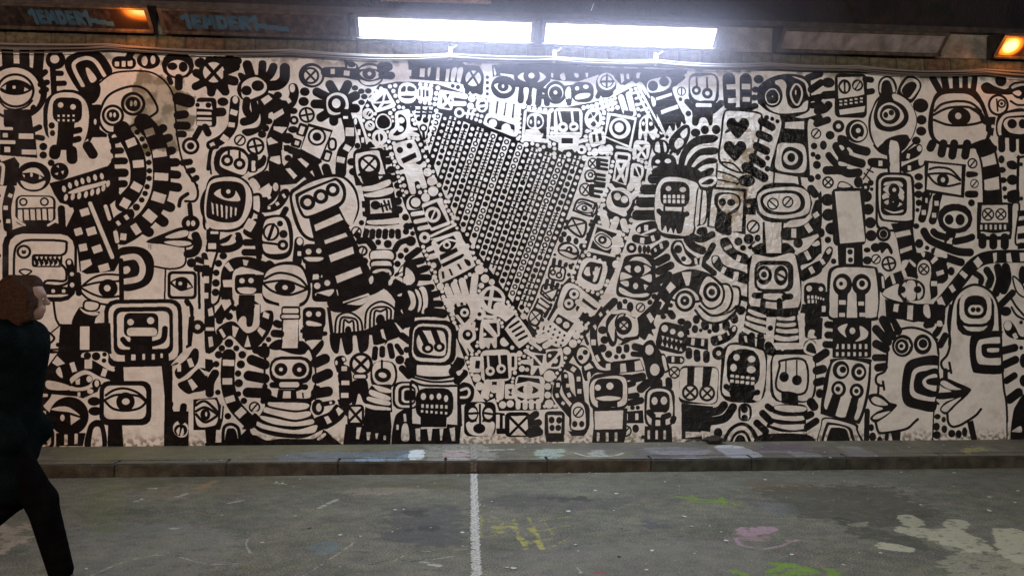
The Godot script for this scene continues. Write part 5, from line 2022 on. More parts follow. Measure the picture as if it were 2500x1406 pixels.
	F(1,1,[718,1153,764,1100,800,1081,835,1096,818,1162,782,1204,747,1214,743,1201,746,1144])
	F(0,1,[732,1180,746,1155,775,1129,800,1092,818,1100,814,1144,782,1180,747,1204])
	R(1,748,1164,14,26,2,0)
	R(1,789,1144,18,33,2,-0.35)
	F(0,1,[743,1224,782,1202,818,1166,847,1173,847,1240,804,1254,776,1258])
	F(1,0,[779,1210,793,1203,816,1232,797,1248])
	F(1,0,[818,1162,845,1177,845,1194])
	F(1,1,[728,1377,748,1360,780,1375,778,1412,755,1421,732,1404])
	E(0,755,1394,24,22)
	F(1,1,[739,1397,748,1384,752,1386,748,1412])
	F(1,1,[758,1394,764,1386,766,1408,754,1418])
	F(1,1,[726,1305,758,1269,779,1263,762,1306,733,1322])
	L(0,25,0,[758,1360,765,1306])
	F(0,0,[813,8,849,18,867,2,954,7,959,52,918,71,954,85,954,109,918,104,922,137,900,149,878,124,868,146,846,146,839,117,814,110])
	D(0,[864,69,54])
	L(0,34,0,[813,30,856,21])
	L(0,33,0,[900,38,946,37])
	L(0,35,0,[914,88,940,94])
	L(0,31,0,[857,117,857,139])
	L(0,31,0,[896,108,909,134])
	L(0,31,0,[835,84,803,67])
	L(0,29,0,[828,103,800,118])
	L(0,29,0,[918,12,954,18])
	E(1,866,63,39,38)
	L(0,14,0,[831,26,900,105])
	L(0,14,0,[900,27,835,99])
	L(0,11,0,[905,60,905,90])
	F(1,0,[836,7,820,7,835,18])
	R(0,840,213,73,109,14,0)
	F(1,0,[802,175,857,174,863,202,802,199])
	D(0,[808,186,8,850,185,8])
	R(1,832,217,54,11,3,0)
	R(1,833,237,54,9,3,0)
	R(1,833,254,54,16,4,0)
	D(0,[847,186,10])
	L(0,33,0,[876,212,897,210])
	E(0,900,172,20,16)
	L(0,26,0,[836,268,847,290])
	E(0,1010,124,55,44,-0.35)
	F(0,1,[972,103,954,70,965,62,990,76,990,80])
	L(0,35,0,[988,32,1004,84])
	L(0,29,0,[1044,27,1041,79])
	L(0,31,0,[1084,37,1073,63,1048,90])
	L(0,38,0,[1126,40,1124,80,1103,103,1074,108])
	E(0,1010,120,60,51,-0.35)
	F(1,1,[967,132,970,103,997,82,1030,79,1059,104,1052,134,1016,154,987,163,971,154])
	E(0,986,128,19,18)
	E(0,1027,109,23,20)
	L(0,36,0,[944,166,940,218,934,266,902,308,858,334])
	E(1,945,164,10,14)
	R(1,940,211,27,20,2,0.3)
	R(1,932,257,24,18,2,0.1)
	R(1,907,309,27,24,2,0.6)
	R(1,865,337,18,26,2,-0.5)
	L(0,28,0,[987,165,984,195,991,213])
	L(0,31,0,[1016,172,1020,212,1006,235,977,245])
	F(0,1,[1034,179,1067,193,1074,215,1053,264,1017,290,988,298,970,284,980,272,1024,264,1038,238])
	F(1,0,[1023,168,1032,164,1052,193,1038,197])
	F(0,1,[1030,157,1066,134,1118,162,1147,191,1144,250,1122,310,1119,362,1123,410,1105,474,1072,476,1068,382,1060,308,1086,237,1082,215,1038,201])
	F(0,1,[1049,190,1088,163,1140,165,1132,191,1085,215,1060,212])
	L(0,35,0,[1157,113,1161,135,1150,169,1122,192])
	E(1,1154,115,10,16)
	R(1,1141,162,15,18,2,-0.6)
	E(0,1101,142,15,13)
	F(1,0,[1038,160,1066,141,1081,157,1052,180])
	F(1,0,[1082,215,1118,192,1125,210,1089,235])
	F(1,0,[1086,259,1136,262,1118,286,1086,272])
	F(1,0,[1062,308,1075,300,1104,320,1068,330])
	F(1,0,[1076,374,1110,368,1114,405,1072,387])
	F(1,0,[1054,430,1068,424,1090,452,1069,463])
	F(1,1,[1067,215,1082,207,1085,233,1071,245])
	E(0,1067,241,15,12)
	E(0,1056,267,14,13)
	E(0,1044,290,15,14)
	D(0,[963,314,22])
	D(1,[963,314,16])
	L(0,6,0,[953,326,972,302])
	D(0,[1020,335,33])
	D(1,[1020,335,24])
	L(0,9,0,[1014,311,1026,360])
	L(0,9,0,[996,340,1044,330])
	R(0,934,396,131,117,48,0.05)
	R(0,1010,398,40,73,15,0)
	F(1,1,[890,396,900,366,930,351,967,356,992,383,989,424,974,443,928,429,895,414])
	L(0,9,0,[922,351,922,377])
	L(0,9,0,[962,358,962,384])
	D(0,[917,390,22])
	D(1,[917,390,10])
	D(0,[962,402,22])
	D(1,[962,402,10])
	R(1,1013,409,15,40,4,0)
	F(0,1,[1021,394,1039,382,1050,367,1061,378,1054,404,1032,420,1021,416])
	L(0,14,0,[848,423,858,353,880,341])
	L(0,7,0,[852,386,859,441])
	L(0,7,0,[1068,374,1054,423,996,457])
	E(0,1225,65,48,46)
	D(1,[1228,66,36])
	D(0,[1221,66,32])
	D(1,[1221,66,24])
	L(0,8,0,[1204,49,1238,84])
	L(0,8,0,[1238,48,1204,85])
	E(0,1200,127,18,16)
	E(0,1196,164,19,17)
	E(0,1158,200,16,12)
	D(0,[1208,214,30])
	D(1,[1208,214,22])
	L(0,8,0,[1203,191,1214,236])
	L(0,8,0,[1186,218,1230,209])
	D(0,[1161,235,17])
	D(1,[1161,235,7.2])
	E(0,1158,270,19,13)
	E(0,1138,303,23,20)
	F(0,1,[1263,38,1307,31,1395,36,1403,77,1344,71,1270,69])
	R(1,1303,48,16,20,1,0)
	R(1,1355,53,22,19,1,0.1)
	F(0,0,[1344,4,1392,17,1403,36,1351,37])
	R(1,1373,27,33,15,4,0)
	E(0,1373,20,15,11)
	E(0,1442,57,52,45)
	R(0,1442,53,97,71,30,0)
	F(1,1,[1404,37,1417,26,1443,21,1476,28,1478,37,1443,32])
	F(1,1,[1403,54,1425,40,1454,38,1482,56,1462,73,1432,76])
	E(0,1439,53,25,23)
	D(1,[1440,53,7.8])
	F(1,1,[1405,76,1440,83,1484,73,1462,92,1422,95])
	L(0,34,0,[1484,26,1510,25])
	L(0,30,0,[1488,56,1521,58])
	L(0,34,0,[1293,98,1311,128])
	L(0,34,0,[1359,96,1344,127])
	L(0,34,0,[1245,127,1286,147])
	L(0,34,0,[1238,172,1282,173])
	L(0,34,0,[1260,222,1290,202])
	L(0,34,0,[1308,236,1308,202])
	L(0,34,0,[1389,185,1352,186])
	L(0,34,0,[1389,137,1352,156])
	E(0,1321,172,56,52)
	F(1,1,[1280,173,1286,143,1318,127,1352,138,1363,171,1356,194,1319,211,1290,206])
	D(0,[1319,170,33])
	E(1,1317,168,16,18)
	E(0,1386,108,12,10)
	E(0,1410,120,12,10)
	E(0,1436,118,12,10)
	E(0,1421,140,12,10)
	E(0,1411,162,12,10)
	L(0,41,0,[1352,208,1367,264,1368,313,1342,354,1335,429])
	R(1,1352,220,18,10,1,0)
	R(1,1368,274,32,32,2,0)
	R(1,1359,335,26,22,2,0.5)
	R(1,1335,380,30,22,2,0.2)
	L(0,21,0,[1389,230,1408,278,1419,319])
	E(1,1389,234,6,13)
	R(1,1402,275,11,22,1,0)
	R(1,1416,304,11,20,1,0)
	D(0,[1397,326,11,1444,318,9])
	F(0,0,[1213,245,1305,269,1262,389,1184,346])
	F(1,0,[1217,258,1298,277,1258,378,1188,342])
	D(0,[1246,295,34])
	D(1,[1246,295,26])
	D(0,[1246,295,16])
	R(0,1190,270,33,48,7,0.3)
	R(1,1190,272,17,30,2,0.3)
	R(0,1170,320,37,33,7,0.3)
	R(1,1172,320,16,16,2,0.3)
	R(0,1303,322,35,52,18,0)
	R(1,1303,322,18,33,9,0)
	R(0,1284,366,33,44,9,0.3)
	R(1,1285,368,17,26,3,0.3)
	F(0,1,[1122,332,1144,332,1184,346,1265,386,1222,409,1178,465,1127,477,1087,470,1090,422,1156,369])
	F(0,0,[1126,392,1181,357,1265,389,1171,473,1091,482,1068,419])
	L(0,28,0,[1137,342,1199,364])
	E(0,1140,377,14,12)
	F(1,0,[1174,380,1188,376,1218,398,1207,413])
	F(1,0,[1130,418,1147,414,1174,443,1162,456])
	F(1,0,[1115,348,1137,354,1156,373,1126,407,1119,396])
	E(0,1140,377,13,12)
	R(0,1442,397,123,123,26,0)
	E(0,1376,387,17,14)
	E(0,1383,424,17,14)
	E(0,1505,351,17,14)
	E(0,1512,381,17,14)
	E(0,1524,414,17,14)
	E(0,1513,441,17,14)
	E(0,1479,346,17,14)
	F(0,0,[1383,432,1512,411,1520,474,1391,476])
	F(1,1,[1390,364,1405,353,1471,342,1483,366,1502,437,1487,456,1472,426,1405,428,1413,461,1394,428])
	F(0,1,[1400,394,1405,372,1434,358,1468,363,1483,393,1472,430,1413,431])
	E(1,1440,394,30,28)
	L(0,8,0,[1418,375,1462,412])
	L(0,8,0,[1462,370,1420,418])
	F(0,0,[1413,428,1472,426,1472,475,1420,476])
	F(0,0,[1405,342,1464,330,1456,318,1412,319])
	L(0,28,0,[1211,438,1236,464])
	L(0,30,0,[1240,408,1255,445])
	L(0,32,0,[1280,411,1291,445])
	D(0,[919,558,100])
	L(0,11,1,[849,479,892,449,956,452,1000,488,1011,551,990,610,958,644,911,652,864,645,835,630])
	F(1,1,[835,572,849,479,892,455,956,455,1000,492,1008,551,986,610,954,640,904,648,853,638])
	F(0,1,[842,590,852,494,877,472,928,467,971,477,986,514,979,577,958,614,911,622,864,612])
	F(1,1,[870,516,892,497,914,504,946,500,966,536,943,542,903,536])
	E(0,921,506,27,26)
	D(1,[922,506,8])
	F(1,0,[860,546,868,553,870,592,864,590])
	F(1,0,[877,551,885,556,886,598,881,596])
	F(1,0,[894,554,902,559,903,602,897,602])
	F(1,0,[912,558,920,562,919,607,913,608])
	F(1,0,[929,561,937,565,935,602,929,601])
	F(1,0,[946,564,954,568,951,596,946,595])
	F(1,1,[839,630,846,652,853,641])
	F(0,0,[993,458,1025,447,1061,424,1087,435,1120,468,1142,478,1076,468,1033,498,1018,491])

func mural_3() -> void:
	F(1,1,[996,470,1011,454,1029,469,1038,491,1015,499])
	R(1,1026,548,24,55,3,0)
	F(1,0,[997,606,1023,613,1005,658,980,647])
	F(0,1,[976,655,1019,606,1048,624,1056,668,1020,684])
	R(1,1001,630,33,44,4,0.5)
	F(0,1,[1044,528,1073,520,1087,475,1105,468,1113,497,1091,535,1051,565])
	E(1,1095,486,10,16)
	R(1,1071,524,13,15,2,-0.5)
	F(0,1,[1040,569,1091,546,1113,501,1138,493,1146,515,1120,560,1084,579,1044,582])
	R(1,1126,519,10,17,2,-0.6)
	R(1,1102,549,13,13,2,-0.5)
	R(1,1071,565,11,11,2,0)
	L(0,11,0,[1012,576,1040,584,1040,520,1015,517])
	L(0,26,0,[1041,598,1044,624])
	F(0,1,[1044,606,1070,594,1113,590,1146,604,1161,667,1154,734,1122,757,1074,754,1045,728,1034,669])
	L(0,22,0,[1120,594,1133,569])
	F(1,1,[1055,620,1077,603,1120,601,1139,630,1147,686,1140,727,1092,737,1056,728,1047,683])
	E(0,1079,655,31,33)
	E(1,1079,655,22,26,0.2)
	L(0,12,0,[1070,683,1088,627])
	D(0,[1112,623,11,1125,662,15])
	L(0,9,0,[1047,694,1107,701])
	D(0,[1123,703,20])
	D(1,[1123,703,8])
	L(0,26,0,[987,695,1038,694])
	L(0,26,0,[984,732,1038,732])
	L(0,22,0,[1030,684,1036,750])
	L(0,22,0,[854,656,861,708,911,689,933,677])
	L(0,27,0,[958,670,964,699,933,718,886,722])
	F(0,0,[846,649,893,656,890,733,840,730])
	R(1,872,660,29,10,2,0)
	R(1,863,710,31,22,2,0)
	F(1,1,[893,704,933,703,951,670,940,666,922,692])
	L(0,6,0,[846,656,847,730])
	F(1,0,[836,686,845,686,843,708,836,708])
	E(0,905,746,14,13)
	D(0,[888,774,13,880,809,12,879,847,14,878,882,14])
	L(0,9,0,[883,733,865,800,858,884,862,929,888,914,898,866])
	L(0,22,0,[836,745,844,782,838,818])
	F(1,0,[836,760,865,763,858,781,836,780])
	F(0,0,[836,782,862,789,857,929,881,968,838,968])
	R(1,844,835,20,26,2,0)
	R(1,844,894,16,22,2,0)
	F(1,0,[848,940,866,936,875,968,852,968])
	F(0,1,[1146,512,1174,481,1218,451,1291,435,1346,441,1391,485,1406,552,1392,605,1362,635,1256,685,1201,674,1164,612])
	F(1,1,[1156,526,1182,492,1236,462,1299,446,1346,452,1384,493,1399,552,1388,601,1370,628,1329,561,1347,542,1238,603,1219,603,1242,670,1212,667,1186,630])
	F(0,1,[1168,526,1182,504,1292,457,1321,449,1350,475,1356,516,1340,550,1292,580,1216,603,1186,585])
	F(1,1,[1180,533,1196,511,1299,464,1324,464,1343,497,1336,535,1292,561,1215,592,1193,574])
	D(0,[1213,542,29])
	D(1,[1213,542,14])
	D(0,[1262,519,28])
	D(1,[1262,519,14])
	D(0,[1306,493,26])
	D(1,[1306,493,12])
	F(0,0,[1219,603,1329,557,1490,880,1468,918,1332,952,1298,941])
	F(0,1,[1294,904,1386,859,1460,813,1494,869,1479,910,1409,937,1324,952,1298,941])
	F(1,0,[1238,627,1333,583,1346,605,1244,650])
	F(1,0,[1275,684,1355,654,1363,668,1280,698])
	F(1,0,[1293,740,1382,706,1387,732,1301,766])
	F(1,0,[1318,818,1410,782,1419,806,1325,845])
	F(1,0,[1346,915,1447,879,1460,903,1354,939])
	L(0,35,0,[1183,689,1176,764])
	E(1,1185,689,11,14)
	R(1,1184,735,14,17,2,0)
	R(0,1240,737,92,78,22,0)
	D(1,[1218,727,11,1256,724,10])
	F(1,1,[1206,748,1271,748,1260,762,1224,764,1209,758])
	F(0,0,[1206,774,1268,774,1272,800,1261,830,1254,811,1235,812,1232,845,1210,845])
	L(0,17,0,[1246,789,1281,782])
	R(0,1010,850,121,70,22,0)
	R(0,990,850,84,80,22,0)
	D(1,[974,838,10,1007,837,10])
	F(1,1,[961,864,1022,865,1017,884,985,887,965,880])
	F(0,0,[963,891,1021,891,1021,913,1043,928,1043,967,960,967])
	R(1,1030,948,20,44,2,0)
	F(1,0,[1021,906,1032,889,1043,909])
	L(0,42,0,[920,910,918,818,941,777,991,769,1035,780,1064,790])
	F(1,0,[908,781,924,768,944,799,930,805])
	F(1,0,[976,759,998,762,991,782,980,780])
	F(1,0,[903,836,937,834,941,862,907,862])
	F(1,0,[891,910,934,906,938,925,913,950])
	F(1,1,[944,818,959,792,984,788,1026,810,992,812,955,817])
	L(0,40,0,[927,921,895,968])
	F(1,0,[893,910,931,908,936,925,911,950])
	D(0,[945,941,10])
	F(0,1,[1053,776,1074,761,1093,776,1071,794])
	F(0,1,[1046,839,1064,794,1100,772,1151,764,1195,778,1224,838,1225,890,1203,927,1159,938,1094,928,1054,909])
	F(1,1,[1050,854,1064,806,1100,783,1147,777,1191,790,1214,845,1214,890,1196,916,1156,925,1094,916,1054,894])
	L(0,9,0,[1057,831,1100,809,1148,812,1188,830,1215,860])
	L(0,9,0,[1052,846,1100,838,1148,840,1216,867])
	L(0,9,0,[1050,846,1086,876,1148,890,1216,867])
	E(0,1132,862,38,26)
	E(1,1132,862,10,9)
	R(0,1272,869,81,92,18,0)
	D(1,[1251,855,12,1288,844,11])
	F(1,1,[1245,884,1309,867,1307,885,1287,898,1258,899])
	F(1,0,[1237,812,1252,811,1257,830,1235,832])
	L(0,15,0,[1254,890,1324,911])
	L(1,4,0,[1324,870,1328,889])
	F(0,0,[1398,433,1524,431,1539,513,1555,580,1555,648,1422,649,1436,582,1413,478])
	F(1,0,[1400,440,1409,440,1420,470,1411,462])
	F(1,0,[1476,439,1494,439,1480,452])
	F(1,1,[1417,481,1458,473,1516,451,1518,472,1465,494,1420,496])
	F(1,1,[1421,509,1450,501,1524,481,1530,500,1487,516,1436,519])
	F(1,0,[1445,531,1521,522,1532,575,1447,582])
	F(0,0,[1414,534,1443,533,1444,600,1418,590])
	R(1,1421,567,10,13,1,0)
	E(0,1466,549,18,17)
	L(0,8,0,[1480,555,1517,545])
	L(0,8,0,[1498,532,1510,566])
	L(0,8,0,[1514,532,1521,562])
	L(0,8,0,[1488,544,1495,572])
	F(1,1,[1436,608,1495,603,1558,595,1555,616,1488,622,1444,621])
	F(1,1,[1429,627,1488,628,1570,619,1562,640,1496,646,1440,643])
	L(0,22,0,[1433,649,1429,664])
	L(0,22,0,[1456,649,1454,668])
	L(0,22,0,[1480,648,1478,664])
	L(0,22,0,[1504,648,1502,667])
	L(0,22,0,[1528,648,1527,663])
	L(0,22,0,[1551,648,1552,666])
	L(0,30,0,[1540,534,1550,533])
	L(0,30,0,[1540,565,1554,565])
	D(0,[1533,447,14,1548,473,13,1556,505,14,1579,593,13,1414,616,10,1585,628,14,1581,647,12,1395,650,20])
	D(1,[1395,650,15])
	L(0,6,0,[1386,662,1404,639])
	F(0,1,[1385,661,1400,679,1414,664,1400,650])
	L(0,26,0,[1407,685,1437,683,1459,708])
	D(0,[1418,722,20])
	D(1,[1418,722,12])
	L(0,5,0,[1422,713,1415,735])
	D(0,[1426,761,14,1432,787,11,1441,814,13,1477,689,11,1513,695,15])
	L(0,22,0,[1541,715,1559,689,1600,677])
	D(0,[1582,718,10,1562,739,12,1550,770,12])
	R(0,1494,738,104,45,19,0)
	F(1,1,[1448,735,1459,722,1515,719,1535,734,1530,753,1489,757,1452,754])
	R(0,1491,770,93,37,17,0)
	F(1,1,[1452,768,1467,761,1515,760,1528,772,1522,783,1482,785,1456,782])
	R(0,1493,798,90,41,15,0)
	F(1,1,[1456,802,1474,791,1515,790,1528,805,1523,813,1497,798,1467,806])
	F(0,0,[1460,810,1519,802,1519,835,1534,865,1571,850,1601,865,1602,964,1542,936,1534,899,1497,862,1482,899,1438,851,1452,806])
	D(0,[1556,850,28,1493,832,33])
	F(1,1,[1443,828,1456,815,1460,836,1449,847])
	F(1,1,[1517,835,1530,824,1532,841,1519,852])
	F(1,1,[1495,867,1520,880,1542,914,1546,955,1512,933,1460,914,1479,907])
	F(1,1,[1553,886,1597,872,1597,880,1560,893])
	F(0,0,[1408,844,1497,850,1482,899,1460,903])
	F(0,1,[1552,798,1567,775,1600,760,1601,880,1579,872,1553,831,1538,813])
	F(1,1,[1556,803,1567,780,1600,763,1601,775,1575,794])
	F(1,1,[1554,816,1567,803,1601,794,1601,812])
	F(1,1,[1542,824,1556,816,1594,850,1586,868,1571,842])
	F(0,1,[1291,946,1306,935,1460,890,1546,926,1546,975,1520,1002,1439,1024,1321,1036,1299,1010])
	F(1,1,[1295,958,1302,946,1460,886,1497,870,1538,904,1546,949,1528,986,1439,1017,1321,1034,1302,1002])
	F(0,1,[1295,939,1309,920,1331,920,1409,927,1438,912,1387,950,1320,954])
	L(0,8,0,[1318,1036,1326,973,1368,954,1411,980,1421,1024])
	L(0,8,0,[1334,1036,1340,979,1368,974,1398,984,1404,1024])
	L(0,8,0,[1349,1036,1352,984,1369,992,1385,987,1389,1024])
	E(0,1367,1024,12,18)
	L(0,8,0,[1430,1013,1438,945,1488,913,1539,939,1542,979])
	L(0,8,0,[1448,1013,1453,948,1488,933,1524,941,1526,979])
	L(0,8,0,[1463,1013,1466,952,1488,950,1510,943,1512,979])
	E(0,1487,983,17,22)
	F(0,0,[1424,1024,1516,979,1535,979,1558,1020,1517,1065,1498,1058,1454,1039,1303,1043])
	F(0,1,[1299,1036,1328,1032,1443,1022,1446,1039,1440,1092,1410,1103,1398,1043,1384,1047,1384,1099,1362,1114,1351,1092,1340,1050,1332,1103,1318,1108,1303,1084])
	F(0,0,[1287,935,1300,935,1314,1040,1299,1032])
	F(0,0,[1542,912,1602,911,1602,994,1572,1020,1535,990])
	F(1,1,[1564,945,1579,938,1591,945,1572,958])
	F(1,1,[1535,998,1546,994,1572,1024,1558,1030])
	F(1,1,[1572,1024,1588,1024,1602,1009,1602,1020,1588,1033])
	F(0,0,[1454,1028,1535,983,1573,1046,1517,1065,1499,1080,1462,1076])
	F(1,0,[1487,1020,1498,1016,1510,1058,1495,1050])
	F(1,1,[1515,1063,1558,1046,1562,1031,1569,1046,1558,1065,1524,1073])
	F(1,1,[1462,1082,1498,1071,1506,1069,1495,1084,1473,1088])
	L(0,22,0,[1469,1092,1466,1125])
	L(0,22,0,[1495,1091,1495,1114])
	L(0,23,0,[1524,1080,1532,1118])
	L(0,19,0,[1550,1080,1568,1106])
	L(0,26,0,[1569,1042,1595,1061])
	D(0,[1587,1095,12,1561,1133,17])
	L(0,22,0,[1592,1136,1607,1166])
	L(0,26,0,[1570,1166,1596,1193])
	R(1,1148,921,74,33,11,0)
	R(0,1154,952,70,40,11,0)
	R(1,1153,949,59,18,4,0)
	R(0,1152,971,77,26,11,0)
	R(1,1152,971,66,13,6,0)
	F(0,0,[1120,980,1183,980,1186,1107,1120,1096])
	F(1,0,[1127,984,1182,982,1180,1105,1122,1096])
	F(0,1,[1073,1084,1095,1062,1124,1058,1122,1096,1157,1105,1088,1096])
	F(0,1,[1186,1107,1186,1062,1211,1070,1230,1096,1204,1112])
	R(0,1152,1192,195,206,33,0)
	F(1,1,[1073,1094,1088,1088,1124,1099,1168,1112,1204,1112,1222,1096,1238,1144,1245,1196,1238,1255,1213,1278,1103,1270,1074,1251,1063,1196,1066,1129])
	R(0,1156,1172,158,103,40,0)
	R(1,1154,1168,138,72,33,0)
	D(0,[1119,1169,24])
	D(1,[1119,1169,7.2])
	D(0,[1187,1170,27])
	D(1,[1187,1170,8])
	L(0,22,0,[1088,1227,1209,1235])
	R(0,1150,1227,88,33,11,0)
	R(1,1150,1226,74,20,8,0)
	L(0,6,0,[1200,1259,1202,1274])
	F(0,0,[1103,1244,1198,1244,1176,1252,1180,1292,1104,1292])
	F(1,0,[1129,1250,1156,1250,1156,1281,1125,1283])
	F(1,0,[1103,1240,1110,1242,1105,1274,1089,1268])
	L(0,38,0,[1012,1133,1059,1151])
	L(0,38,0,[1001,1192,1059,1203])
	L(0,38,0,[998,1255,1067,1258])
	L(0,39,0,[1281,1129,1248,1144])
	L(0,39,0,[1293,1185,1252,1203])
	L(0,39,0,[1293,1252,1249,1259])
	F(0,0,[1052,1225,1070,1225,1071,1292,1045,1281])
	F(0,0,[1242,1226,1264,1233,1249,1285,1227,1278])
	F(0,1,[1022,1092,1073,1084,1073,1122,1044,1122])
	F(0,1,[1074,1281,1220,1281,1228,1322,1239,1341,1254,1374,1276,1393,1294,1412,1324,1464,974,1462,995,1392,1038,1347,1060,1310])
	F(1,1,[1074,1292,1096,1292,1213,1296,1217,1315,1169,1322,1096,1310,1074,1303])
	F(1,1,[1064,1310,1096,1318,1169,1330,1224,1326,1226,1344,1170,1357,1096,1340,1060,1329,1056,1322])
	F(1,1,[1046,1342,1096,1351,1170,1366,1235,1356,1237,1374,1170,1382,1097,1374,1050,1355])
	F(1,1,[1028,1360,1068,1377,1170,1396,1246,1378,1254,1389,1236,1408,1152,1409,1060,1392,1026,1373])
	F(1,1,[1008,1392,1017,1382,1046,1403,1115,1422,1206,1426,1272,1397,1265,1416,1206,1438,1061,1436,1017,1414])
	F(0,1,[970,1421,1024,1414,1068,1434,1119,1428,1206,1430,1261,1427,1280,1397,1316,1431,1324,1464,967,1462])
	F(1,1,[1254,1430,1280,1408,1287,1416,1265,1434])
	L(0,51,0,[928,1118,924,1177,928,1243,952,1306,1006,1366])
	R(1,927,1144,42,23,2,0.05)
	R(1,923,1213,36,24,2,0)
	R(1,933,1280,36,24,2,-0.3)
	R(1,972,1330,36,28,2,-0.75)
	F(0,0,[977,1391,1024,1329,1046,1351,1002,1395])
	D(0,[928,1071,16,902,1090,12,955,1090,11,891,1114,14,977,1114,14,972,1150,15,882,1149,12,962,1184,12,965,1220,15,964,1260,10,984,1286,12,1054,1288,10,889,1254,10,926,1343,12,1073,1057,10,1058,1079,10,893,987,13,928,971,14,945,941,10])
	L(0,31,0,[878,1184,861,1218,859,1258])
	D(0,[1023,1310,21])
	D(1,[1023,1310,15])
	L(0,6,0,[1013,1322,1032,1299])
	F(1,1,[1031,1325,1046,1336,1013,1329])
	F(0,0,[952,937,1021,936,1014,1003,993,1007,989,974,960,992])
	F(0,1,[881,1026,913,996,949,992,993,1033,1036,1010,1043,959,1086,951,1087,1003,1058,1058,1022,1092,986,1092,946,1052,928,1044,906,1059])
	F(1,0,[890,1022,901,1016,917,1044,908,1053])
	F(1,0,[940,1005,964,1014,950,1050,941,1044])
	F(1,0,[996,1040,1008,1084,984,1085])
	F(1,0,[1031,1024,1038,1010,1062,1025,1049,1048])
	F(1,0,[1054,951,1076,962,1072,981,1050,972])
	F(0,1,[956,930,1021,929,1018,996,1011,1007,996,1009,989,992,992,974,974,974,960,996])
	F(1,1,[1021,936,1039,936,1036,981,1022,1018,1004,1031,986,1022,960,1000,971,974,989,974,993,1007,1011,1007,1018,974])
	F(0,1,[841,945,873,930,878,1026,906,1059,882,1092,864,1107,842,1100])
	F(1,0,[850,945,866,937,872,967,854,972])
	R(1,858,1019,31,13,2,0)
	F(1,0,[852,1048,867,1046,872,1081,856,1087])
	F(1,0,[842,1107,869,1114,867,1129,842,1125])
	F(0,0,[842,1129,868,1133,875,1158,857,1180,842,1173])
	F(1,0,[842,1173,857,1180,850,1192,843,1192])
	F(0,1,[1015,1092,1058,1081,1059,1110,1022,1110])
	L(0,28,0,[1102,997,1112,1001])
	L(0,29,0,[1094,1034,1116,1036])
	F(0,1,[1073,1084,1102,1060,1120,1062,1120,1092,1091,1096])
	R(0,1240,976,85,81,18,0)
	D(1,[1221,961,11,1256,961,10])
	F(1,1,[1211,991,1222,986,1264,997,1264,1006,1226,1006,1213,1002])
	F(0,0,[1196,1010,1277,1010,1270,1058,1248,1058,1208,1066,1196,1032])
	L(0,17,0,[1266,1036,1282,1034])
	F(0,1,[1244,1084,1270,1058,1277,1077,1259,1106,1241,1122,1234,1099])
	L(0,15,0,[1196,1025,1204,1047])
	F(1,1,[1211,1064,1248,1058,1252,1069,1233,1086])
	R(1,1192,1047,10,30,2,0)
	F(0,1,[1316,1144,1325,1122,1351,1118,1362,1136,1351,1148,1377,1166,1385,1233,1382,1293,1352,1304,1338,1293,1330,1196])
	F(1,1,[1344,1125,1355,1125,1357,1136,1349,1138])
	E(1,1324,1144,5,9)
	R(1,1353,1166,21,18,3,0)
	R(1,1358,1220,30,17,2,0)
	R(1,1356,1267,28,19,2,0)
	R(1,1328,1185,5,11,2,0)
	R(1,1332,1224,5,13,2,0)
	R(1,1326,1263,9,15,2,0)
	F(0,0,[1330,1282,1382,1282,1360,1330,1326,1293])
	D(0,[1416,1149,44])
	D(1,[1416,1149,32])
	L(0,11,0,[1392,1126,1440,1173])
	L(0,12,0,[1439,1126,1392,1173])
	R(0,1414,1196,56,22,8,0)
	R(1,1412,1196,44,13,4,0)
	F(0,1,[1385,1215,1411,1207,1440,1215,1444,1293,1426,1293,1415,1267,1406,1263,1396,1301,1382,1297,1385,1252])
	E(0,1257,1311,23,30)
	E(1,1260,1312,10,16)
	L(0,18,0,[1275,1300,1312,1293])
	D(1,[1304,1294,5.6])
	F(1,1,[1279,1334,1319,1308,1328,1286,1330,1304,1294,1338])
	F(0,1,[1242,1356,1297,1330,1326,1300,1356,1330,1349,1353,1312,1382,1276,1393])
	F(1,0,[1279,1348,1294,1343,1309,1367,1292,1375])
	F(1,0,[1323,1319,1332,1310,1352,1326,1334,1345])
	R(0,1397,1342,63,82,15,0)
	R(1,1397,1340,46,59,8,0)
	L(0,10,0,[1373,1312,1423,1372])
	L(0,10,0,[1422,1316,1373,1364])
	F(1,1,[1371,1330,1374,1323,1386,1338,1373,1356])
	F(0,0,[1360,1375,1427,1379,1427,1465,1350,1464])
	F(1,0,[1401,1388,1419,1388,1410,1432,1399,1431])
	F(0,1,[1352,1308,1374,1300,1367,1345,1352,1330])
	R(0,1501,1189,101,104,37,0)
	F(1,1,[1458,1174,1469,1144,1499,1140,1532,1148,1544,1189,1533,1226,1500,1232,1466,1215])
	L(0,8,0,[1494,1136,1494,1166])
	E(0,1498,1191,31,27)
	E(1,1497,1191,16,10,0.3)
	F(0,0,[1459,1226,1529,1226,1534,1331,1430,1331,1444,1245])
	F(1,1,[1459,1230,1470,1228,1526,1245,1524,1258,1485,1252])
	F(1,1,[1448,1248,1463,1248,1522,1271,1522,1286,1482,1278,1450,1264])
	F(1,1,[1441,1273,1463,1275,1522,1290,1522,1305,1478,1299,1441,1286])
	F(1,1,[1435,1299,1470,1306,1524,1314,1522,1326,1478,1324,1437,1312])
	F(0,0,[1434,1320,1526,1324,1532,1384,1527,1466,1424,1465,1426,1372])
	F(1,0,[1438,1406,1454,1406,1449,1436,1440,1436])
	F(1,0,[1471,1411,1482,1410,1479,1432,1473,1432])
	R(1,1506,1428,9,17,2,0)
	R(0,1585,1268,101,105,30,0)
	R(1,1587,1268,86,92,28,0)
	R(0,1589,1268,66,75,20,0)
	R(1,1593,1268,49,56,15,0)
	R(0,1598,1268,41,41,11,0)
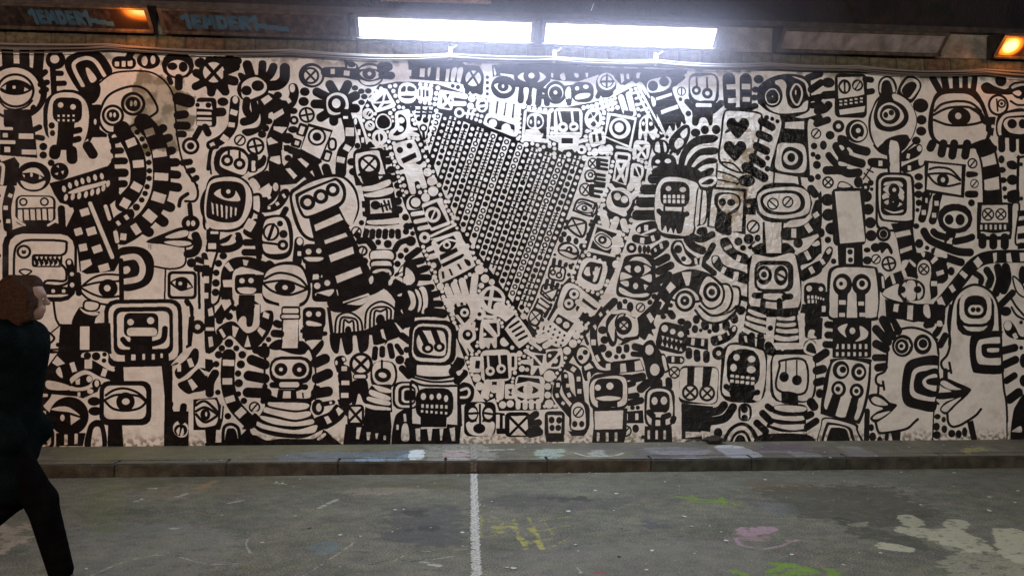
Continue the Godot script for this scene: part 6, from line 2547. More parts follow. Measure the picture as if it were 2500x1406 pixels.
	F(0,1,[1536,1466,1541,1365,1560,1331,1604,1324,1605,1467])
	R(1,1582,1352,10,30,2,-0.1)
	R(1,1554,1388,9,20,2,0)
	F(1,1,[1570,1436,1571,1388,1582,1373,1594,1384,1598,1436])
	F(0,0,[800,1280,886,1273,897,1299,912,1306,908,1358,898,1394,801,1394])
	F(1,1,[811,1291,865,1280,883,1286,890,1321,887,1365,866,1380,815,1376])
	L(0,10,0,[809,1302,843,1287,890,1328])
	L(0,10,0,[810,1324,844,1310,890,1337])
	L(0,10,0,[810,1335,844,1365,890,1339])
	E(0,844,1337,18,22)
	E(1,847,1335,4,9)
	L(1,5,0,[904,1302,900,1350])
	F(0,0,[844,1390,884,1391,880,1461,844,1460])
	F(1,0,[837,1398,844,1398,848,1442,837,1442])
	L(0,12,0,[909,1446,912,1387,938,1373,963,1388,970,1424])
	F(0,1,[918,1461,921,1398,938,1388,956,1399,963,1462])
	F(0,0,[866,1442,996,1436,996,1462,866,1461])
	F(0,0,[1414,233,1414,188,1440,138,1487,92,1544,80,1622,79,1696,86,1816,122,1931,146,2020,158,2120,164,2197,160,2293,140,2377,116,2449,76,2476,70,2514,127,2553,212,2581,264,2533,294,2511,374,2497,461,2437,652,2390,779,2335,890,2276,1033,2188,1175,2146,1227,2140,1274,2167,1320,2052,1327,1939,1328,1923,1279,1888,1295,1840,1226,1805,1129,1781,1065,1740,961,1689,840,1633,707,1595,588,1576,552,1538,432,1512,347,1478,321,1433,291])
	F(1,0,[1690,191,1716,197,1668,353,1654,312])
	D(0,[1698,208,10])
	D(1,[1698,208,4.8])
	D(0,[1691,232,10])
	D(1,[1691,232,4.8])
	D(0,[1684,257,10])
	D(1,[1684,257,4.8])
	L(0,6,0,[1680,269,1672,294])
	L(0,6,0,[1667,279,1686,284])
	D(0,[1679,273,6])
	L(0,6,0,[1673,294,1665,318])
	L(0,5,0,[1663,300,1678,302])
	L(0,5,0,[1660,310,1675,312])
	F(1,0,[1744,205,1769,212,1700,438,1685,396])
	L(0,6,0,[1756,210,1749,235])
	L(0,6,0,[1743,220,1762,224])
	D(0,[1755,214,6])
	L(0,6,0,[1749,233,1742,258])
	L(0,6,0,[1736,244,1754,248])
	D(0,[1748,237,6])
	L(0,6,0,[1742,257,1734,282])
	L(0,6,0,[1728,267,1747,272])
	D(0,[1740,261,6])
	L(0,6,0,[1734,281,1727,306])
	L(0,6,0,[1721,291,1740,296])
	D(0,[1733,285,6])
	L(0,6,0,[1727,303,1720,328])
	L(0,6,0,[1714,314,1733,318])
	D(0,[1726,307,6,1716,339,9,1710,362,9,1702,386,9])
	D(1,[1725,216,6.4,1718,240,6.8,1712,265,6.8,1703,290,7.2,1697,312,7.2,1690,336,6.8,1681,359,6.8])
	F(1,0,[1796,224,1821,235,1731,520,1715,482])
	D(0,[1804,244,10])
	L(0,6,0,[1800,257,1792,280])
	L(0,5,0,[1790,262,1806,265])
	L(0,5,0,[1787,272,1802,274])
	L(0,6,0,[1793,279,1785,304])
	L(0,6,0,[1780,290,1798,294])
	D(0,[1791,283,6])
	L(0,6,0,[1785,303,1778,328])
	L(0,6,0,[1772,314,1791,318])
	D(0,[1784,307,6])
	L(0,6,0,[1778,326,1770,351])
	L(0,6,0,[1765,337,1784,341])
	D(0,[1776,330,6])
	L(0,6,0,[1770,350,1763,375])
	L(0,6,0,[1757,360,1776,364])
	D(0,[1769,354,6,1760,385,10,1752,410,10,1744,432,9,1737,457,9,1730,480,9])
	D(1,[1779,230,6.8,1772,254,7.6,1765,279,6.8,1758,301,7.6,1751,323,7.6,1742,347,7.6,1736,369,7.2,1728,393,7.6,1721,416,6.8,1713,438,6.8])
	F(1,0,[1849,244,1874,252,1766,585,1749,553])
	L(0,6,0,[1860,250,1853,275])
	L(0,6,0,[1847,260,1866,264])
	D(0,[1859,254,6])
	L(0,6,0,[1852,274,1845,299])
	L(0,6,0,[1839,284,1858,288])
	D(0,[1851,278,6,1842,309,10])
	D(1,[1842,309,4.8])
	D(0,[1834,332,10])
	D(1,[1834,332,4.8])
	D(0,[1826,356,10])
	D(1,[1826,356,4.8])
	D(0,[1819,379,10])
	D(1,[1819,379,4.8])
	L(0,6,0,[1815,391,1808,414])
	L(0,5,0,[1805,396,1821,399])
	L(0,5,0,[1802,406,1818,408])
	L(0,6,0,[1808,413,1800,437])
	L(0,5,0,[1798,419,1814,421])
	L(0,5,0,[1795,429,1810,431])

func mural_4() -> void:
	D(0,[1796,450,10,1789,473,10,1781,496,10,1773,521,10,1766,544,10])
	D(1,[1830,253,7.6,1824,275,7.6,1817,299,7.2,1809,322,7.2,1801,345,6.8,1795,368,7.6,1786,391,6.8,1779,413,7.6,1772,437,7.6,1764,461,7.2,1756,485,7.6,1749,507,7.6,1741,531,7.6])
	F(1,0,[1902,261,1926,270,1802,649,1784,619])
	D(0,[1909,280,10])
	D(1,[1909,280,4.8])
	L(0,6,0,[1905,292,1898,315])
	L(0,5,0,[1895,297,1911,300])
	L(0,5,0,[1892,307,1908,310])
	L(0,6,0,[1897,316,1890,340])
	L(0,5,0,[1887,322,1903,324])
	L(0,5,0,[1884,332,1900,334])
	L(0,6,0,[1890,340,1882,363])
	L(0,5,0,[1880,345,1895,348])
	L(0,5,0,[1876,355,1892,358])
	L(0,6,0,[1882,364,1874,388])
	L(0,5,0,[1871,370,1887,372])
	L(0,5,0,[1868,380,1884,382])
	L(0,6,0,[1874,388,1866,411])
	L(0,5,0,[1864,393,1879,396])
	L(0,5,0,[1861,403,1876,405])
	L(0,6,0,[1866,412,1858,435])
	L(0,5,0,[1856,417,1872,420])
	L(0,5,0,[1853,427,1868,430])
	L(0,6,0,[1858,435,1850,460])
	L(0,6,0,[1845,446,1864,450])
	D(0,[1856,439,6])
	L(0,6,0,[1850,460,1842,485])
	L(0,6,0,[1837,470,1855,475])
	D(0,[1848,464,6])
	L(0,6,0,[1842,483,1835,508])
	L(0,6,0,[1829,493,1848,498])
	D(0,[1841,487,6,1830,520,10])
	D(1,[1830,520,4.8])
	D(0,[1822,545,10])
	D(1,[1822,545,4.8])
	D(0,[1814,568,10])
	D(1,[1814,568,4.8])
	D(0,[1807,592,10,1798,617,10])
	D(1,[1883,273,7.6,1876,295,7.2,1868,318,7.2,1860,342,7.6,1852,364,7.2,1845,388,7.6,1836,411,7.2,1829,433,6.8,1822,456,6.8,1816,477,7.2,1808,501,6.8,1799,525,7.2,1793,547,6.8,1785,572,6.4,1776,595,7.2])
	F(1,0,[1954,280,1978,291,1840,704,1821,676])
	D(0,[1961,300,10])
	D(1,[1961,300,4.8])
	D(0,[1952,325,10])
	D(1,[1952,325,4.8])
	D(0,[1944,349,10])
	D(1,[1944,349,4.8])
	L(0,6,0,[1940,362,1932,385])
	L(0,5,0,[1930,367,1946,370])
	L(0,5,0,[1927,377,1943,380])
	L(0,6,0,[1932,385,1924,409])
	L(0,5,0,[1922,391,1938,393])
	L(0,5,0,[1919,401,1935,403])
	L(0,6,0,[1924,408,1917,432])
	L(0,5,0,[1914,414,1930,416])
	L(0,5,0,[1911,424,1927,426])
	D(0,[1913,444,10])
	D(1,[1913,444,4.8])
	D(0,[1904,468,10])
	D(1,[1904,468,4.8])
	D(0,[1896,492,10,1889,516,10,1881,539,10,1873,564,10])
	D(1,[1873,564,4.8])
	D(0,[1865,587,10])
	D(1,[1865,587,4.8])
	D(0,[1857,610,10])
	D(1,[1857,610,4.8])
	D(0,[1849,634,10])
	D(1,[1849,634,4.8])
	D(0,[1841,658,10])
	D(1,[1937,288,7.2,1928,311,8,1920,334,7.2,1914,356,7.2,1906,378,7.6,1899,400,6.8,1891,424,6.8,1882,446,8,1876,469,7.2,1868,492,7.6,1861,514,6.8,1852,538,6.8,1845,561,7.2,1837,584,6.8,1830,607,7.6,1822,631,6.4,1813,655,7.2])
	F(1,0,[2005,301,2030,310,1878,757,1859,731])
	D(0,[2012,320,10])
	D(1,[2012,320,4.8])
	D(0,[2004,345,10])
	D(1,[2004,345,4.8])
	D(0,[1996,369,10])
	D(1,[1996,369,4.8])
	D(0,[1988,393,10])
	D(1,[1988,393,4.8])
	L(0,6,0,[1983,406,1976,429])
	L(0,5,0,[1973,411,1989,414])
	L(0,5,0,[1970,421,1986,424])
	L(0,6,0,[1975,429,1968,453])
	L(0,5,0,[1965,435,1981,437])
	L(0,5,0,[1962,445,1978,447])
	L(0,6,0,[1967,454,1959,477])
	L(0,5,0,[1957,459,1972,462])
	L(0,5,0,[1954,469,1969,472])
	D(0,[1955,489,10,1947,513,10,1939,537,10,1930,561,10,1923,584,10,1914,609,10,1906,633,10,1898,656,10,1890,680,10,1882,703,10,1874,726,10])
	D(1,[1986,310,7.2,1978,334,6.8,1972,357,6.8,1964,382,7.6,1954,404,6.8,1946,429,6.8,1939,452,7.6,1931,474,6.8,1924,497,6.4,1916,519,7.2,1908,542,7.6,1900,564,7.2,1892,587,7.6,1884,610,6.8,1878,632,6.8,1870,657,7.6,1861,680,6.8,1854,702,7.2])
	F(1,0,[2058,319,2083,326,1915,808,1896,784])
	L(0,6,0,[2069,324,2062,349])
	L(0,6,0,[2056,334,2075,338])
	D(0,[2068,328,6])
	L(0,6,0,[2061,347,2054,372])
	L(0,6,0,[2048,357,2067,362])
	D(0,[2060,351,6])
	L(0,6,0,[2053,372,2045,397])
	L(0,6,0,[2039,382,2058,386])
	D(0,[2051,376,6])
	L(0,6,0,[2044,395,2037,420])
	L(0,6,0,[2031,406,2050,410])
	D(0,[2043,399,6])
	L(0,6,0,[2036,420,2028,443])
	L(0,5,0,[2026,425,2042,428])
	L(0,5,0,[2023,435,2039,438])
	D(0,[2024,455,10,2016,480,10])
	L(0,6,0,[2011,492,2003,516])
	L(0,5,0,[2001,498,2017,500])
	L(0,5,0,[1998,508,2014,510])
	L(0,6,0,[2003,514,1996,539])
	L(0,6,0,[1990,524,2009,529])
	D(0,[2002,518,6])
	L(0,6,0,[1995,538,1987,564])
	L(0,6,0,[1981,549,2000,554])
	D(0,[1993,542,6])
	L(0,6,0,[1987,562,1979,587])
	L(0,6,0,[1974,572,1992,576])
	D(0,[1985,566,6])
	L(0,6,0,[1978,586,1971,611])
	L(0,6,0,[1965,596,1984,600])
	D(0,[1977,590,6,1966,622,10,1958,646,10,1949,671,10,1941,695,10,1932,719,10,1924,744,10])
	L(0,6,0,[1920,755,1912,780])
	L(0,6,0,[1906,765,1925,770])
	D(0,[1918,759,6])
	D(1,[2039,330,7.2,2030,351,6.8,2024,373,7.2,2014,397,7.2,2007,422,7.2,1998,445,6.8,1991,467,7.2,1982,491,6.8,1974,514,6.8,1967,536,6.8,1958,560,7.6,1951,584,7.2,1941,609,7.6,1934,631,7.6,1926,653,6.8,1918,675,7.2,1910,700,6.8,1902,723,7.6,1894,747,6.8])
	F(1,0,[2111,334,2137,340,1952,863,1934,835])
	L(0,6,0,[2123,338,2115,364])
	L(0,6,0,[2109,349,2128,353])
	D(0,[2121,342,6])
	L(0,6,0,[2114,363,2106,388])
	L(0,6,0,[2101,373,2120,378])
	D(0,[2113,366,6])
	L(0,6,0,[2106,386,2098,411])
	L(0,6,0,[2092,396,2112,401])
	D(0,[2104,390,6])
	L(0,6,0,[2098,410,2090,435])
	L(0,6,0,[2084,420,2103,424])
	D(0,[2096,414,6])
	L(0,6,0,[2089,434,2081,458])
	L(0,5,0,[2079,440,2095,442])
	L(0,5,0,[2076,450,2092,452])
	L(0,6,0,[2081,457,2073,481])
	L(0,5,0,[2071,463,2086,465])
	L(0,5,0,[2068,472,2084,475])
	L(0,6,0,[2072,480,2065,506])
	L(0,6,0,[2059,490,2078,495])
	D(0,[2071,484,6])
	L(0,6,0,[2064,505,2056,530])
	L(0,6,0,[2050,516,2069,520])
	D(0,[2062,509,6])
	L(0,6,0,[2055,530,2047,555])
	L(0,6,0,[2042,540,2061,544])
	D(0,[2054,534,6])
	L(0,6,0,[2047,553,2039,578])
	L(0,6,0,[2034,563,2052,568])
	D(0,[2046,557,6,2034,590,10,2026,614,10])
	L(0,6,0,[2021,626,2013,650])
	L(0,5,0,[2011,632,2027,634])
	L(0,5,0,[2008,642,2024,644])
	D(0,[2009,661,10,2000,686,10,1992,710,10,1983,735,10,1975,758,10,1967,781,10,1958,806,10,1949,830,10])
	D(1,[2091,347,6.8,2083,370,7.2,2075,393,7.6,2066,418,7.2,2057,442,6.8,2049,465,7.6,2041,489,6.8,2033,511,6.8,2026,534,6.8,2018,555,6.8,2009,578,7.2,2002,599,6.8,1994,623,7.6,1986,647,7.2,1978,670,7.6,1969,694,7.6,1961,717,7.2,1952,739,6.8,1945,761,6.8,1938,782,7.2,1929,804,6.8])
	F(1,0,[2166,344,2193,346,1989,913,1970,888])
	L(0,6,0,[2178,346,2171,372])
	L(0,6,0,[2165,357,2184,361])
	D(0,[2177,350,6,2166,382,11])
	D(1,[2166,382,4.8])
	D(0,[2158,406,11])
	D(1,[2158,406,4.8])
	D(0,[2149,429,11])
	D(1,[2149,429,4.8])
	D(0,[2141,452,11])
	D(1,[2141,452,4.8])
	D(0,[2132,477,11])
	D(1,[2132,477,4.8])
	D(0,[2124,500,11])
	D(1,[2124,500,4.8])
	D(0,[2115,524,11])
	D(1,[2115,524,4.8])
	L(0,6,0,[2111,535,2103,558])
	L(0,5,0,[2100,540,2116,543])
	L(0,5,0,[2098,550,2113,553])
	L(0,6,0,[2102,560,2094,583])
	L(0,5,0,[2092,565,2108,568])
	L(0,5,0,[2089,575,2104,578])
	L(0,6,0,[2094,582,2086,606])
	L(0,5,0,[2084,588,2099,590])
	L(0,5,0,[2080,598,2096,600])
	L(0,6,0,[2085,606,2078,629])
	L(0,5,0,[2075,611,2091,614])
	L(0,5,0,[2072,621,2088,624])
	D(0,[2072,642,11])
	D(1,[2072,642,4.8])
	D(0,[2064,666,11])
	D(1,[2064,666,4.8])
	D(0,[2056,688,11])
	D(1,[2056,688,4.8])
	D(0,[2047,712,11])
	D(1,[2047,712,4.8])
	D(0,[2039,735,11])
	D(1,[2039,735,4.8])
	D(0,[2030,759,11])
	D(1,[2030,759,4.8])
	D(0,[2022,782,10])
	D(1,[2022,782,4.8])
	D(0,[2013,806,10])
	D(1,[2013,806,4.8])
	D(0,[2005,830,10,1997,853,10])
	D(1,[1997,853,4.8])
	D(0,[1988,877,10])
	D(1,[1988,877,4.8,2146,355,7.6,2139,377,7.6,2130,402,7.6,2122,426,7.6,2114,448,7.2,2105,470,7.2,2098,492,7.6,2090,514,7.6,2081,538,7.2,2072,561,6.8,2063,585,7.2,2056,609,6.8,2047,632,7.2,2039,656,7.6,2031,679,7.2,2022,704,6.8,2014,725,8,2006,747,6.8,1997,769,7.6,1990,793,7.6,1982,816,6.8,1972,840,6.8,1965,862,6.8])
	F(1,0,[2224,347,2251,348,2027,960,2008,936])
	L(0,6,0,[2236,348,2228,374])
	L(0,6,0,[2223,359,2242,364])
	D(0,[2235,352,6])
	L(0,6,0,[2228,372,2220,398])
	L(0,6,0,[2214,383,2233,387])
	D(0,[2226,376,6,2215,408,10,2206,433,10,2197,457,10,2188,481,10,2180,504,10,2171,529,10,2162,553,10])
	L(0,6,0,[2158,564,2150,588])
	L(0,5,0,[2147,570,2163,572])
	L(0,5,0,[2144,580,2160,582])
	L(0,6,0,[2149,588,2141,612])
	L(0,5,0,[2139,594,2154,596])
	L(0,5,0,[2136,604,2151,606])
	L(0,6,0,[2140,611,2133,634])
	L(0,5,0,[2130,616,2146,619])
	L(0,5,0,[2127,626,2143,629])
	D(0,[2128,647,11])
	D(1,[2128,647,4.8])
	D(0,[2119,670,11])
	D(1,[2119,670,4.8])
	D(0,[2111,693,11])
	D(1,[2111,693,4.8])
	L(0,6,0,[2106,704,2098,728])
	L(0,5,0,[2096,710,2112,713])
	L(0,5,0,[2093,720,2109,722])
	D(0,[2093,741,10,2084,766,10,2076,789,10,2067,812,10])
	L(0,6,0,[2062,823,2055,848])
	L(0,6,0,[2049,833,2068,838])
	D(0,[2061,827,6])
	L(0,6,0,[2054,846,2046,872])
	L(0,6,0,[2040,857,2060,861])
	D(0,[2052,850,6])
	L(0,6,0,[2045,870,2038,895])
	L(0,6,0,[2032,880,2051,885])
	D(0,[2044,874,6])
	L(0,6,0,[2036,894,2029,919])
	L(0,6,0,[2023,904,2042,909])
	D(0,[2035,898,6,2024,931,10])
	D(1,[2202,364,7.2,2194,386,7.2,2186,410,7.2,2178,432,7.2,2170,453,6.8,2160,477,6.8,2152,500,7.6,2144,524,7.6,2134,549,7.6,2126,571,7.2,2118,595,7.2,2110,618,6.8,2100,642,7.2,2092,666,7.2,2082,691,7.2,2075,713,8,2065,737,7.6,2056,760,8,2048,785,6.8,2040,808,7.6,2032,830,7.6,2024,852,8,2014,876,7.2,2008,898,7.6,2262,360,7.2,2252,385,7.2,2246,407,6.8,2235,431,8,2227,455,6.8,2219,479,6.8,2209,502,6.8,2200,527,7.6,2192,548,8,2182,573,8,2176,595,6.8,2167,618,7.2,2157,643,6.8,2149,665,7.2,2140,690,7.6,2131,713,6.8,2123,736,7.6,2113,760,7.6,2106,782,6.8,2096,804,6.8,2087,829,7.2,2079,852,6.8,2070,874,7.6,2062,898,6.8,2052,922,7.2,2045,944,7.6])
	F(1,0,[1594,172,1680,172,1675,197,1648,312,1600,191])
	F(0,1,[1585,169,1596,184,1649,312,1638,312,1592,191,1578,173])
	D(0,[1604,180,10])
	L(0,9,0,[1637,173,1634,213])
	L(0,8,0,[1618,187,1644,186])
	L(0,8,0,[1617,200,1643,199])
	D(0,[1627,219,9])
	L(0,9,0,[1662,178,1656,212])
	L(0,8,0,[1650,188,1675,187])
	L(0,8,0,[1648,199,1671,198])
	D(0,[1652,223,11,1644,254,15])
	D(1,[1644,254,8])
	L(0,10,0,[1644,269,1647,295])
	R(0,1492,145,86,82,8,0.6)
	F(1,0,[1438,146,1484,104,1506,109,1540,166,1535,177,1466,200])
	F(0,0,[1453,166,1483,164,1472,181])
	F(0,0,[1464,158,1492,130,1488,156])
	F(0,0,[1503,126,1516,152,1496,154])
	F(0,0,[1496,165,1524,164,1485,180])
	D(1,[1466,117,7.6,1453,129,7.6,1484,108,7.6,1442,150,7.6])
	R(0,1584,122,77,82,30,0.1)
	R(1,1583,122,71,80,30,0.05)
	F(0,1,[1558,115,1562,102,1575,96,1575,116,1560,118])
	F(0,1,[1586,96,1607,102,1611,114,1584,114])
	F(0,1,[1560,134,1611,132,1596,142,1570,142])
	R(1,1650,124,56,56,11,0.1)
	R(1,1620,125,22,34,8,0)
	L(0,5,0,[1630,109,1629,131])
	L(0,7,0,[1645,110,1644,134])
	R(0,1658,122,10,24,2,0)
	D(1,[1517,99,8,1537,95,8,1530,116,8,1538,134,8,1547,155,6.8,1631,88,8,1652,89,8,1672,92,8,1698,100,9,1692,121,9,1688,142,8,1686,162,8,1632,153,7.2,1649,158,6.8,1667,160,7.2,1552,176,7.6,1568,178,6.8,1533,186,6.8,1519,200,8,1433,174,6.8,1462,204,6.8,1456,224,6,1418,230,6.8,1441,284,6.4,1475,322,5.6,1490,326,7.6,1503,324,6.4,1508,335,6,1520,330,7.6,1533,314,7.6,1514,307,7.6,1510,271,6,1692,187,8,1684,208,8,1680,230,8,1674,253,9,1668,278,8,1660,302,9,1623,296,8,1607,293,7.6,1590,292,6.8,1634,317,7.6,1643,340,7.2,1652,362,7.2,1655,329,8,1525,356,9,1528,370,6,1537,383,8,1536,397,5.2,1548,404,7.6,1548,423,7.6,1551,440,6.4,1566,447,8,1556,457,6.8,1573,473,8,1560,475,6,1567,492,6,1581,498,8,1572,510,5.6,1633,498,7.6,1654,494,6.8,1627,475,8,1654,518,16,1682,493,19,1705,469,9,1661,421,16,1676,455,17,1683,437,6.4,1667,398,6.8,1682,418,6.8,1710,506,6.4,1731,532,7.2,1661,377,7.6,1612,238,7.6,1598,206,6.4,1605,224,7.2,1527,214,6.4,1528,230,5.6,1436,204,21])
	L(0,4,0,[1433,202,1438,196])
	D(0,[1437,207,6.8])
	L(0,4,0,[1442,213,1448,202])
	L(1,4,0,[1433,214,1441,198])
	D(1,[1443,249,19])
	D(0,[1444,247,7.6])
	L(1,4,0,[1439,243,1449,252])
	D(1,[1480,292,29])
	D(0,[1478,293,15])
	L(1,7,0,[1476,276,1480,312])
	D(0,[1496,234,30])
	L(1,6,1,[1466,233,1478,210,1500,206,1520,226,1518,251,1496,262,1474,256])
	F(1,1,[1537,200,1563,188,1592,187,1596,244,1619,254,1621,262,1604,266,1627,277,1626,288,1593,285,1564,300,1526,301,1513,290,1519,268,1537,248])
	F(0,1,[1549,207,1563,205,1578,221,1580,248,1571,270,1548,284,1530,282,1545,263,1554,244])
	D(1,[1561,226,12,1558,259,12])
	F(1,1,[1530,327,1541,314,1597,298,1616,311,1635,355,1635,374,1616,386,1631,393,1646,380,1656,385,1654,402,1641,410,1658,468,1656,481,1639,481,1628,457,1613,461,1617,498,1606,506,1594,495,1576,432,1557,432,1555,417,1572,409,1549,387])
	D(0,[1556,339,12,1592,322,11])
	F(0,0,[1560,372,1614,346,1620,365,1570,390])
	F(0,0,[1611,461,1626,457,1632,468,1636,483,1621,487])
	D(1,[1627,476,8])
	F(1,1,[1582,536,1595,514,1617,510,1636,524,1640,547,1625,562,1588,563])
	F(0,1,[1604,547,1614,536,1626,536,1617,553])
	L(1,9,0,[1593,536,1610,521])
	F(0,0,[1583,-7,1778,-9,1801,10,1854,12,1869,30,1871,83,1869,114,1854,121,1832,114,1798,100,1794,85,1771,78,1722,76,1591,68])
	F(1,0,[1630,28,1649,27,1647,61,1628,60])
	F(1,1,[1660,27,1670,24,1668,47,1662,60,1658,47])
	F(1,0,[1694,22,1705,22,1703,72,1689,71])
	F(1,0,[1729,27,1744,26,1737,75,1725,74])
	F(1,1,[1752,26,1770,24,1762,67,1756,76,1746,68])
	F(1,1,[1774,25,1793,23,1784,74,1777,78,1769,67])
	F(1,0,[1587,34,1598,34,1597,58,1588,59])
	R(0,1832,62,79,98,30,0)
	L(0,19,0,[1809,92,1809,111])
	L(0,19,0,[1831,92,1832,111])
	L(0,19,0,[1860,91,1860,114])
	D(1,[1832,60,30])
	L(0,8,0,[1820,32,1850,84])
	L(0,8,0,[1848,33,1809,79])
	D(0,[1754,91,7.6,1774,95,8])
	F(1,1,[1854,8,1876,19,1905,60,1903,94,1877,128,1869,121,1877,83,1872,45])
	D(0,[1886,54,6.4,1886,75,6.4,1886,97,6.4,1886,118,6.4])
	F(0,0,[1902,7,2119,-7,2127,38,2128,61,2093,96,1986,88,1967,43,1907,52])
	E(0,1947,91,47,44)
	F(1,1,[1912,86,1930,76,1968,81,1979,96,1964,111,1937,112])
	E(0,1946,88,21,19)
	E(1,1946,87,5,7)
	F(1,0,[1908,18,1914,18,1920,40,1914,52])
	F(1,0,[1935,38,1986,42,1990,65,1971,50,1937,46])
	E(0,2055,48,61,46)
	F(1,1,[2002,50,2020,34,2055,28,2089,30,2111,48,2089,66,2055,70,2020,64])
	E(0,2056,45,32,31)
	E(1,2055,44,12,11)
	L(0,24,0,[2019,87,2014,140])
	L(0,24,0,[2051,86,2046,147])
	L(0,24,0,[2088,85,2082,150])
	F(1,1,[2025,94,2044,94,2040,132,2031,140])
	F(1,1,[2059,94,2070,97,2067,143,2057,132])
	L(0,23,0,[2112,122,2116,149])
	L(0,18,0,[2097,96,2120,107])
	L(0,18,0,[2097,123,2120,122])
	E(0,2149,106,42,44)
	E(1,2149,106,30,32,0.2)
	E(0,2149,110,26,28)
	D(1,[2148,106,7.6])
	F(0,0,[2181,79,2216,74,2212,139,2189,144])
	F(1,1,[2193,86,2206,86,2208,128,2193,132,2185,109])
	R(0,2254,102,86,78,27,0)
	D(1,[2232,88,8])
	E(1,2266,81,11,8)
	F(1,1,[2224,120,2243,108,2278,105,2283,114,2270,124,2232,131])
	L(0,19,0,[2201,136,2201,147])
	F(0,0,[2116,-3,2381,5,2381,43,2312,34,2235,62,2158,60,2127,54])
	F(1,0,[2131,31,2139,32,2139,50,2131,48])
	F(1,1,[2166,38,2181,30,2187,56,2170,56])
	F(1,1,[2219,30,2235,32,2238,43,2227,47])
	F(1,0,[2264,27,2275,27,2273,46,2266,44])
	E(0,2345,71,40,50)
	E(1,2347,58,36,33)
	E(0,2348,58,26,25)
	D(1,[2348,58,21])
	L(0,8,0,[2324,60,2374,57])
	L(0,8,0,[2348,32,2347,82])
	L(0,19,0,[2320,102,2312,118])
	L(0,19,0,[2347,105,2336,113])
	R(1,1728,145,60,72,9,0.15)
	F(0,0,[1728,123,1745,120,1734,140])
	F(0,0,[1715,132,1724,151,1714,162])
	F(0,0,[1742,141,1753,146,1749,166])
	F(0,0,[1721,174,1736,158,1746,177])
	L(1,21,0,[1752,122,1802,130])
	L(1,19,0,[1749,158,1798,157])
	F(0,0,[1753,139,1786,138,1802,145,1768,148])
	E(1,1827,137,14,14)
	D(1,[1822,166,13])
	E(1,1866,161,24,28)
	F(0,0,[1854,161,1879,158,1875,147,1860,150])
	F(0,0,[1856,172,1879,168,1872,180,1862,180])
	D(1,[1850,135,7.2,1869,132,7.2,1838,180,7.2,1849,200,7.2,1865,204,7.2,1844,217,7.2,1860,223,7.2,1892,143,7.2,1631,88,7.2,1652,89,7.2,1672,90,7.2,1698,101,7.2,1692,121,7.2,1690,142,7.2,1685,162,7.2,1632,154,7.2,1649,157,7.2,1668,160,7.2,1780,192,20])
	D(0,[1780,192,10])
	L(1,10,0,[1798,194,1836,197])
	L(1,10,0,[1815,183,1810,209])
	L(1,10,0,[1832,186,1826,214])
	F(1,1,[1874,219,1889,192,1930,195,2006,216,2010,254,2003,273,1988,279,1942,263,1878,238])
	F(0,1,[1893,211,1915,211,1968,228,1991,236,1988,262,1972,258,1954,255,1923,252,1893,234,1885,223])
	E(1,1908,230,16,17)
	E(1,1959,248,18,19)
	L(1,26,0,[1909,146,1904,196])
	L(1,26,0,[1942,153,1934,206])
	L(1,26,0,[1972,160,1966,213])
	L(1,26,0,[2004,163,1999,216])
	F(1,0,[1972,247,1988,254,1988,277,1946,263])
	R(0,2075,237,114,130,12,0)
	R(1,2075,237,106,122,12,0.08)
	F(0,0,[2038,181,2117,191,2114,286,2030,269])
	R(1,2071,218,67,63,28,0.05)
	F(0,1,[2044,227,2050,204,2065,200,2066,241,2050,238])
	F(0,1,[2077,199,2094,206,2098,229,2077,241])
	E(1,2054,221,5,8)
	E(1,2084,222,5,7)
	F(1,1,[2033,254,2052,249,2071,238,2094,264,2102,263,2098,279,2076,290,2037,280])

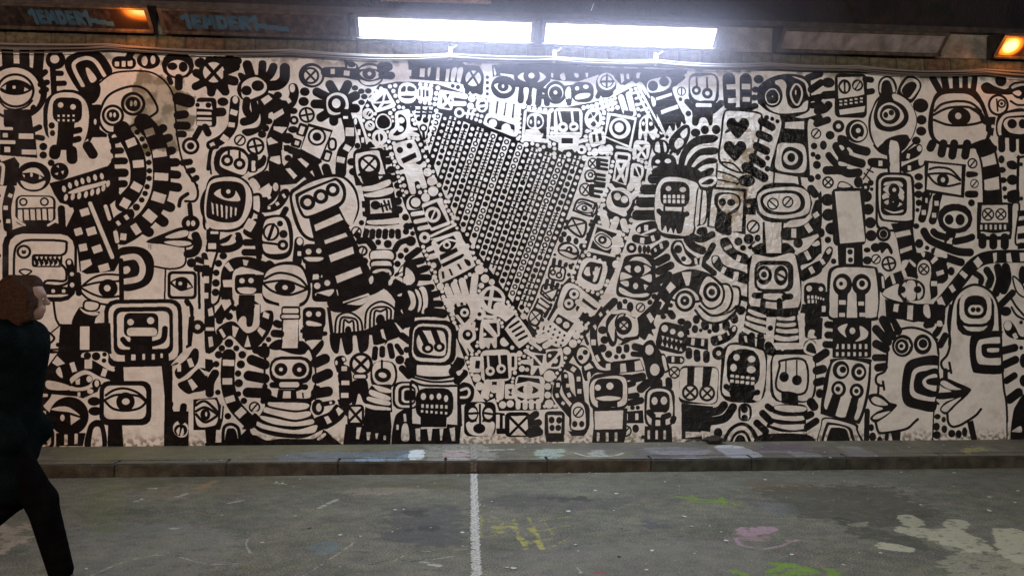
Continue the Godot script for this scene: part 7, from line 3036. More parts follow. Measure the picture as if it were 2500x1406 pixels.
func mural_5() -> void:
	D(1,[2025,164,9,2012,193,6,2046,167,9,2012,210,6,2067,170,9,2012,227,6,2088,172,9,2012,244,6,2109,175,9,2012,262,6,2130,177,9,2012,278,6])
	R(1,2198,223,111,118,19,0)
	F(0,0,[2153,178,2241,176,2244,256,2160,258])
	L(1,9,0,[2163,182,2174,228])
	L(1,9,0,[2212,177,2217,223])
	D(1,[2178,239,20])
	E(0,2178,238,8,7)
	D(1,[2220,236,19])
	E(0,2220,236,9,6,-0.3)
	F(1,0,[2163,262,2244,260,2237,325,2225,335,2214,322,2183,326,2175,334,2160,327])
	R(0,2195,291,44,21,2,0)
	L(1,18,0,[2133,278,2160,289])
	L(1,15,0,[2236,295,2260,287])
	E(1,2252,323,19,18)
	D(0,[2251,324,6.8])
	D(1,[2136,173,7.6,2137,244,8,2136,263,9,2126,299,7.6,2127,312,8,2144,304,7.6,2146,322,7.6,2273,252,8,2267,273,8,2265,288,7.6,2275,306,9,2281,321,7.6,2302,334,14,2331,325,17,2358,319,17,2283,338,7.6,2352,338,8,2005,286,8,2022,294,7.6,2036,308,10,2060,304,7.6,2080,310,7.6,2104,316,7.6,2089,326,8,2145,342,9,2201,343,10,2262,355,11,2258,161,8,2274,158,8,2291,156,9,2309,148,9,2328,140,11,2347,132,9,2312,165,9,2334,159,10,2351,151,11,2338,182,7.6,2336,201,7.6,2334,220,7.6,2325,243,8,2306,248,8,2366,132,9,2370,147,9,2369,166,8])
	E(1,2297,204,35,42)
	F(0,1,[2274,202,2284,183,2292,198])
	F(0,1,[2288,179,2305,179,2297,194])
	F(0,1,[2303,202,2317,186,2317,217])
	F(0,1,[2286,225,2298,212,2307,225,2298,234])
	F(1,1,[2282,260,2336,251,2344,296,2321,304,2294,313,2283,298])
	F(0,0,[2292,265,2304,263,2306,292,2296,296])
	F(0,0,[2313,261,2327,258,2331,285,2319,291])
	R(1,1694,580,81,109,8,-0.35)
	F(0,0,[1645,556,1697,533,1737,608,1679,631,1666,616])
	D(1,[1682,582,30])
	D(0,[1682,582,18])
	L(1,7,0,[1677,597,1690,567])
	L(1,17,0,[1606,581,1643,575])
	L(1,17,0,[1617,609,1655,601])
	L(1,17,0,[1632,635,1666,628])
	L(1,10,0,[1676,663,1760,622])
	D(1,[1652,669,21])
	D(0,[1652,669,8])
	L(1,5,0,[1676,676,1756,656])
	F(1,1,[1681,680,1745,653,1782,645,1798,675,1820,712,1840,761,1836,780,1724,838,1709,830,1705,796,1716,774,1689,721])
	F(0,0,[1694,687,1760,660,1771,675,1708,698])
	F(0,1,[1704,710,1734,676,1756,675,1772,683,1753,713,1723,728])
	L(1,8,1,[1704,706,1734,679,1760,679,1775,690,1746,724,1712,725])
	D(1,[1736,696,15])
	D(0,[1736,696,7.6])
	F(0,0,[1708,736,1772,705,1779,720,1712,755])
	F(0,0,[1714,770,1798,728,1802,735,1791,746,1723,781])
	F(0,1,[1802,750,1821,754,1828,769,1821,776,1810,769])
	F(0,0,[1774,769,1783,767,1795,788,1787,790])
	F(0,0,[1742,788,1750,786,1761,811,1754,813])
	F(0,0,[1716,798,1725,796,1729,822,1720,826])
	L(1,19,0,[1667,714,1693,702])
	L(1,21,0,[1676,742,1697,736])
	D(1,[1646,704,7.6,1650,720,7.2,1659,736,7.6,1665,751,6.4,1669,768,6.8,1686,774,11,1679,791,6.8,1692,800,7.2,1690,819,10,1697,834,7.6,1712,854,14,1720,873,7.6,1724,894,8,1732,911,14,1741,928,8,1745,943,8,1737,849,7.6,1769,833,8,1809,818,7.6,1824,808,7.6,1861,789,18,1882,823,16,1868,850,11,1860,870,6.8,1850,886,7.2,1843,895,7.6,1908,836,12,1885,791,7.6,1868,768,6.8,1856,759,9,1842,746,8,1836,725,7.6,1826,724,7.6,1813,700,10,1835,701,9,1762,592,10,1756,609,7.6,1765,619,7.6,1774,632,6,1752,579,6.8,1742,566,7.6,1731,550,7.6,1730,532,8,1740,514,8,1713,525,6.8,1710,506,7.6,1704,469,8,1684,492,18,1654,517,16,1633,498,7.6,1654,494,6.8,1798,637,9,1821,724,6.4,1680,452,16,1691,458,8,1970,912,6.8,1975,925,7.6,1988,934,7.6,1998,949,7.6,1872,784,6])
	D(0,[1617,536,26])
	D(1,[1617,536,18])
	F(1,0,[1608,542,1628,526,1622,521,1606,536])
	L(1,27,0,[1739,864,1758,909])
	L(1,27,0,[1765,848,1784,898])
	L(1,27,0,[1795,833,1810,890])
	L(1,27,0,[1844,814,1837,878])
	F(1,1,[1746,894,1807,882,1837,886,1867,908,1852,964,1762,964])
	F(0,1,[1766,924,1792,909,1818,924,1826,961,1792,969,1773,946])
	E(1,1792,920,18,16)
	D(0,[1794,920,6])
	F(1,1,[1856,886,1908,850,1946,885,1958,923,1936,946,1992,961,1936,963,1890,950,1860,920])
	D(0,[1912,900,42])
	L(1,13,1,[1871,901,1890,863,1927,862,1954,896,1936,938,1898,942])
	L(1,15,0,[1912,855,1898,938])
	L(1,13,0,[1878,897,1947,904])
	F(1,0,[2264,418,2365,416,2362,446,2316,552,2265,675,2221,802,2175,850,2144,932,2110,1000,2079,1070,2037,1036,2033,987,2074,905,2115,793,2145,709,2176,638,2207,550,2240,456])
	F(1,0,[2273,350,2365,347,2351,453,2238,459])
	E(0,2296,376,21,22)
	E(1,2295,376,15,17)
	L(0,6,0,[2285,366,2303,386])
	L(0,6,0,[2303,365,2286,386])
	F(0,1,[2308,364,2324,362,2324,392,2310,391])
	L(0,12,0,[2314,360,2350,365])
	L(0,12,0,[2314,376,2350,381])
	L(0,12,0,[2314,394,2350,398])
	D(0,[2287,424,25])
	D(1,[2286,423,18])
	D(0,[2287,420,11])
	D(1,[2286,420,5])
	L(0,10,0,[2272,444,2302,443])
	L(0,12,0,[2305,417,2341,422])
	L(0,12,0,[2305,434,2341,438])
	L(0,12,0,[2305,449,2341,454])
	E(0,2266,477,24,26)
	E(1,2266,477,18,20)
	L(0,6,0,[2257,466,2277,488])
	L(0,6,0,[2276,464,2258,490])
	F(0,1,[2282,459,2299,459,2300,497,2282,498])
	L(0,12,0,[2295,461,2339,464])
	L(0,12,0,[2296,481,2330,485])
	L(0,12,0,[2288,498,2321,504])
	L(0,8,0,[2221,558,2244,515,2311,535,2293,578,2221,558])
	L(0,5,1,[2232,550,2257,532,2290,544,2298,563,2273,567,2246,560])
	E(0,2264,549,12,11)
	D(1,[2263,548,4])
	L(0,6,0,[2240,529,2261,525,2292,539])
	L(0,10,0,[2308,530,2301,549])
	L(0,10,0,[2292,566,2296,579])
	D(0,[2292,598,6.4])
	F(1,0,[2212,586,2268,604,2256,659,2198,622])
	L(0,9,0,[2216,586,2269,604,2255,660,2198,621,2216,586])
	L(0,7,0,[2216,588,2255,658])
	L(0,7,0,[2269,604,2200,621])
	D(0,[2196,602,8,2190,625,8,2288,612,8,2280,650,8,2185,650,11])
	F(0,1,[2160,709,2172,686,2201,679,2237,701,2245,731,2230,749,2197,741,2170,728])
	F(1,1,[2168,708,2186,690,2216,691,2236,711,2226,720,2197,709])
	F(1,1,[2168,716,2193,718,2220,729,2236,732,2216,742,2186,731])
	D(0,[2206,709,13])
	D(1,[2204,709,4.4])
	E(0,2174,670,10,13)
	E(0,2204,668,10,13)
	E(0,2232,676,10,13)
	E(0,2254,697,10,13)
	D(0,[2150,729,5.2,2220,766,6,2205,806,7.6])
	R(0,2159,800,69,61,18,0.2)
	R(1,2159,800,54,46,12,0.2)
	D(0,[2143,797,12])
	D(1,[2143,797,5.2])
	D(0,[2167,808,13])
	D(1,[2167,808,6.4])
	L(0,6,0,[2144,787,2150,774])
	L(0,6,0,[2171,796,2176,779])
	L(0,15,0,[2144,772,2148,748])
	L(0,15,0,[2168,772,2171,755])
	L(0,15,0,[2191,771,2194,765])
	L(0,15,0,[2210,771,2213,778])
	L(0,8,0,[2097,878,2110,844,2160,859,2139,905,2097,878])
	L(0,6,0,[2100,865,2137,901])
	L(0,6,0,[2152,861,2102,882])
	L(0,15,0,[2115,857,2122,828])
	L(0,15,0,[2138,856,2144,831])
	L(0,15,0,[2156,856,2162,843])
	L(0,7,0,[2097,896,2137,926])
	L(0,7,0,[2086,915,2126,941])
	L(0,7,0,[2074,933,2114,956])
	L(0,7,0,[2063,951,2103,972])
	L(0,8,0,[2087,900,2059,962])
	L(0,8,0,[2139,922,2118,964])
	D(0,[2179,848,6,2168,866,6,2158,884,6,2147,902,6,2136,921,6,2126,939,6,2115,958,6])
	F(0,1,[2050,966,2065,939,2099,939,2107,958,2088,1003,2065,1003,2048,984])
	F(1,1,[2055,966,2069,946,2092,954,2096,969,2080,996,2061,988])
	L(0,5,0,[2063,950,2092,988])
	L(0,5,0,[2095,954,2059,984])
	D(0,[2086,1011,6.8,2076,1020,5.6,2132,936,6.8,2122,950,6.8,2113,966,6.8,2104,980,6.8])
	F(0,1,[1766,940,1807,925,1826,948,1819,974,1792,989,1774,970])
	D(1,[1805,953,17])
	D(0,[1805,953,6.8])
	D(1,[1864,959,22])
	D(0,[1862,959,7.6])
	L(1,13,0,[1883,966,1909,970,1936,962,1974,988])
	L(1,13,0,[1777,967,1800,997])
	L(1,19,0,[1838,974,1808,1004])
	L(1,13,0,[1841,993,1838,1016])
	D(1,[1745,929,8,1750,945,8,1756,961,8,1761,976,8,1766,992,8,1772,1008,8])
	F(1,1,[1782,1038,1789,1008,1830,997,1845,1019,1848,1053,1827,1072,1842,1098,1831,1106,1816,1087,1823,1114,1816,1114,1800,1084,1785,1061])
	E(0,1817,1038,19,20)
	D(1,[1819,1035,8])
	F(1,1,[1868,989,1883,978,1928,981,1940,1000,1940,1038,1929,1049,1929,1083,1918,1087,1906,1068,1899,1091,1887,1083,1876,1091,1865,1087,1861,1064])
	F(0,0,[1877,1008,1917,1049,1878,1049])
	F(0,0,[1898,993,1928,992,1932,1038])
	D(1,[1882,1036,6.8])
	D(0,[1959,1064,20])
	D(1,[1959,1064,18])
	L(1,42,0,[1936,932,1977,958])
	R(0,2012,1028,110,125,23,-0.7)
	F(1,1,[1962,1011,2000,970,2016,973,2062,1038,2060,1053,2024,1083,2009,1083,1966,1026])
	L(0,9,0,[1978,1009,2012,986])
	L(0,9,0,[1990,1025,2022,1005])
	L(0,9,0,[2002,1041,2033,1023])
	L(0,9,0,[2014,1057,2044,1041])
	L(1,14,0,[2058,1064,2092,1087])
	D(1,[2096,1091,7.6])
	R(1,1926,1155,117,121,23,-0.05)
	F(0,0,[1878,1117,1969,1114,1975,1204,1884,1210])
	L(1,9,0,[1895,1121,1899,1166])
	L(1,9,0,[1938,1114,1943,1159])
	D(1,[1904,1176,18])
	D(0,[1905,1176,6.8])
	D(1,[1946,1167,18])
	D(0,[1948,1167,7.6])
	R(1,1848,1151,44,62,10,0)
	R(0,1856,1151,17,30,2,0.1)
	R(1,1992,1140,32,68,10,0)
	R(0,1991,1140,11,42,2,0)
	L(1,32,0,[1896,1223,1885,1265])
	L(1,30,0,[1945,1220,1942,1272])
	D(1,[1920,1244,16])
	R(1,2056,1246,114,106,19,0.06)
	F(0,0,[2013,1197,2093,1205,2097,1224,2052,1214,2006,1224])
	F(0,0,[2008,1273,2044,1284,2094,1277,2094,1292,2014,1288])
	F(1,1,[1998,1246,2048,1220,2105,1250,2052,1269])
	F(0,1,[2008,1246,2032,1233,2033,1258])
	F(0,1,[2067,1235,2090,1250,2067,1262])
	D(1,[2050,1246,19])
	R(1,1980,1254,38,57,6,0)
	F(0,0,[1972,1246,1989,1242,1985,1265,1980,1254])
	F(0,0,[1976,1261,1989,1265,1987,1271,1976,1269])
	L(1,19,0,[2012,1292,2012,1314])
	L(1,19,0,[2039,1292,2039,1315])
	L(1,19,0,[2063,1292,2064,1315])
	L(1,19,0,[2090,1292,2090,1315])
	F(1,1,[2032,1094,2050,1091,2062,1102,2116,1110,2119,1094,2158,1091,2180,1090,2185,1144,2166,1167,2128,1167,2108,1186,2097,1190,2089,1163,2070,1190,2059,1186,2059,1155,2028,1148,2020,1136,2043,1132,2066,1125,2036,1106])
	F(0,0,[2074,1114,2108,1114,2104,1148])
	F(0,0,[2070,1125,2097,1155,2070,1155])
	F(0,1,[2120,1121,2127,1102,2165,1102,2127,1144])
	F(0,1,[2139,1155,2173,1114,2170,1152,2154,1159])
	D(1,[2154,1136,11,2133,1117,6.8,2132,1195,22,2126,1235,13,2126,1268,13,2132,1302,17,2155,1311,7.6,2115,1311,6.8,1953,1305,14,1982,1301,14,1934,1288,6.8,1909,1269,6.8,1894,1278,7.6,1920,1244,12,1864,1233,16,1853,1202,16,1835,1189,6.8,1829,1174,6.8,1824,1159,6,1819,1142,7.2,1813,1125,7.2,1834,1112,6.8,1852,1111,6.8,1861,1102,6.8,1853,1080,6.8,1856,1066,6,1851,1016,6,1776,1014,7.6,1789,1004,6,1922,975,7.2,1936,981,6.8,1947,992,7.2,1950,1006,6,1934,949,6.8,2016,1110,12,2034,1119,6.8,2051,1125,6,2016,1130,6,2017,1146,6.8,2026,1167,12,2046,1170,8,1999,1182,8,1992,1204,6,1990,1217,6,2048,1083,6.8,2064,1087,6,1988,1086,8,1996,949,6,2004,960,6,2031,966,12,2042,939,8,2100,1011,6,2104,1024,6,2096,1030,7.6,2084,1043,7.2,2071,1056,10,2111,996,7.2,2120,986,7.6,2162,1184,6.8,2154,1199,6.8,2174,1170,6,2183,1155,5.2,2188,1144,6,2194,1125,6.8,2200,1098,15,2223,1070,16,2246,1062,7.6,2236,1039,15,2257,1045,6.8,2249,1012,17,2272,1010,8,2255,990,6.8,2241,982,7.6,2274,999,6.8,2226,967,6,2282,991,6,2270,946,7.6,2291,959,8,2143,1222,6])
	R(1,2180,1003,107,118,15,0.55)
	F(0,0,[2164,956,2226,992,2199,1030,2145,988])
	D(1,[2168,982,12,2196,999,13])
	F(1,1,[2118,980,2142,996,2211,1037,2203,1068,2180,1083,2142,1076,2115,1030])
	R(0,2134,1005,8,9,1,0.5)
	R(0,2152,1016,8,9,1,0.5)
	R(0,2171,1028,8,9,1,0.5)
	R(0,2189,1039,8,9,1,0.5)
	R(0,2127,1024,8,9,1,0.5)
	R(0,2146,1036,8,9,1,0.5)
	R(0,2164,1047,8,9,1,0.5)
	R(0,2183,1058,8,9,1,0.5)
	R(0,2120,1043,8,9,1,0.5)
	R(0,2139,1054,8,9,1,0.5)
	R(0,2157,1066,8,9,1,0.5)
	R(0,2176,1077,8,9,1,0.5)
	L(1,28,0,[2092,1056,2123,1041])
	L(1,23,0,[2115,1079,2138,1064])
	R(0,1684,1068,180,172,41,0.03)
	R(1,1681,1069,146,144,36,0.05)
	R(0,1678,1067,131,120,30,0.05)
	F(1,1,[1624,1058,1635,1031,1646,1024,1718,1023,1734,1057,1735,1099,1722,1118,1654,1110,1630,1091])
	L(0,22,0,[1639,1027,1666,1084])
	L(0,22,0,[1688,1020,1710,1080])
	E(0,1666,1088,22,20)
	E(1,1667,1089,10,9)
	E(0,1710,1084,21,19)
	D(1,[1710,1084,9])
	F(1,0,[1646,1022,1674,1022,1695,1072,1673,1065])
	L(0,8,0,[1625,1144,1625,1193,1752,1196,1756,1151])
	F(0,0,[1598,1121,1625,1144,1625,1193,1606,1204,1576,1144])
	F(0,0,[1760,1151,1778,1121,1805,1129,1801,1148,1778,1174,1812,1174,1816,1189,1786,1219,1760,1196])
	L(0,36,0,[1764,1178,1790,1144])
	L(0,30,0,[1779,1212,1805,1185])
	F(1,1,[1775,1182,1782,1174,1801,1174,1786,1193])
	L(0,8,0,[1625,1193,1692,1206,1764,1196])
	L(0,8,0,[1612,1200,1689,1217,1775,1212])
	L(0,9,0,[1607,1213,1655,1230,1775,1232])
	F(0,0,[1779,1223,1790,1219,1799,1385,1780,1385])
	F(0,1,[1790,1227,1820,1221,1843,1242,1840,1280,1821,1298,1787,1298])
	L(1,10,0,[1794,1248,1817,1242,1826,1257,1817,1274,1794,1276])
	R(0,1693,1298,143,116,38,0)
	F(0,0,[1641,1332,1740,1332,1739,1389,1641,1388])
	E(1,1651,1272,10,13)
	E(1,1682,1274,8,11)
	E(1,1710,1272,9,12)
	E(1,1737,1280,8,13)
	R(1,1648,1308,10,14,2,0)
	R(1,1646,1328,9,10,2,0)
	R(1,1666,1309,10,14,2,0)
	R(1,1664,1330,9,10,2,0)
	R(1,1684,1310,10,14,2,0)
	R(1,1682,1331,9,10,2,0)
	R(1,1702,1310,10,14,2,0)
	R(1,1700,1333,9,10,2,0)
	R(1,1720,1311,10,14,2,0)
	R(1,1719,1334,9,10,2,0)
	R(1,1738,1312,10,14,2,0)
	R(1,1737,1336,9,10,2,0)
	L(0,10,0,[1603,1219,1604,1376])
	F(0,0,[1600,1373,1641,1377,1642,1396,1739,1392,1742,1377,1795,1382,1788,1460,1601,1459])
	F(1,0,[1621,1394,1640,1392,1640,1441,1625,1440])
	F(1,0,[1666,1396,1686,1394,1681,1441,1672,1441])
	F(1,0,[1713,1396,1728,1394,1722,1439,1716,1439])
	F(1,0,[1750,1394,1771,1389,1773,1442,1760,1442])
	R(0,1866,1359,121,132,23,0)
	F(1,1,[1818,1370,1870,1370,1920,1371,1916,1416,1897,1424,1840,1420,1818,1400])
	F(1,1,[1847,1306,1885,1306,1870,1386,1859,1386])
	E(0,1837,1338,23,34)
	E(1,1839,1338,17,22)
	L(0,9,0,[1821,1338,1859,1336])
	E(0,1900,1338,26,34)
	E(1,1899,1338,17,21)
	L(0,9,0,[1878,1335,1923,1342])
	L(0,8,0,[1866,1304,1867,1386])
	E(0,1864,1395,23,19)
	F(0,0,[1923,1333,1961,1337,1969,1416,1931,1416])
	R(1,1935,1369,14,53,2,0)
	R(1,1958,1371,8,49,2,0)
	R(0,2011,1381,99,95,19,0)
	F(1,0,[1980,1348,2048,1347,2053,1423,1980,1422])
	L(0,10,0,[1980,1352,2053,1425])
	L(0,10,0,[2050,1349,1979,1422])
	L(0,27,0,[2060,1356,2081,1341])
	L(0,28,0,[2068,1379,2091,1374])
	L(0,30,0,[2060,1417,2095,1410])
	F(0,1,[2045,1402,2091,1387,2106,1410,2087,1425,2053,1428])
	R(0,2154,1380,78,99,15,0)
	F(1,0,[2127,1345,2182,1346,2179,1414,2131,1414])
	E(0,2142,1364,11,13)
	E(0,2171,1365,11,13)
	E(0,2144,1394,10,12)
	E(0,2168,1394,11,12)
	F(0,0,[2118,1421,2190,1422,2191,1448,2122,1448])
	R(1,2199,1380,11,57,3,0)
	L(0,29,0,[2166,1224,2159,1262,2182,1300,2221,1346])
	L(0,29,0,[2191,1193,2201,1254,2236,1296])
	L(0,32,0,[2204,1159,2239,1182,2249,1254,2255,1296])
	R(1,2166,1230,14,17,2,0)
	R(1,2163,1270,12,17,2,-0.3)
	R(1,2186,1300,14,12,2,0.6)
	R(1,2196,1195,12,14,2,0)
	R(1,2203,1232,13,15,2,0)
	R(1,2209,1268,14,18,2,-0.4)
	R(1,2225,1169,19,18,2,0.6)
	R(1,2245,1207,15,19,2,0)
	R(1,2249,1254,16,18,2,0)
	R(0,2250,1354,80,126,34,0)
	F(1,1,[2219,1369,2220,1315,2244,1296,2267,1312,2275,1369,2267,1400,2221,1399])
	D(0,[2246,1334,22])
	D(1,[2246,1334,17])
	L(0,6,0,[2236,1347,2257,1322])
	E(0,2232,1380,10,12)
	E(0,2259,1380,10,12)
	F(0,0,[2206,1407,2283,1407,2268,1426,2221,1426])
	L(1,24,0,[2404,119,2422,174])
	L(1,24,0,[2434,107,2453,179])
	R(0,2434,178,38,17,2,0.1)
	F(1,0,[2350,178,2467,194,2444,317,2340,274])
	F(0,0,[2364,189,2457,206,2436,304,2345,270])
	E(1,2400,238,42,41)
	E(0,2398,236,28,29)
	E(1,2397,235,18,19)
	L(1,10,0,[2462,87,2512,185])
	L(1,10,0,[2447,102,2478,94])
	L(1,10,0,[2462,121,2490,113])
	L(1,10,0,[2474,144,2502,132])
	L(1,10,0,[2482,167,2517,154])
	F(1,1,[2475,236,2479,205,2506,182,2541,192,2555,215,2549,242,2538,277,2526,277,2510,254,2506,285,2499,286,2491,255,2483,278,2473,274])
	F(0,1,[2484,213,2498,197,2500,243,2487,244])
	F(0,1,[2512,197,2525,204,2537,231,2526,244,2512,243])
	E(1,2492,218,6,8)
	E(1,2522,218,7,8)
	R(1,2485,320,66,74,19,0.15)
	F(0,0,[2475,299,2499,299,2487,312])
	F(0,0,[2466,317,2480,328,2466,340])
	F(0,0,[2491,324,2505,310,2505,343])
	F(0,0,[2476,351,2485,332,2499,354])
	L(1,12,0,[2390,311,2448,321])
	R(1,2412,348,64,35,12,0.1)
	R(0,2415,324,42,9,2,0.12)
	R(0,2412,350,42,16,2,0.12)
	F(0,0,[2138,34,2138,34,2138,34])
	F(1,0,[2386,360,2441,367,2426,459,2372,441])
	F(0,0,[2396,372,2414,372,2406,394])
	F(0,0,[2387,387,2398,414,2383,437])
	F(0,0,[2422,390,2427,383,2420,432,2414,410])
	F(0,0,[2391,444,2406,425,2418,452])
	F(1,1,[2445,382,2460,372,2492,382,2494,416,2484,439,2480,474,2465,474,2461,447,2446,474,2434,471,2441,432])
	F(0,1,[2457,432,2458,390,2476,428])
	F(0,1,[2468,386,2484,393,2482,420])
	L(1,19,0,[2364,460,2387,487])
	L(1,21,0,[2442,501,2469,489])
	F(1,1,[2351,510,2372,476,2410,467,2446,490,2450,524,2427,559,2380,563,2353,544])
	F(0,1,[2372,510,2384,483,2411,482,2440,513,2438,536,2411,542,2380,529])
	E(1,2392,501,13,14)
	E(1,2420,515,13,14)
	D(1,[2258,164,7.6,2273,158,6,2288,154,6.8,2308,151,8,2327,144,8,2346,135,7.6,2365,128,6.8,2380,122,7.6,2362,145,7.6,2382,140,8,2330,163,8,2355,167,7.6,2372,162,6.8,2390,158,9,2338,177,7.6,2337,199,5.6,2334,220,6,2270,253,6.8,2284,251,6,2303,250,6,2318,248,6,2265,273,6.8,2330,237,5.2,2271,287,6.8,2274,304,7.6,2281,317,7.6,2281,338,7.6,2304,330,13,2332,321,16,2360,319,14,2351,338,6,2368,337,6,2443,89,7.6,2460,83,6.8,2474,96,6,2466,145,7.2,2471,162,7.6,2474,187,7.2,2519,172,7.6,2510,158,6,2548,264,8,2564,250,8,2374,368,6.8,2370,384,8,2366,405,8,2361,427,7.6,2357,442,6,2456,352,6.8,2475,360,7.6,2488,366,6.8,2504,370,7.6,2504,386,7.6,2495,448,6,2490,463,6,2486,479,6,2482,498,6.8,2470,523,8,2466,545,8,2460,562,8,2350,482,6.8,2344,497,7.6,2338,516,8,2332,537,8,2324,556,8])
	L(1,31,0,[2338,569,2348,611])
	F(0,0,[2350,569,2366,565,2358,588])
	F(1,0,[2308,608,2413,637,2384,737,2274,715])
	F(0,0,[2314,621,2391,645,2365,724,2288,702])
	F(1,1,[2297,663,2328,638,2370,661,2379,687,2353,710,2318,694])
	L(0,5,1,[2305,665,2330,646,2364,665,2370,687,2351,701,2322,688])
	E(0,2335,670,17,16)
	D(1,[2334,670,6.8])
	R(1,2296,803,108,119,31,0.25)
	F(0,1,[2259,792,2282,757,2317,760,2336,768,2329,810,2314,841,2279,830,2256,814])
	F(1,1,[2271,780,2290,776,2298,791,2317,784,2328,776,2313,826,2298,830,2302,806,2278,810,2263,799])
	L(1,19,0,[2278,784,2278,799])
	L(1,15,0,[2313,780,2310,814])
	F(0,1,[2286,780,2296,768,2298,806,2290,807])
	F(1,1,[2168,895,2186,849,2217,838,2264,868,2256,906,2233,933,2241,962,2203,962,2164,933])
	F(0,1,[2183,918,2202,868,2225,857,2248,876,2237,918,2218,940,2195,941])
	D(1,[2226,880,19])
	D(0,[2226,880,7.6])
	D(1,[2206,916,18])
	D(0,[2206,916,6.8])
	L(1,23,0,[2260,879,2314,921])
	L(1,23,0,[2241,910,2299,952])
	L(1,19,0,[2260,929,2241,962])
	D(1,[2268,679,6.8,2264,694,6.8,2270,717,7.6,2259,732,7.6,2247,754,7.6,2238,775,7.6,2226,796,7.6,2219,815,6.8,2282,728,8,2305,738,7.6,2324,749,7.2,2344,760,7.2,2221,828,6.8,2236,834,7.2,2248,843,6.8,2264,853,7.2,2279,864,8,2298,872,7.2,2318,879,7.2,2335,890,7.2,2333,871,7.6,2329,908,7.2,2320,925,7.2,2310,948,8,2350,844,7.6,2356,829,8,2268,944,7.6,2338,535,8,2329,550,7.2,2334,516,8,2344,496,7.6,2350,479,7.6,2321,570,6.8,2323,602,6.8,2337,608,6.8,2370,596,7.6,2214,948,6])
	F(1,1,[2372,481,2403,473,2438,506,2438,537,2411,549,2372,538])
	F(0,1,[2368,488,2399,480,2434,503,2438,533,2419,545,2380,534])
	D(1,[2392,502,14,2420,513,14])
	L(1,27,0,[2457,434,2442,468])
	L(1,27,0,[2469,437,2473,472])
	L(1,23,0,[2450,502,2465,487])
	L(1,27,0,[2388,592,2377,622])
	L(1,27,0,[2416,599,2424,626])
	L(1,23,0,[2380,550,2419,568])

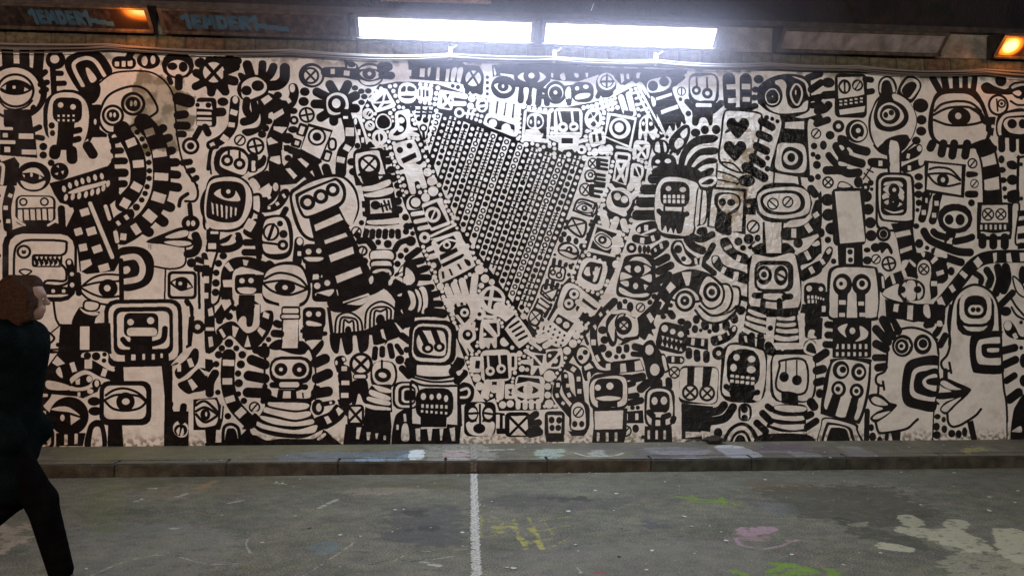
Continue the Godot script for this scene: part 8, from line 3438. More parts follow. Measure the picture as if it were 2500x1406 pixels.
func mural_6() -> void:
	E(1,2393,672,23,19)
	E(1,2389,710,19,16)
	E(1,2385,699,15,12)
	D(1,[2390,764,16])
	R(1,2404,687,31,23,8,0)
	D(1,[2494,448,7.6,2489,464,7.6,2484,479,6.8,2482,498,7.6,2471,522,10,2466,546,10,2458,571,11,2447,593,9,2442,617,9,2431,634,8,2416,649,7.6,2400,640,8,2428,662,8,2410,724,6,2397,742,6.8,2396,760,6,2392,775,5.2,2389,787,6])
	F(0,0,[2369,5,2665,5,2657,32,2626,64,2662,217,2596,257,2580,253,2561,211,2501,94,2482,56,2470,68,2446,53,2408,77,2377,43])
	F(1,0,[2400,27,2414,27,2416,54,2404,66])
	F(1,0,[2423,27,2435,26,2435,48,2425,46])
	F(1,0,[2464,22,2480,20,2474,43,2462,41])
	F(1,1,[2377,93,2408,69,2427,80,2447,57,2454,68,2478,56,2490,82,2478,87,2454,68,2400,100,2377,108])
	F(0,1,[2501,94,2540,112,2549,219,2580,257,2534,220])
	F(1,1,[2480,60,2493,67,2517,112,2509,113])
	F(1,0,[2464,76,2480,79,2573,250,2584,268,2577,265])
	F(1,1,[2505,74,2513,51,2548,39,2587,34,2602,49,2595,72,2572,88,2532,97,2511,94])
	D(0,[2529,71,20,2573,53,19])
	F(1,0,[2540,116,2603,95,2605,106,2544,127])
	F(1,0,[2560,165,2627,140,2631,156,2564,180])
	F(1,0,[2596,222,2608,245,2616,241,2619,214,2627,237,2639,225,2643,206,2651,217,2666,213,2651,228,2596,268,2580,253])
	F(1,1,[2521,112,2537,120,2541,143,2529,150])
	F(1,1,[2607,87,2626,64,2665,24,2674,178,2650,178])
	F(0,1,[2618,41,2642,25,2657,32,2650,44,2626,60])
	D(0,[2642,89,18])
	D(1,[2642,89,14])
	L(0,5,0,[2642,76,2642,102])
	D(0,[2638,120,7.6,2670,175,11])
	R(0,2730,76,121,121,31,0)
	F(1,1,[2675,70,2681,35,2712,30,2776,29,2776,114,2752,124,2709,123,2685,108])
	L(0,8,0,[2702,35,2703,73])
	L(0,8,0,[2743,34,2744,84])
	D(0,[2701,84,18])
	D(1,[2701,84,7.6])
	D(0,[2745,94,21])
	D(1,[2745,94,9])
	L(0,23,0,[2664,128,2686,151])
	L(0,27,0,[2800,132,2768,160])
	F(0,1,[2686,132,2776,125,2768,176,2765,214,2753,218,2741,192,2718,192,2706,220,2686,216,2686,178])
	R(1,2731,141,64,15,4,0)
	E(0,2699,249,19,16)
	E(0,2736,237,16,17)
	E(0,2781,235,17,18)
	R(0,2833,85,51,149,24,-0.05)
	R(0,2898,84,49,145,24,0)
	R(1,2841,66,39,20,2,-0.05)
	R(1,2899,64,35,22,2,0)
	R(1,2845,120,35,19,2,-0.05)
	R(1,2901,114,30,18,2,0)
	F(0,1,[2828,151,2927,141,2927,156,2828,167])
	F(1,1,[2808,175,2836,155,2951,164,2963,187,2944,288,2908,374,2869,394,2794,361])
	L(0,8,1,[2798,360,2803,252,2812,175,2836,157,2943,164,2965,187,2952,268,2924,350,2893,402])
	F(0,1,[2868,204,2884,187,2907,193,2912,218,2891,246,2868,268,2844,247,2823,220,2828,194,2851,188])
	F(0,1,[2856,294,2873,278,2896,284,2901,308,2880,335,2857,356,2833,336,2812,310,2817,285,2840,279])
	F(0,1,[2814,248,2832,228,2838,240])
	L(0,7,0,[2796,361,2849,367,2885,402])
	L(0,7,0,[2786,396,2849,414,2877,433,2865,447])
	L(0,7,0,[2786,368,2782,448])
	L(0,6,0,[2790,430,2869,444])
	F(0,1,[2632,414,2636,344,2667,290,2710,262,2769,255,2789,268,2769,286,2710,297,2667,336,2648,410])
	F(0,1,[2652,413,2675,351,2718,312,2781,305,2789,322,2770,334,2718,339,2687,374,2668,413])
	F(0,1,[2676,413,2703,374,2746,348,2782,349,2782,365,2738,373,2707,393,2692,420])
	F(0,1,[2692,420,2723,400,2762,384,2774,392,2762,412,2723,424])
	F(0,1,[2711,439,2739,431,2770,427,2770,438,2731,449])
	F(0,1,[2596,276,2643,225,2670,220,2678,247,2663,294,2628,329,2600,318])
	F(1,1,[2616,291,2632,271,2651,279,2648,298,2624,314])
	F(1,1,[2639,252,2663,232,2667,248,2659,267,2647,271])
	L(0,12,0,[2601,330,2612,314])
	L(0,12,0,[2628,333,2636,321])
	D(0,[2586,268,6.8])
	E(0,2563,311,34,33)
	F(1,1,[2538,319,2542,292,2554,288,2560,327,2546,327])
	F(1,1,[2571,288,2581,296,2585,318,2577,326])
	R(0,2574,370,101,72,31,0)
	E(1,2550,364,10,8)
	E(1,2590,361,13,9)
	F(1,1,[2531,381,2566,384,2609,376,2613,383,2597,395,2542,398])
	F(0,1,[2946,117,2950,63,3006,23,3078,9,3150,23,3162,58,3159,143,3127,168,3079,180,2999,163,2958,136])
	F(1,1,[2966,101,2982,66,3014,54,3018,38,3046,33,3062,52,3062,91,3070,130,3098,145,3146,112,3150,128,3143,152,3111,160,3038,166,2990,147])
	E(0,3006,96,41,47)
	L(1,5,1,[2978,97,2994,74,3018,73,3034,100,3022,127,2990,128])
	D(0,[3006,100,12])
	D(1,[3006,100,3.2])
	E(0,3100,82,40,63)
	L(1,8,1,[3080,83,3098,50,3118,59,3126,90,3110,129,3090,118])
	E(1,3100,82,3,10)
	F(1,1,[3086,20,3126,27,3150,50,3156,97,3146,81,3134,43])
	E(0,2950,34,20,17)
	E(0,2938,75,15,12)
	E(0,2934,106,15,12)
	E(0,2935,139,15,12)
	L(0,28,0,[3150,23,3198,6])
	L(0,28,0,[3162,69,3202,41])
	L(0,24,0,[3166,104,3203,96])
	L(0,24,0,[3167,132,3203,127])
	D(0,[2983,184,10,3006,188,8,3027,197,8])
	F(0,1,[3042,170,3127,183,3203,166,3204,212,3151,194,3160,400,3144,416,3008,396,3000,372,3024,286,3043,208])
	F(1,0,[3059,200,3135,194,3135,226,3057,224])
	F(1,1,[3032,286,3071,282,3136,292,3144,381,3108,398,3024,384,3024,325])
	F(0,1,[3044,344,3056,305,3088,297,3128,319,3128,362,3100,386,3056,379])
	E(1,3082,340,30,28)
	E(0,3084,338,16,18)
	L(0,30,0,[2963,198,3005,221])
	L(0,32,0,[2955,249,2993,264])
	L(0,33,0,[2944,296,2982,314])
	L(0,33,0,[2928,339,2966,365])
	L(0,37,0,[2901,378,2974,419])
	F(0,1,[2959,179,2967,194,2936,358,2901,401,2889,390,2920,347,2948,272])
	E(0,2988,342,10,10)
	D(0,[2988,384,11,3176,291,13,3172,324,10,3188,365,16,3192,334,12,3165,420,14,3193,412,12,3184,242,21])
	D(1,[3184,242,16])
	L(0,6,0,[3174,254,3193,230])
	E(0,2905,432,33,24)
	F(1,0,[2767,-94,2767,-94,2767,-94])
	L(0,7,0,[3016,399,3012,444])
	L(0,12,0,[3116,413,3121,442])
	L(0,41,0,[2531,431,2558,426])
	L(0,40,0,[2500,473,2550,472])
	L(0,40,0,[2485,523,2545,522])
	L(0,40,0,[2470,573,2540,572])
	F(0,1,[2527,398,2597,373,2691,383,2731,417,2723,464,2701,626,2678,657,2599,662,2552,636,2536,555,2543,444])
	F(1,1,[2551,455,2574,428,2621,423,2676,434,2712,456,2704,533,2693,626,2670,650,2614,646,2560,632,2540,574,2541,497])
	R(0,2619,490,116,99,31,0)
	E(1,2593,468,11,10)
	E(1,2650,471,13,10)
	R(1,2579,500,12,15,3,0)
	R(1,2579,518,12,15,3,0)
	R(1,2597,500,12,15,3,0)
	R(1,2597,518,12,15,3,0)
	R(1,2615,499,12,15,3,0)
	R(1,2615,518,12,15,3,0)
	R(1,2633,499,12,15,3,0)
	R(1,2633,518,12,15,3,0)
	R(1,2651,499,12,15,3,0)
	R(1,2651,517,12,15,3,0)
	R(1,2614,546,74,13,2,0.04)
	L(0,8,0,[2577,539,2577,554])
	L(0,8,0,[2651,542,2649,557])
	F(0,1,[2567,562,2579,554,2653,557,2661,565,2654,611,2646,638,2630,642,2622,623,2614,642,2603,620,2591,639,2583,612,2568,632,2563,593])
	L(0,19,0,[2555,555,2571,570])
	L(0,20,0,[2667,565,2649,573])
	L(0,8,1,[2712,468,2743,475,2749,536,2740,594,2720,606,2705,610,2697,603,2704,533])
	F(1,1,[2712,472,2723,471,2720,552,2712,603,2699,605])
	F(1,1,[2731,475,2743,483,2744,552,2736,595,2720,597])
	L(0,7,0,[2727,471,2716,603])
	F(0,1,[2715,441,2747,428,2770,432,2770,444,2731,456])
	F(0,0,[2711,410,2786,416,2782,463,2755,478,2716,468])
	F(1,1,[2715,433,2754,417,2782,420,2782,443,2755,459,2723,456])
	F(0,1,[2723,448,2754,428,2774,432,2759,448])
	F(0,0,[2751,456,2905,464,2902,643,2748,614])
	F(1,0,[2770,467,2893,476,2886,631,2843,632,2846,570,2783,571,2776,614,2756,610,2763,513])
	F(0,1,[2782,486,2826,479,2870,488,2882,519,2866,554,2842,570,2843,644,2780,625,2787,552,2775,521])
	F(1,1,[2791,505,2810,487,2862,492,2874,523,2850,547,2823,559,2795,536])
	E(0,2808,517,14,15)
	E(0,2843,518,16,14)
	F(0,1,[2716,618,2744,618,2748,641,2724,649,2705,638])
	L(0,27,0,[2689,653,2725,664,2768,644])
	L(0,33,0,[2670,665,2694,692,2729,707])
	F(0,1,[2464,629,2482,606,2536,594,2552,620,2544,647,2490,648])
	F(1,1,[2470,629,2482,617,2484,636,2474,640])
	R(1,2506,622,16,23,2,0)
	F(1,1,[2482,648,2536,624,2544,632,2498,648])
	L(0,33,0,[2466,663,2509,670,2548,655])
	R(1,2491,671,17,23,2,0.1)
	R(1,2533,662,14,23,2,-0.3)
	D(0,[2449,700,20])
	D(1,[2449,700,9])
	E(0,2482,705,8,16)
	E(0,2500,705,8,16)
	E(0,2515,705,8,16)
	F(0,1,[2525,705,2568,674,2591,670,2595,693,2545,736,2529,728])
	R(1,2566,691,12,22,2,-0.3)
	R(1,2543,707,10,14,2,-0.4)
	F(0,1,[2603,704,2615,673,2646,669,2666,704,2710,738,2706,765,2662,769,2623,746])
	F(1,1,[2615,700,2626,677,2646,680,2662,719,2686,746,2678,761,2654,758,2631,727])
	D(0,[2633,703,16,2655,740,10])
	L(1,6,1,[2379,423,2380,423,2380,424])
	L(0,27,0,[2718,749,2733,745])
	R(1,2704,749,11,27,5,-0.2)
	R(1,2724,747,10,31,5,0.2)
	L(0,24,0,[2772,687,2745,734])
	L(0,23,0,[2737,764,2777,795])
	F(0,1,[2390,875,2413,767,2436,729,2529,728,2545,804,2530,882,2499,905,2441,894])
	F(1,1,[2440,752,2459,736,2494,736,2522,759,2526,778,2482,751,2444,754])
	F(0,1,[2417,771,2440,752,2482,751,2534,778,2510,805,2483,813,2428,794])
	F(1,1,[2422,775,2444,767,2448,790,2440,794])
	F(1,1,[2498,766,2526,782,2502,801,2491,805])
	D(0,[2473,784,28])
	D(1,[2474,782,13])
	F(1,1,[2405,821,2411,794,2452,809,2440,817,2409,825])
	F(1,1,[2487,813,2526,801,2526,832,2495,820])
	F(0,1,[2404,832,2440,817,2479,816,2522,847,2499,870,2452,870,2421,855])
	F(1,1,[2406,832,2436,828,2438,848,2425,848])
	F(1,1,[2499,840,2518,849,2503,862])
	D(0,[2468,847,28])
	E(1,2466,847,10,12)
	F(1,1,[2402,852,2421,859,2460,878,2518,874,2507,889,2452,890,2406,874])
	L(0,31,0,[2553,754,2588,735])
	L(0,31,0,[2557,789,2604,766])
	L(0,31,0,[2553,828,2596,804])
	L(0,31,0,[2522,862,2554,854])
	L(0,58,0,[2566,931,2600,850,2671,819,2726,826])
	F(0,1,[2722,822,2745,803,2722,850])
	F(0,0,[2577,827,2678,780,2745,791,2797,834,2726,869,2655,842,2600,881,2546,958,2511,961])
	L(0,8,0,[2612,804,2678,784,2734,792,2773,810,2805,837])
	F(1,0,[2647,792,2686,790,2682,823,2677,844,2665,844])
	F(1,0,[2585,854,2604,829,2626,850,2600,875])
	F(1,0,[2564,895,2583,912,2566,939,2550,920])
	F(0,0,[2679,842,2745,803,2714,869])
	F(1,1,[2714,861,2749,803,2801,837,2817,872,2805,911,2774,934,2742,930,2726,907])
	E(0,2768,868,35,38)
	E(1,2768,868,21,24)
	D(0,[2768,869,13])
	L(0,9,1,[2714,865,2749,803,2801,837,2817,872,2805,914,2766,934,2734,915])
	L(0,9,0,[2809,837,2836,841,2851,880,2837,930,2798,957,2758,957,2719,923])
	L(0,9,0,[2852,845,2876,852,2882,887,2873,930,2834,972])
	F(1,1,[2616,900,2632,866,2671,854,2706,873,2718,904,2703,930,2664,942,2632,931])
	L(0,9,1,[2612,900,2632,862,2671,850,2706,869,2722,904])
	E(0,2662,904,41,42)
	E(1,2661,904,29,30)
	E(0,2661,903,18,19)
	D(1,[2660,902,4.8])
	D(0,[2605,921,9,2589,944,10,2540,887,11,2523,910,10,2425,907,10])
	E(0,2404,924,11,18)
	E(0,2445,928,13,19)
	D(0,[2486,930,19])
	D(1,[2486,930,14])
	L(0,5,0,[2477,940,2494,919])
	F(1,1,[2617,935,2664,954,2656,960,2621,946])
	R(0,3053,517,233,158,75,0)
	F(1,1,[2949,514,2957,479,3009,459,3109,454,3153,476,3162,527,3142,562,3050,579,2970,564])
	F(0,1,[2961,518,2969,487,3017,470,3101,469,3137,496,3137,535,3109,555,3049,565,2986,556])
	F(1,1,[2973,518,2985,490,3029,480,3097,481,3121,504,3117,535,3081,551,3009,548])
	D(0,[3011,521,24])
	D(1,[3011,521,18])
	L(0,6,0,[2998,510,3024,532])
	D(0,[3071,513,23])
	D(1,[3071,513,17])
	L(0,6,0,[3060,526,3082,500])
	R(1,2916,530,16,13,2,0)
	F(0,0,[2898,504,2941,499,2942,565,2902,565])
	R(1,2913,530,15,13,2,0)
	D(0,[2932,612,27])
	D(1,[2932,612,20])
	L(0,7,0,[2920,626,2944,597])
	D(0,[2873,670,16,2914,660,20])
	E(0,2950,656,12,14)
	E(0,2892,695,12,11)
	E(0,2921,693,10,8)
	L(0,6,0,[2923,685,2938,670])
	F(1,0,[2970,596,3046,594,3042,664,3046,715,2982,716])
	F(0,0,[2970,592,2978,592,2987,723,2970,692])
	F(0,0,[3046,590,3056,590,3050,664,3054,723,3046,719])
	F(0,1,[2927,704,2950,681,2978,677,2982,716,3010,723,3050,723,3046,680,3074,676,3102,707,3066,730,2971,731])
	R(0,3019,836,220,244,43,0)
	F(1,1,[2918,802,2927,740,2939,720,3011,731,3090,714,3111,761,3126,870,3116,924,3084,948,2972,945,2924,922,2916,871])
	R(0,3017,805,158,122,32,0)
	R(1,3011,808,126,94,24,0)
	E(0,2977,801,32,37)
	E(1,2977,799,19,21)
	D(0,[2977,799,12])
	E(0,3045,802,28,39)
	E(1,3047,802,16,20,0.2)
	L(0,9,0,[3035,797,3063,812])
	R(1,3014,882,79,29,4,0)
	L(0,9,1,[2972,871,3056,870,3056,898,3012,902,2972,894])
	L(0,24,0,[2940,881,2964,881])
	L(0,24,0,[3060,886,3084,884])
	L(0,22,0,[2974,902,2972,935])
	L(0,24,0,[3040,902,3042,935])
	F(0,1,[3050,618,3110,605,3166,577,3206,526,3206,620,3170,644,3110,660,3050,660])
	R(1,3096,635,20,36,2,0)
	R(1,3156,614,22,36,2,-0.6)
	F(1,1,[3058,610,3082,586,3154,574,3166,558,3154,589,3114,609])
	F(0,1,[3166,558,3205,468,3206,573])
	R(1,3181,493,24,24,2,-0.3)
	R(1,3186,562,24,20,2,-0.6)
	L(0,32,0,[3165,460,3181,480])
	E(0,3114,673,19,20)
	F(0,1,[3110,722,3150,698,3186,659,3206,651,3207,733,3167,753,3123,761])
	F(1,1,[3170,679,3194,663,3203,678,3183,686])
	R(1,3153,722,18,36,2,-0.5)
	F(1,1,[3127,761,3167,749,3207,713,3207,744,3151,772,3131,780])
	F(0,1,[3127,784,3207,741,3208,788,3156,815,3131,823])
	R(1,3170,780,18,28,2,-0.5)
	F(0,1,[2800,671,2812,656,2835,659,2863,701,2911,724,2911,759,2868,748,2812,706])
	R(1,2832,694,31,14,2,-0.5)
	R(1,2874,736,17,25,2,0.3)
	F(0,1,[2765,741,2772,726,2796,729,2820,764,2908,794,2908,836,2832,810,2777,772])
	F(1,1,[2770,741,2776,729,2792,733,2776,756])
	R(1,2814,783,16,27,2,0.4)
	R(1,2864,806,20,35,2,0.15)
	L(0,20,0,[2888,891,2904,895])
	L(0,24,0,[2873,930,2893,937])
	R(0,3176,874,75,91,24,0)
	D(1,[3160,852,12])
	R(1,3157,886,10,14,3,0)
	R(1,3159,903,10,14,3,0)
	R(1,3173,886,10,14,3,0)
	R(1,3175,903,10,14,3,0)
	R(1,3189,886,10,14,3,0)
	R(1,3192,903,10,14,3,0)
	F(0,0,[3132,913,3208,912,3209,958,3124,948])
	F(0,1,[2352,983,2391,941,2433,937,2465,968,2476,968,2538,914,2570,913,2539,983,2547,1010,2531,1017,2539,1040,2520,1032,2504,1056,2477,1044,2434,1067,2407,1075,2360,1052])
	F(1,1,[2360,1006,2387,964,2406,956,2426,952,2461,972,2474,975,2477,1033,2450,1044,2422,1048,2407,1071,2368,1064])
	E(0,2420,1000,33,36)
	L(0,7,1,[2387,1002,2399,960,2426,956])
	D(0,[2421,1000,24])
	D(1,[2421,1000,17])
	L(0,6,0,[2408,987,2434,1012])
	L(0,6,0,[2434,987,2408,1012])
	F(1,0,[2509,960,2523,948,2541,975,2527,992])
	L(0,9,0,[2380,1002,2391,1037,2422,1056,2477,1048])
	F(1,1,[2360,953,2394,941,2433,941,2457,960,2461,968,2422,952,2395,956])
	D(0,[2589,945,8])
	E(0,2576,966,11,9)
	L(0,27,0,[2605,952,2613,963])
	E(0,2648,984,16,13)
	D(0,[2672,997,17])
	E(0,2707,976,14,17)
	L(0,9,0,[2719,924,2758,955,2798,958,2845,943,2865,923])
	L(0,10,0,[2703,940,2735,978,2782,990,2834,974,2869,939])
	L(0,31,0,[2741,994,2743,1003])
	L(0,31,0,[2784,1001,2784,1012])
	L(0,31,0,[2826,993,2826,1003])
	L(0,31,0,[2857,966,2859,976])
	L(0,31,0,[2881,939,2885,942])
	D(0,[2725,1018,7.2,2760,1022,9])
	E(0,2702,1013,13,16)
	R(0,2614,1048,124,112,27,0.22)
	E(1,2582,1011,13,14)
	D(1,[2614,1023,11])
	E(1,2646,1034,12,12)
	F(1,0,[2570,1038,2582,1042,2574,1058])
	F(1,0,[2567,1077,2580,1080,2574,1061])
	F(1,0,[2588,1043,2600,1047,2592,1060])
	F(1,0,[2585,1082,2598,1085,2592,1067])
	F(1,0,[2606,1047,2618,1051,2610,1064])
	F(1,0,[2603,1087,2616,1090,2610,1072])
	F(1,0,[2623,1052,2635,1056,2627,1066])
	F(1,0,[2621,1093,2634,1094,2628,1077])
	F(1,0,[2641,1056,2653,1060,2645,1070])
	F(1,0,[2639,1098,2653,1099,2647,1083])
	F(1,0,[2672,1036,2767,1042,2763,1104,2669,1084])
	F(0,0,[2670,1044,2755,1051,2755,1096,2667,1078])
	R(1,2694,1062,14,27,2,0.1)
	R(1,2733,1065,12,27,2,0.1)
	F(0,1,[2767,1044,2814,1032,2846,1005,2861,997,2873,1012,2858,1043,2822,1067,2775,1078])
	E(1,2858,1012,7,12,0.4)
	R(1,2802,1047,14,20,2,-0.4)
	R(1,2834,1028,8,19,2,-0.4)
	L(0,27,0,[2678,1098,2679,1117])
	L(0,27,0,[2710,1105,2712,1128])
	L(0,27,0,[2748,1109,2748,1132])
	D(0,[2797,1107,26])
	D(1,[2797,1107,10])
	F(0,1,[2504,1067,2532,1056,2551,1082,2571,1113,2583,1182,2552,1213,2517,1205,2501,1144,2489,1102])
	E(1,2522,1094,17,20)
	E(1,2544,1171,19,23)
	L(0,29,0,[2466,1082,2493,1090])
	L(0,21,0,[2458,1110,2489,1113])
	L(0,33,0,[2494,1198,2462,1205])
	L(0,35,0,[2513,1224,2490,1244])
	L(0,8,1,[2563,1117,2579,1113,2587,1136,2599,1171,2579,1178,2571,1144])
	L(0,31,0,[2602,1132,2646,1134])
	R(1,2615,1131,11,23,2,0)
	F(1,1,[2645,1125,2657,1134,2646,1144])
	F(1,1,[2571,1121,2583,1121,2593,1167,2583,1171])
	D(0,[2622,1182,24])
	D(1,[2622,1182,18])
	L(0,6,0,[2608,1170,2635,1195])
	L(0,6,0,[2634,1170,2608,1195])
	F(0,0,[2377,1140,2485,1128,2505,1175,2400,1186,2377,1182])
	F(1,0,[2408,1148,2429,1146,2433,1180,2408,1182])
	F(1,0,[2464,1140,2487,1134,2499,1171,2466,1176])
	L(0,23,0,[2402,1090,2402,1098])
	L(0,23,0,[2432,1083,2432,1094])
	D(0,[2392,1121,9,2419,1120,10])
	R(0,2719,1231,156,148,23,0.03)
	F(1,1,[2646,1175,2681,1163,2768,1163,2795,1179,2792,1260,2784,1298,2737,1302,2646,1282,2642,1236])
	F(0,0,[2673,1159,2702,1159,2699,1236,2672,1236])
	F(0,0,[2736,1159,2772,1163,2760,1244,2731,1244])
	D(0,[2685,1260,33])
	D(1,[2685,1260,24])
	L(0,9,0,[2666,1242,2703,1278])
	L(0,9,0,[2703,1242,2667,1277])
	D(0,[2752,1263,32])
	D(1,[2752,1263,23])
	L(0,8,0,[2735,1246,2770,1280])
	L(0,8,0,[2770,1246,2735,1280])
	F(0,0,[2650,1302,2769,1314,2766,1414,2730,1410,2734,1445,2652,1440])
	F(1,0,[2667,1412,2732,1414,2730,1430,2667,1437])
	L(0,33,0,[2771,1337,2800,1330,2820,1310])
	L(0,33,0,[2769,1372,2824,1360,2856,1318])
	F(0,0,[2761,1314,2776,1314,2769,1391,2758,1410])
	R(0,2898,1183,184,235,51,0.05)
	F(1,1,[2819,1167,2830,1090,2862,1074,2953,1090,2982,1113,2986,1198,2967,1288,2935,1288,2927,1276,2840,1276,2816,1264,2812,1237])
	R(0,2896,1167,133,153,51,0)
	F(0,1,[2847,1221,2934,1222,2931,1291,2852,1283])
	L(0,22,0,[2828,1237,2855,1256])
	L(0,22,0,[2954,1260,2927,1264])
	D(1,[2869,1123,13])

func mural_7() -> void:
	E(1,2929,1130,16,13)
	E(1,2857,1163,13,15)
	E(1,2928,1171,18,14)
	R(1,2852,1196,15,11,2,0)
	R(1,2851,1216,15,12,2,0)
	R(1,2872,1198,15,11,2,0)
	R(1,2872,1218,15,12,2,0)
	R(1,2893,1201,15,11,2,0)
	R(1,2892,1220,15,12,2,0)
	R(1,2914,1203,15,11,2,0)
	R(1,2913,1223,15,12,2,0)
	R(1,2934,1206,15,11,2,0)
	R(1,2934,1225,15,12,2,0)
	R(0,2904,1338,55,71,24,0)
	R(1,2904,1342,35,59,16,0)
	E(0,2902,1326,14,15)
	D(0,[2903,1360,13])
	F(0,1,[2821,1476,2836,1407,2892,1376,2944,1408,2956,1478])
	F(1,1,[2833,1476,2848,1415,2892,1390,2928,1415,2944,1478])
	F(0,1,[2845,1477,2856,1426,2892,1407,2920,1427,2928,1477])
	F(1,1,[2855,1477,2864,1434,2892,1419,2912,1435,2916,1477])
	E(0,2886,1454,22,28)
	E(0,2797,1418,17,20)
	F(0,0,[2908,919,2996,930,3028,934,3116,926,3121,1066,3013,1066,3028,965,2988,965,2985,1055,2973,1090,2874,1055,2897,1004])
	F(1,1,[2916,935,2932,938,2984,958,2984,967,2948,962,2916,946])
	F(1,1,[2911,960,2948,971,2984,981,2984,994,2941,985,2911,974])
	F(1,1,[2903,981,2941,995,2985,1006,2983,1028,2941,1014,2903,995])
	F(1,1,[2893,1004,2941,1024,2985,1035,2983,1051,2941,1043,2891,1020])
	F(1,1,[3032,963,3068,967,3102,961,3100,977,3064,979,3032,975])
	F(1,1,[3032,988,3068,990,3104,986,3104,1000,3068,1004,3032,1000])
	F(1,1,[3030,1010,3068,1014,3113,1010,3113,1027,3069,1029,3031,1024])
	F(1,1,[3025,1035,3069,1043,3115,1037,3113,1054,3069,1060,3023,1053])
	L(0,28,0,[2890,1039,2890,1063])
	L(0,28,0,[2929,1039,2929,1070])
	L(0,28,0,[2965,1039,2965,1078])
	F(1,0,[2897,1039,2909,1039,2912,1066,2902,1063])
	F(1,0,[2941,1047,2951,1051,2949,1082,2943,1080])
	D(0,[3006,1009,11])
	F(1,0,[2990,985,3022,985,3017,1070,2997,1070,2989,1043])
	D(0,[3004,1008,11])
	L(0,34,0,[2997,1078,3013,1101])
	R(0,3098,1198,186,206,48,0)
	F(1,1,[3014,1198,3017,1124,3049,1113,3158,1115,3182,1136,3186,1199,3171,1284,3119,1292,3114,1265,3054,1257,3050,1294,3022,1268])
	L(0,9,1,[3050,1136,3146,1138,3146,1261,3034,1249,3042,1160])
	L(0,6,0,[3068,1136,3068,1183])
	L(0,6,0,[3112,1136,3112,1195])
	E(0,3061,1200,19,20)
	D(0,[3113,1213,20])
	F(0,0,[3056,1257,3118,1265,3119,1308,3055,1304])
	F(0,0,[3021,1094,3178,1089,3170,1109,3021,1113])
	L(0,28,0,[3001,1101,2997,1082])
	F(1,0,[3049,1070,3061,1070,3059,1097,3049,1097])
	F(1,0,[3085,1072,3097,1070,3093,1093])
	F(0,1,[3141,1090,3145,1062,3169,1054,3189,1066,3198,1120,3174,1109])
	L(1,10,1,[3148,1101,3149,1074,3169,1060,3188,1078,3194,1113])
	F(0,0,[3148,918,3208,918,3209,1042,3197,1050,3169,1054,3145,1043,3140,984])
	F(1,1,[3163,1015,3185,1017,3181,1035,3193,1046,3157,1046])
	F(1,0,[3112,957,3140,957,3145,996,3129,1054,3121,1023])
	F(0,1,[3027,1311,3147,1312,3151,1378,3156,1428,3144,1479,2968,1478,2991,1392,3015,1346])
	F(1,1,[3035,1311,3143,1317,3143,1335,3079,1338,3027,1327])
	F(1,1,[3015,1342,3063,1354,3141,1354,3139,1370,3079,1372,3011,1360])
	F(1,1,[3003,1373,3055,1387,3148,1386,3152,1401,3088,1409,3007,1389])
	F(1,1,[2992,1398,3056,1416,3150,1415,3140,1428,3080,1432,2992,1420])
	L(0,28,0,[2975,1342,3007,1373])
	L(0,28,0,[2952,1380,2988,1412])
	L(0,24,0,[2995,1315,3011,1326])
	L(0,36,0,[3171,1300,3183,1316])
	L(0,28,0,[3156,1397,3192,1374])
	L(0,28,0,[3155,1354,3171,1347])
	F(0,1,[2968,1427,3160,1428,3172,1479,2960,1478])
	F(1,1,[2963,1357,2975,1365,2991,1385,2975,1381])
	R(0,2374,1259,96,127,31,0)
	F(1,1,[2354,1205,2392,1198,2412,1255,2405,1308,2362,1316])
	F(0,1,[2354,1205,2377,1209,2397,1236,2393,1297,2362,1304])
	R(1,2418,1224,8,35,3,-0.2)
	R(1,2433,1286,14,50,2,0)
	L(0,23,0,[2424,1201,2451,1201])
	L(0,23,0,[2432,1232,2459,1224])
	L(0,23,0,[2447,1274,2474,1270])
	L(0,27,0,[2448,1301,2490,1290])
	F(0,0,[2401,1335,2498,1328,2502,1378,2402,1378])
	F(1,0,[2405,1320,2428,1312,2494,1309,2494,1328,2409,1334])
	D(0,[2457,1318,9,2478,1318,8])
	R(1,2432,1354,14,26,2,0)
	R(1,2474,1353,13,26,2,0)
	F(1,0,[2409,1381,2495,1378,2493,1439,2414,1439])
	D(0,[2433,1408,22])
	D(1,[2433,1408,16])
	L(0,6,0,[2423,1420,2443,1396])
	E(0,2470,1399,13,16)
	F(1,0,[2370,1331,2397,1328,2398,1404,2371,1404])
	L(0,35,0,[2540,1221,2544,1236])
	L(0,23,0,[2562,1217,2564,1236])
	L(0,27,0,[2599,1213,2601,1236])
	R(0,2564,1317,120,163,39,0)
	F(1,1,[2514,1298,2521,1255,2560,1244,2603,1256,2615,1298,2616,1344,2604,1382,2534,1386,2514,1359])
	R(0,2564,1298,80,85,27,0)
	E(1,2544,1292,12,15)
	E(1,2581,1291,13,16)
	R(1,2561,1346,43,19,4,0)
	L(0,23,0,[2522,1336,2538,1351])
	L(0,23,0,[2600,1348,2580,1355])
	F(0,0,[2534,1355,2588,1356,2589,1405,2530,1405])
	R(1,2557,1378,19,23,2,0)
	F(0,0,[2506,1390,2612,1390,2616,1467,2503,1466])
	R(1,2522,1424,10,35,2,0)
	R(1,2553,1424,10,35,2,0)
	R(1,2585,1424,10,35,2,0)
	D(0,[2499,1432,7.6])
	L(0,23,0,[2616,1371,2620,1360])
	R(0,3325,89,132,175,20,0)
	F(1,0,[3270,18,3373,13,3380,82,3353,90,3274,102])
	E(0,3299,54,26,29)
	F(1,1,[3280,53,3292,37,3294,39,3296,72,3288,68])
	F(1,1,[3304,38,3314,48,3313,68,3304,72])
	D(0,[3352,47,23])
	F(1,1,[3335,51,3343,36,3359,31,3341,59])
	F(1,1,[3347,63,3363,37,3367,50,3359,60])
	R(1,3284,113,12,7,1,0)
	R(1,3284,126,12,7,1,0)
	R(1,3304,110,12,7,1,0)
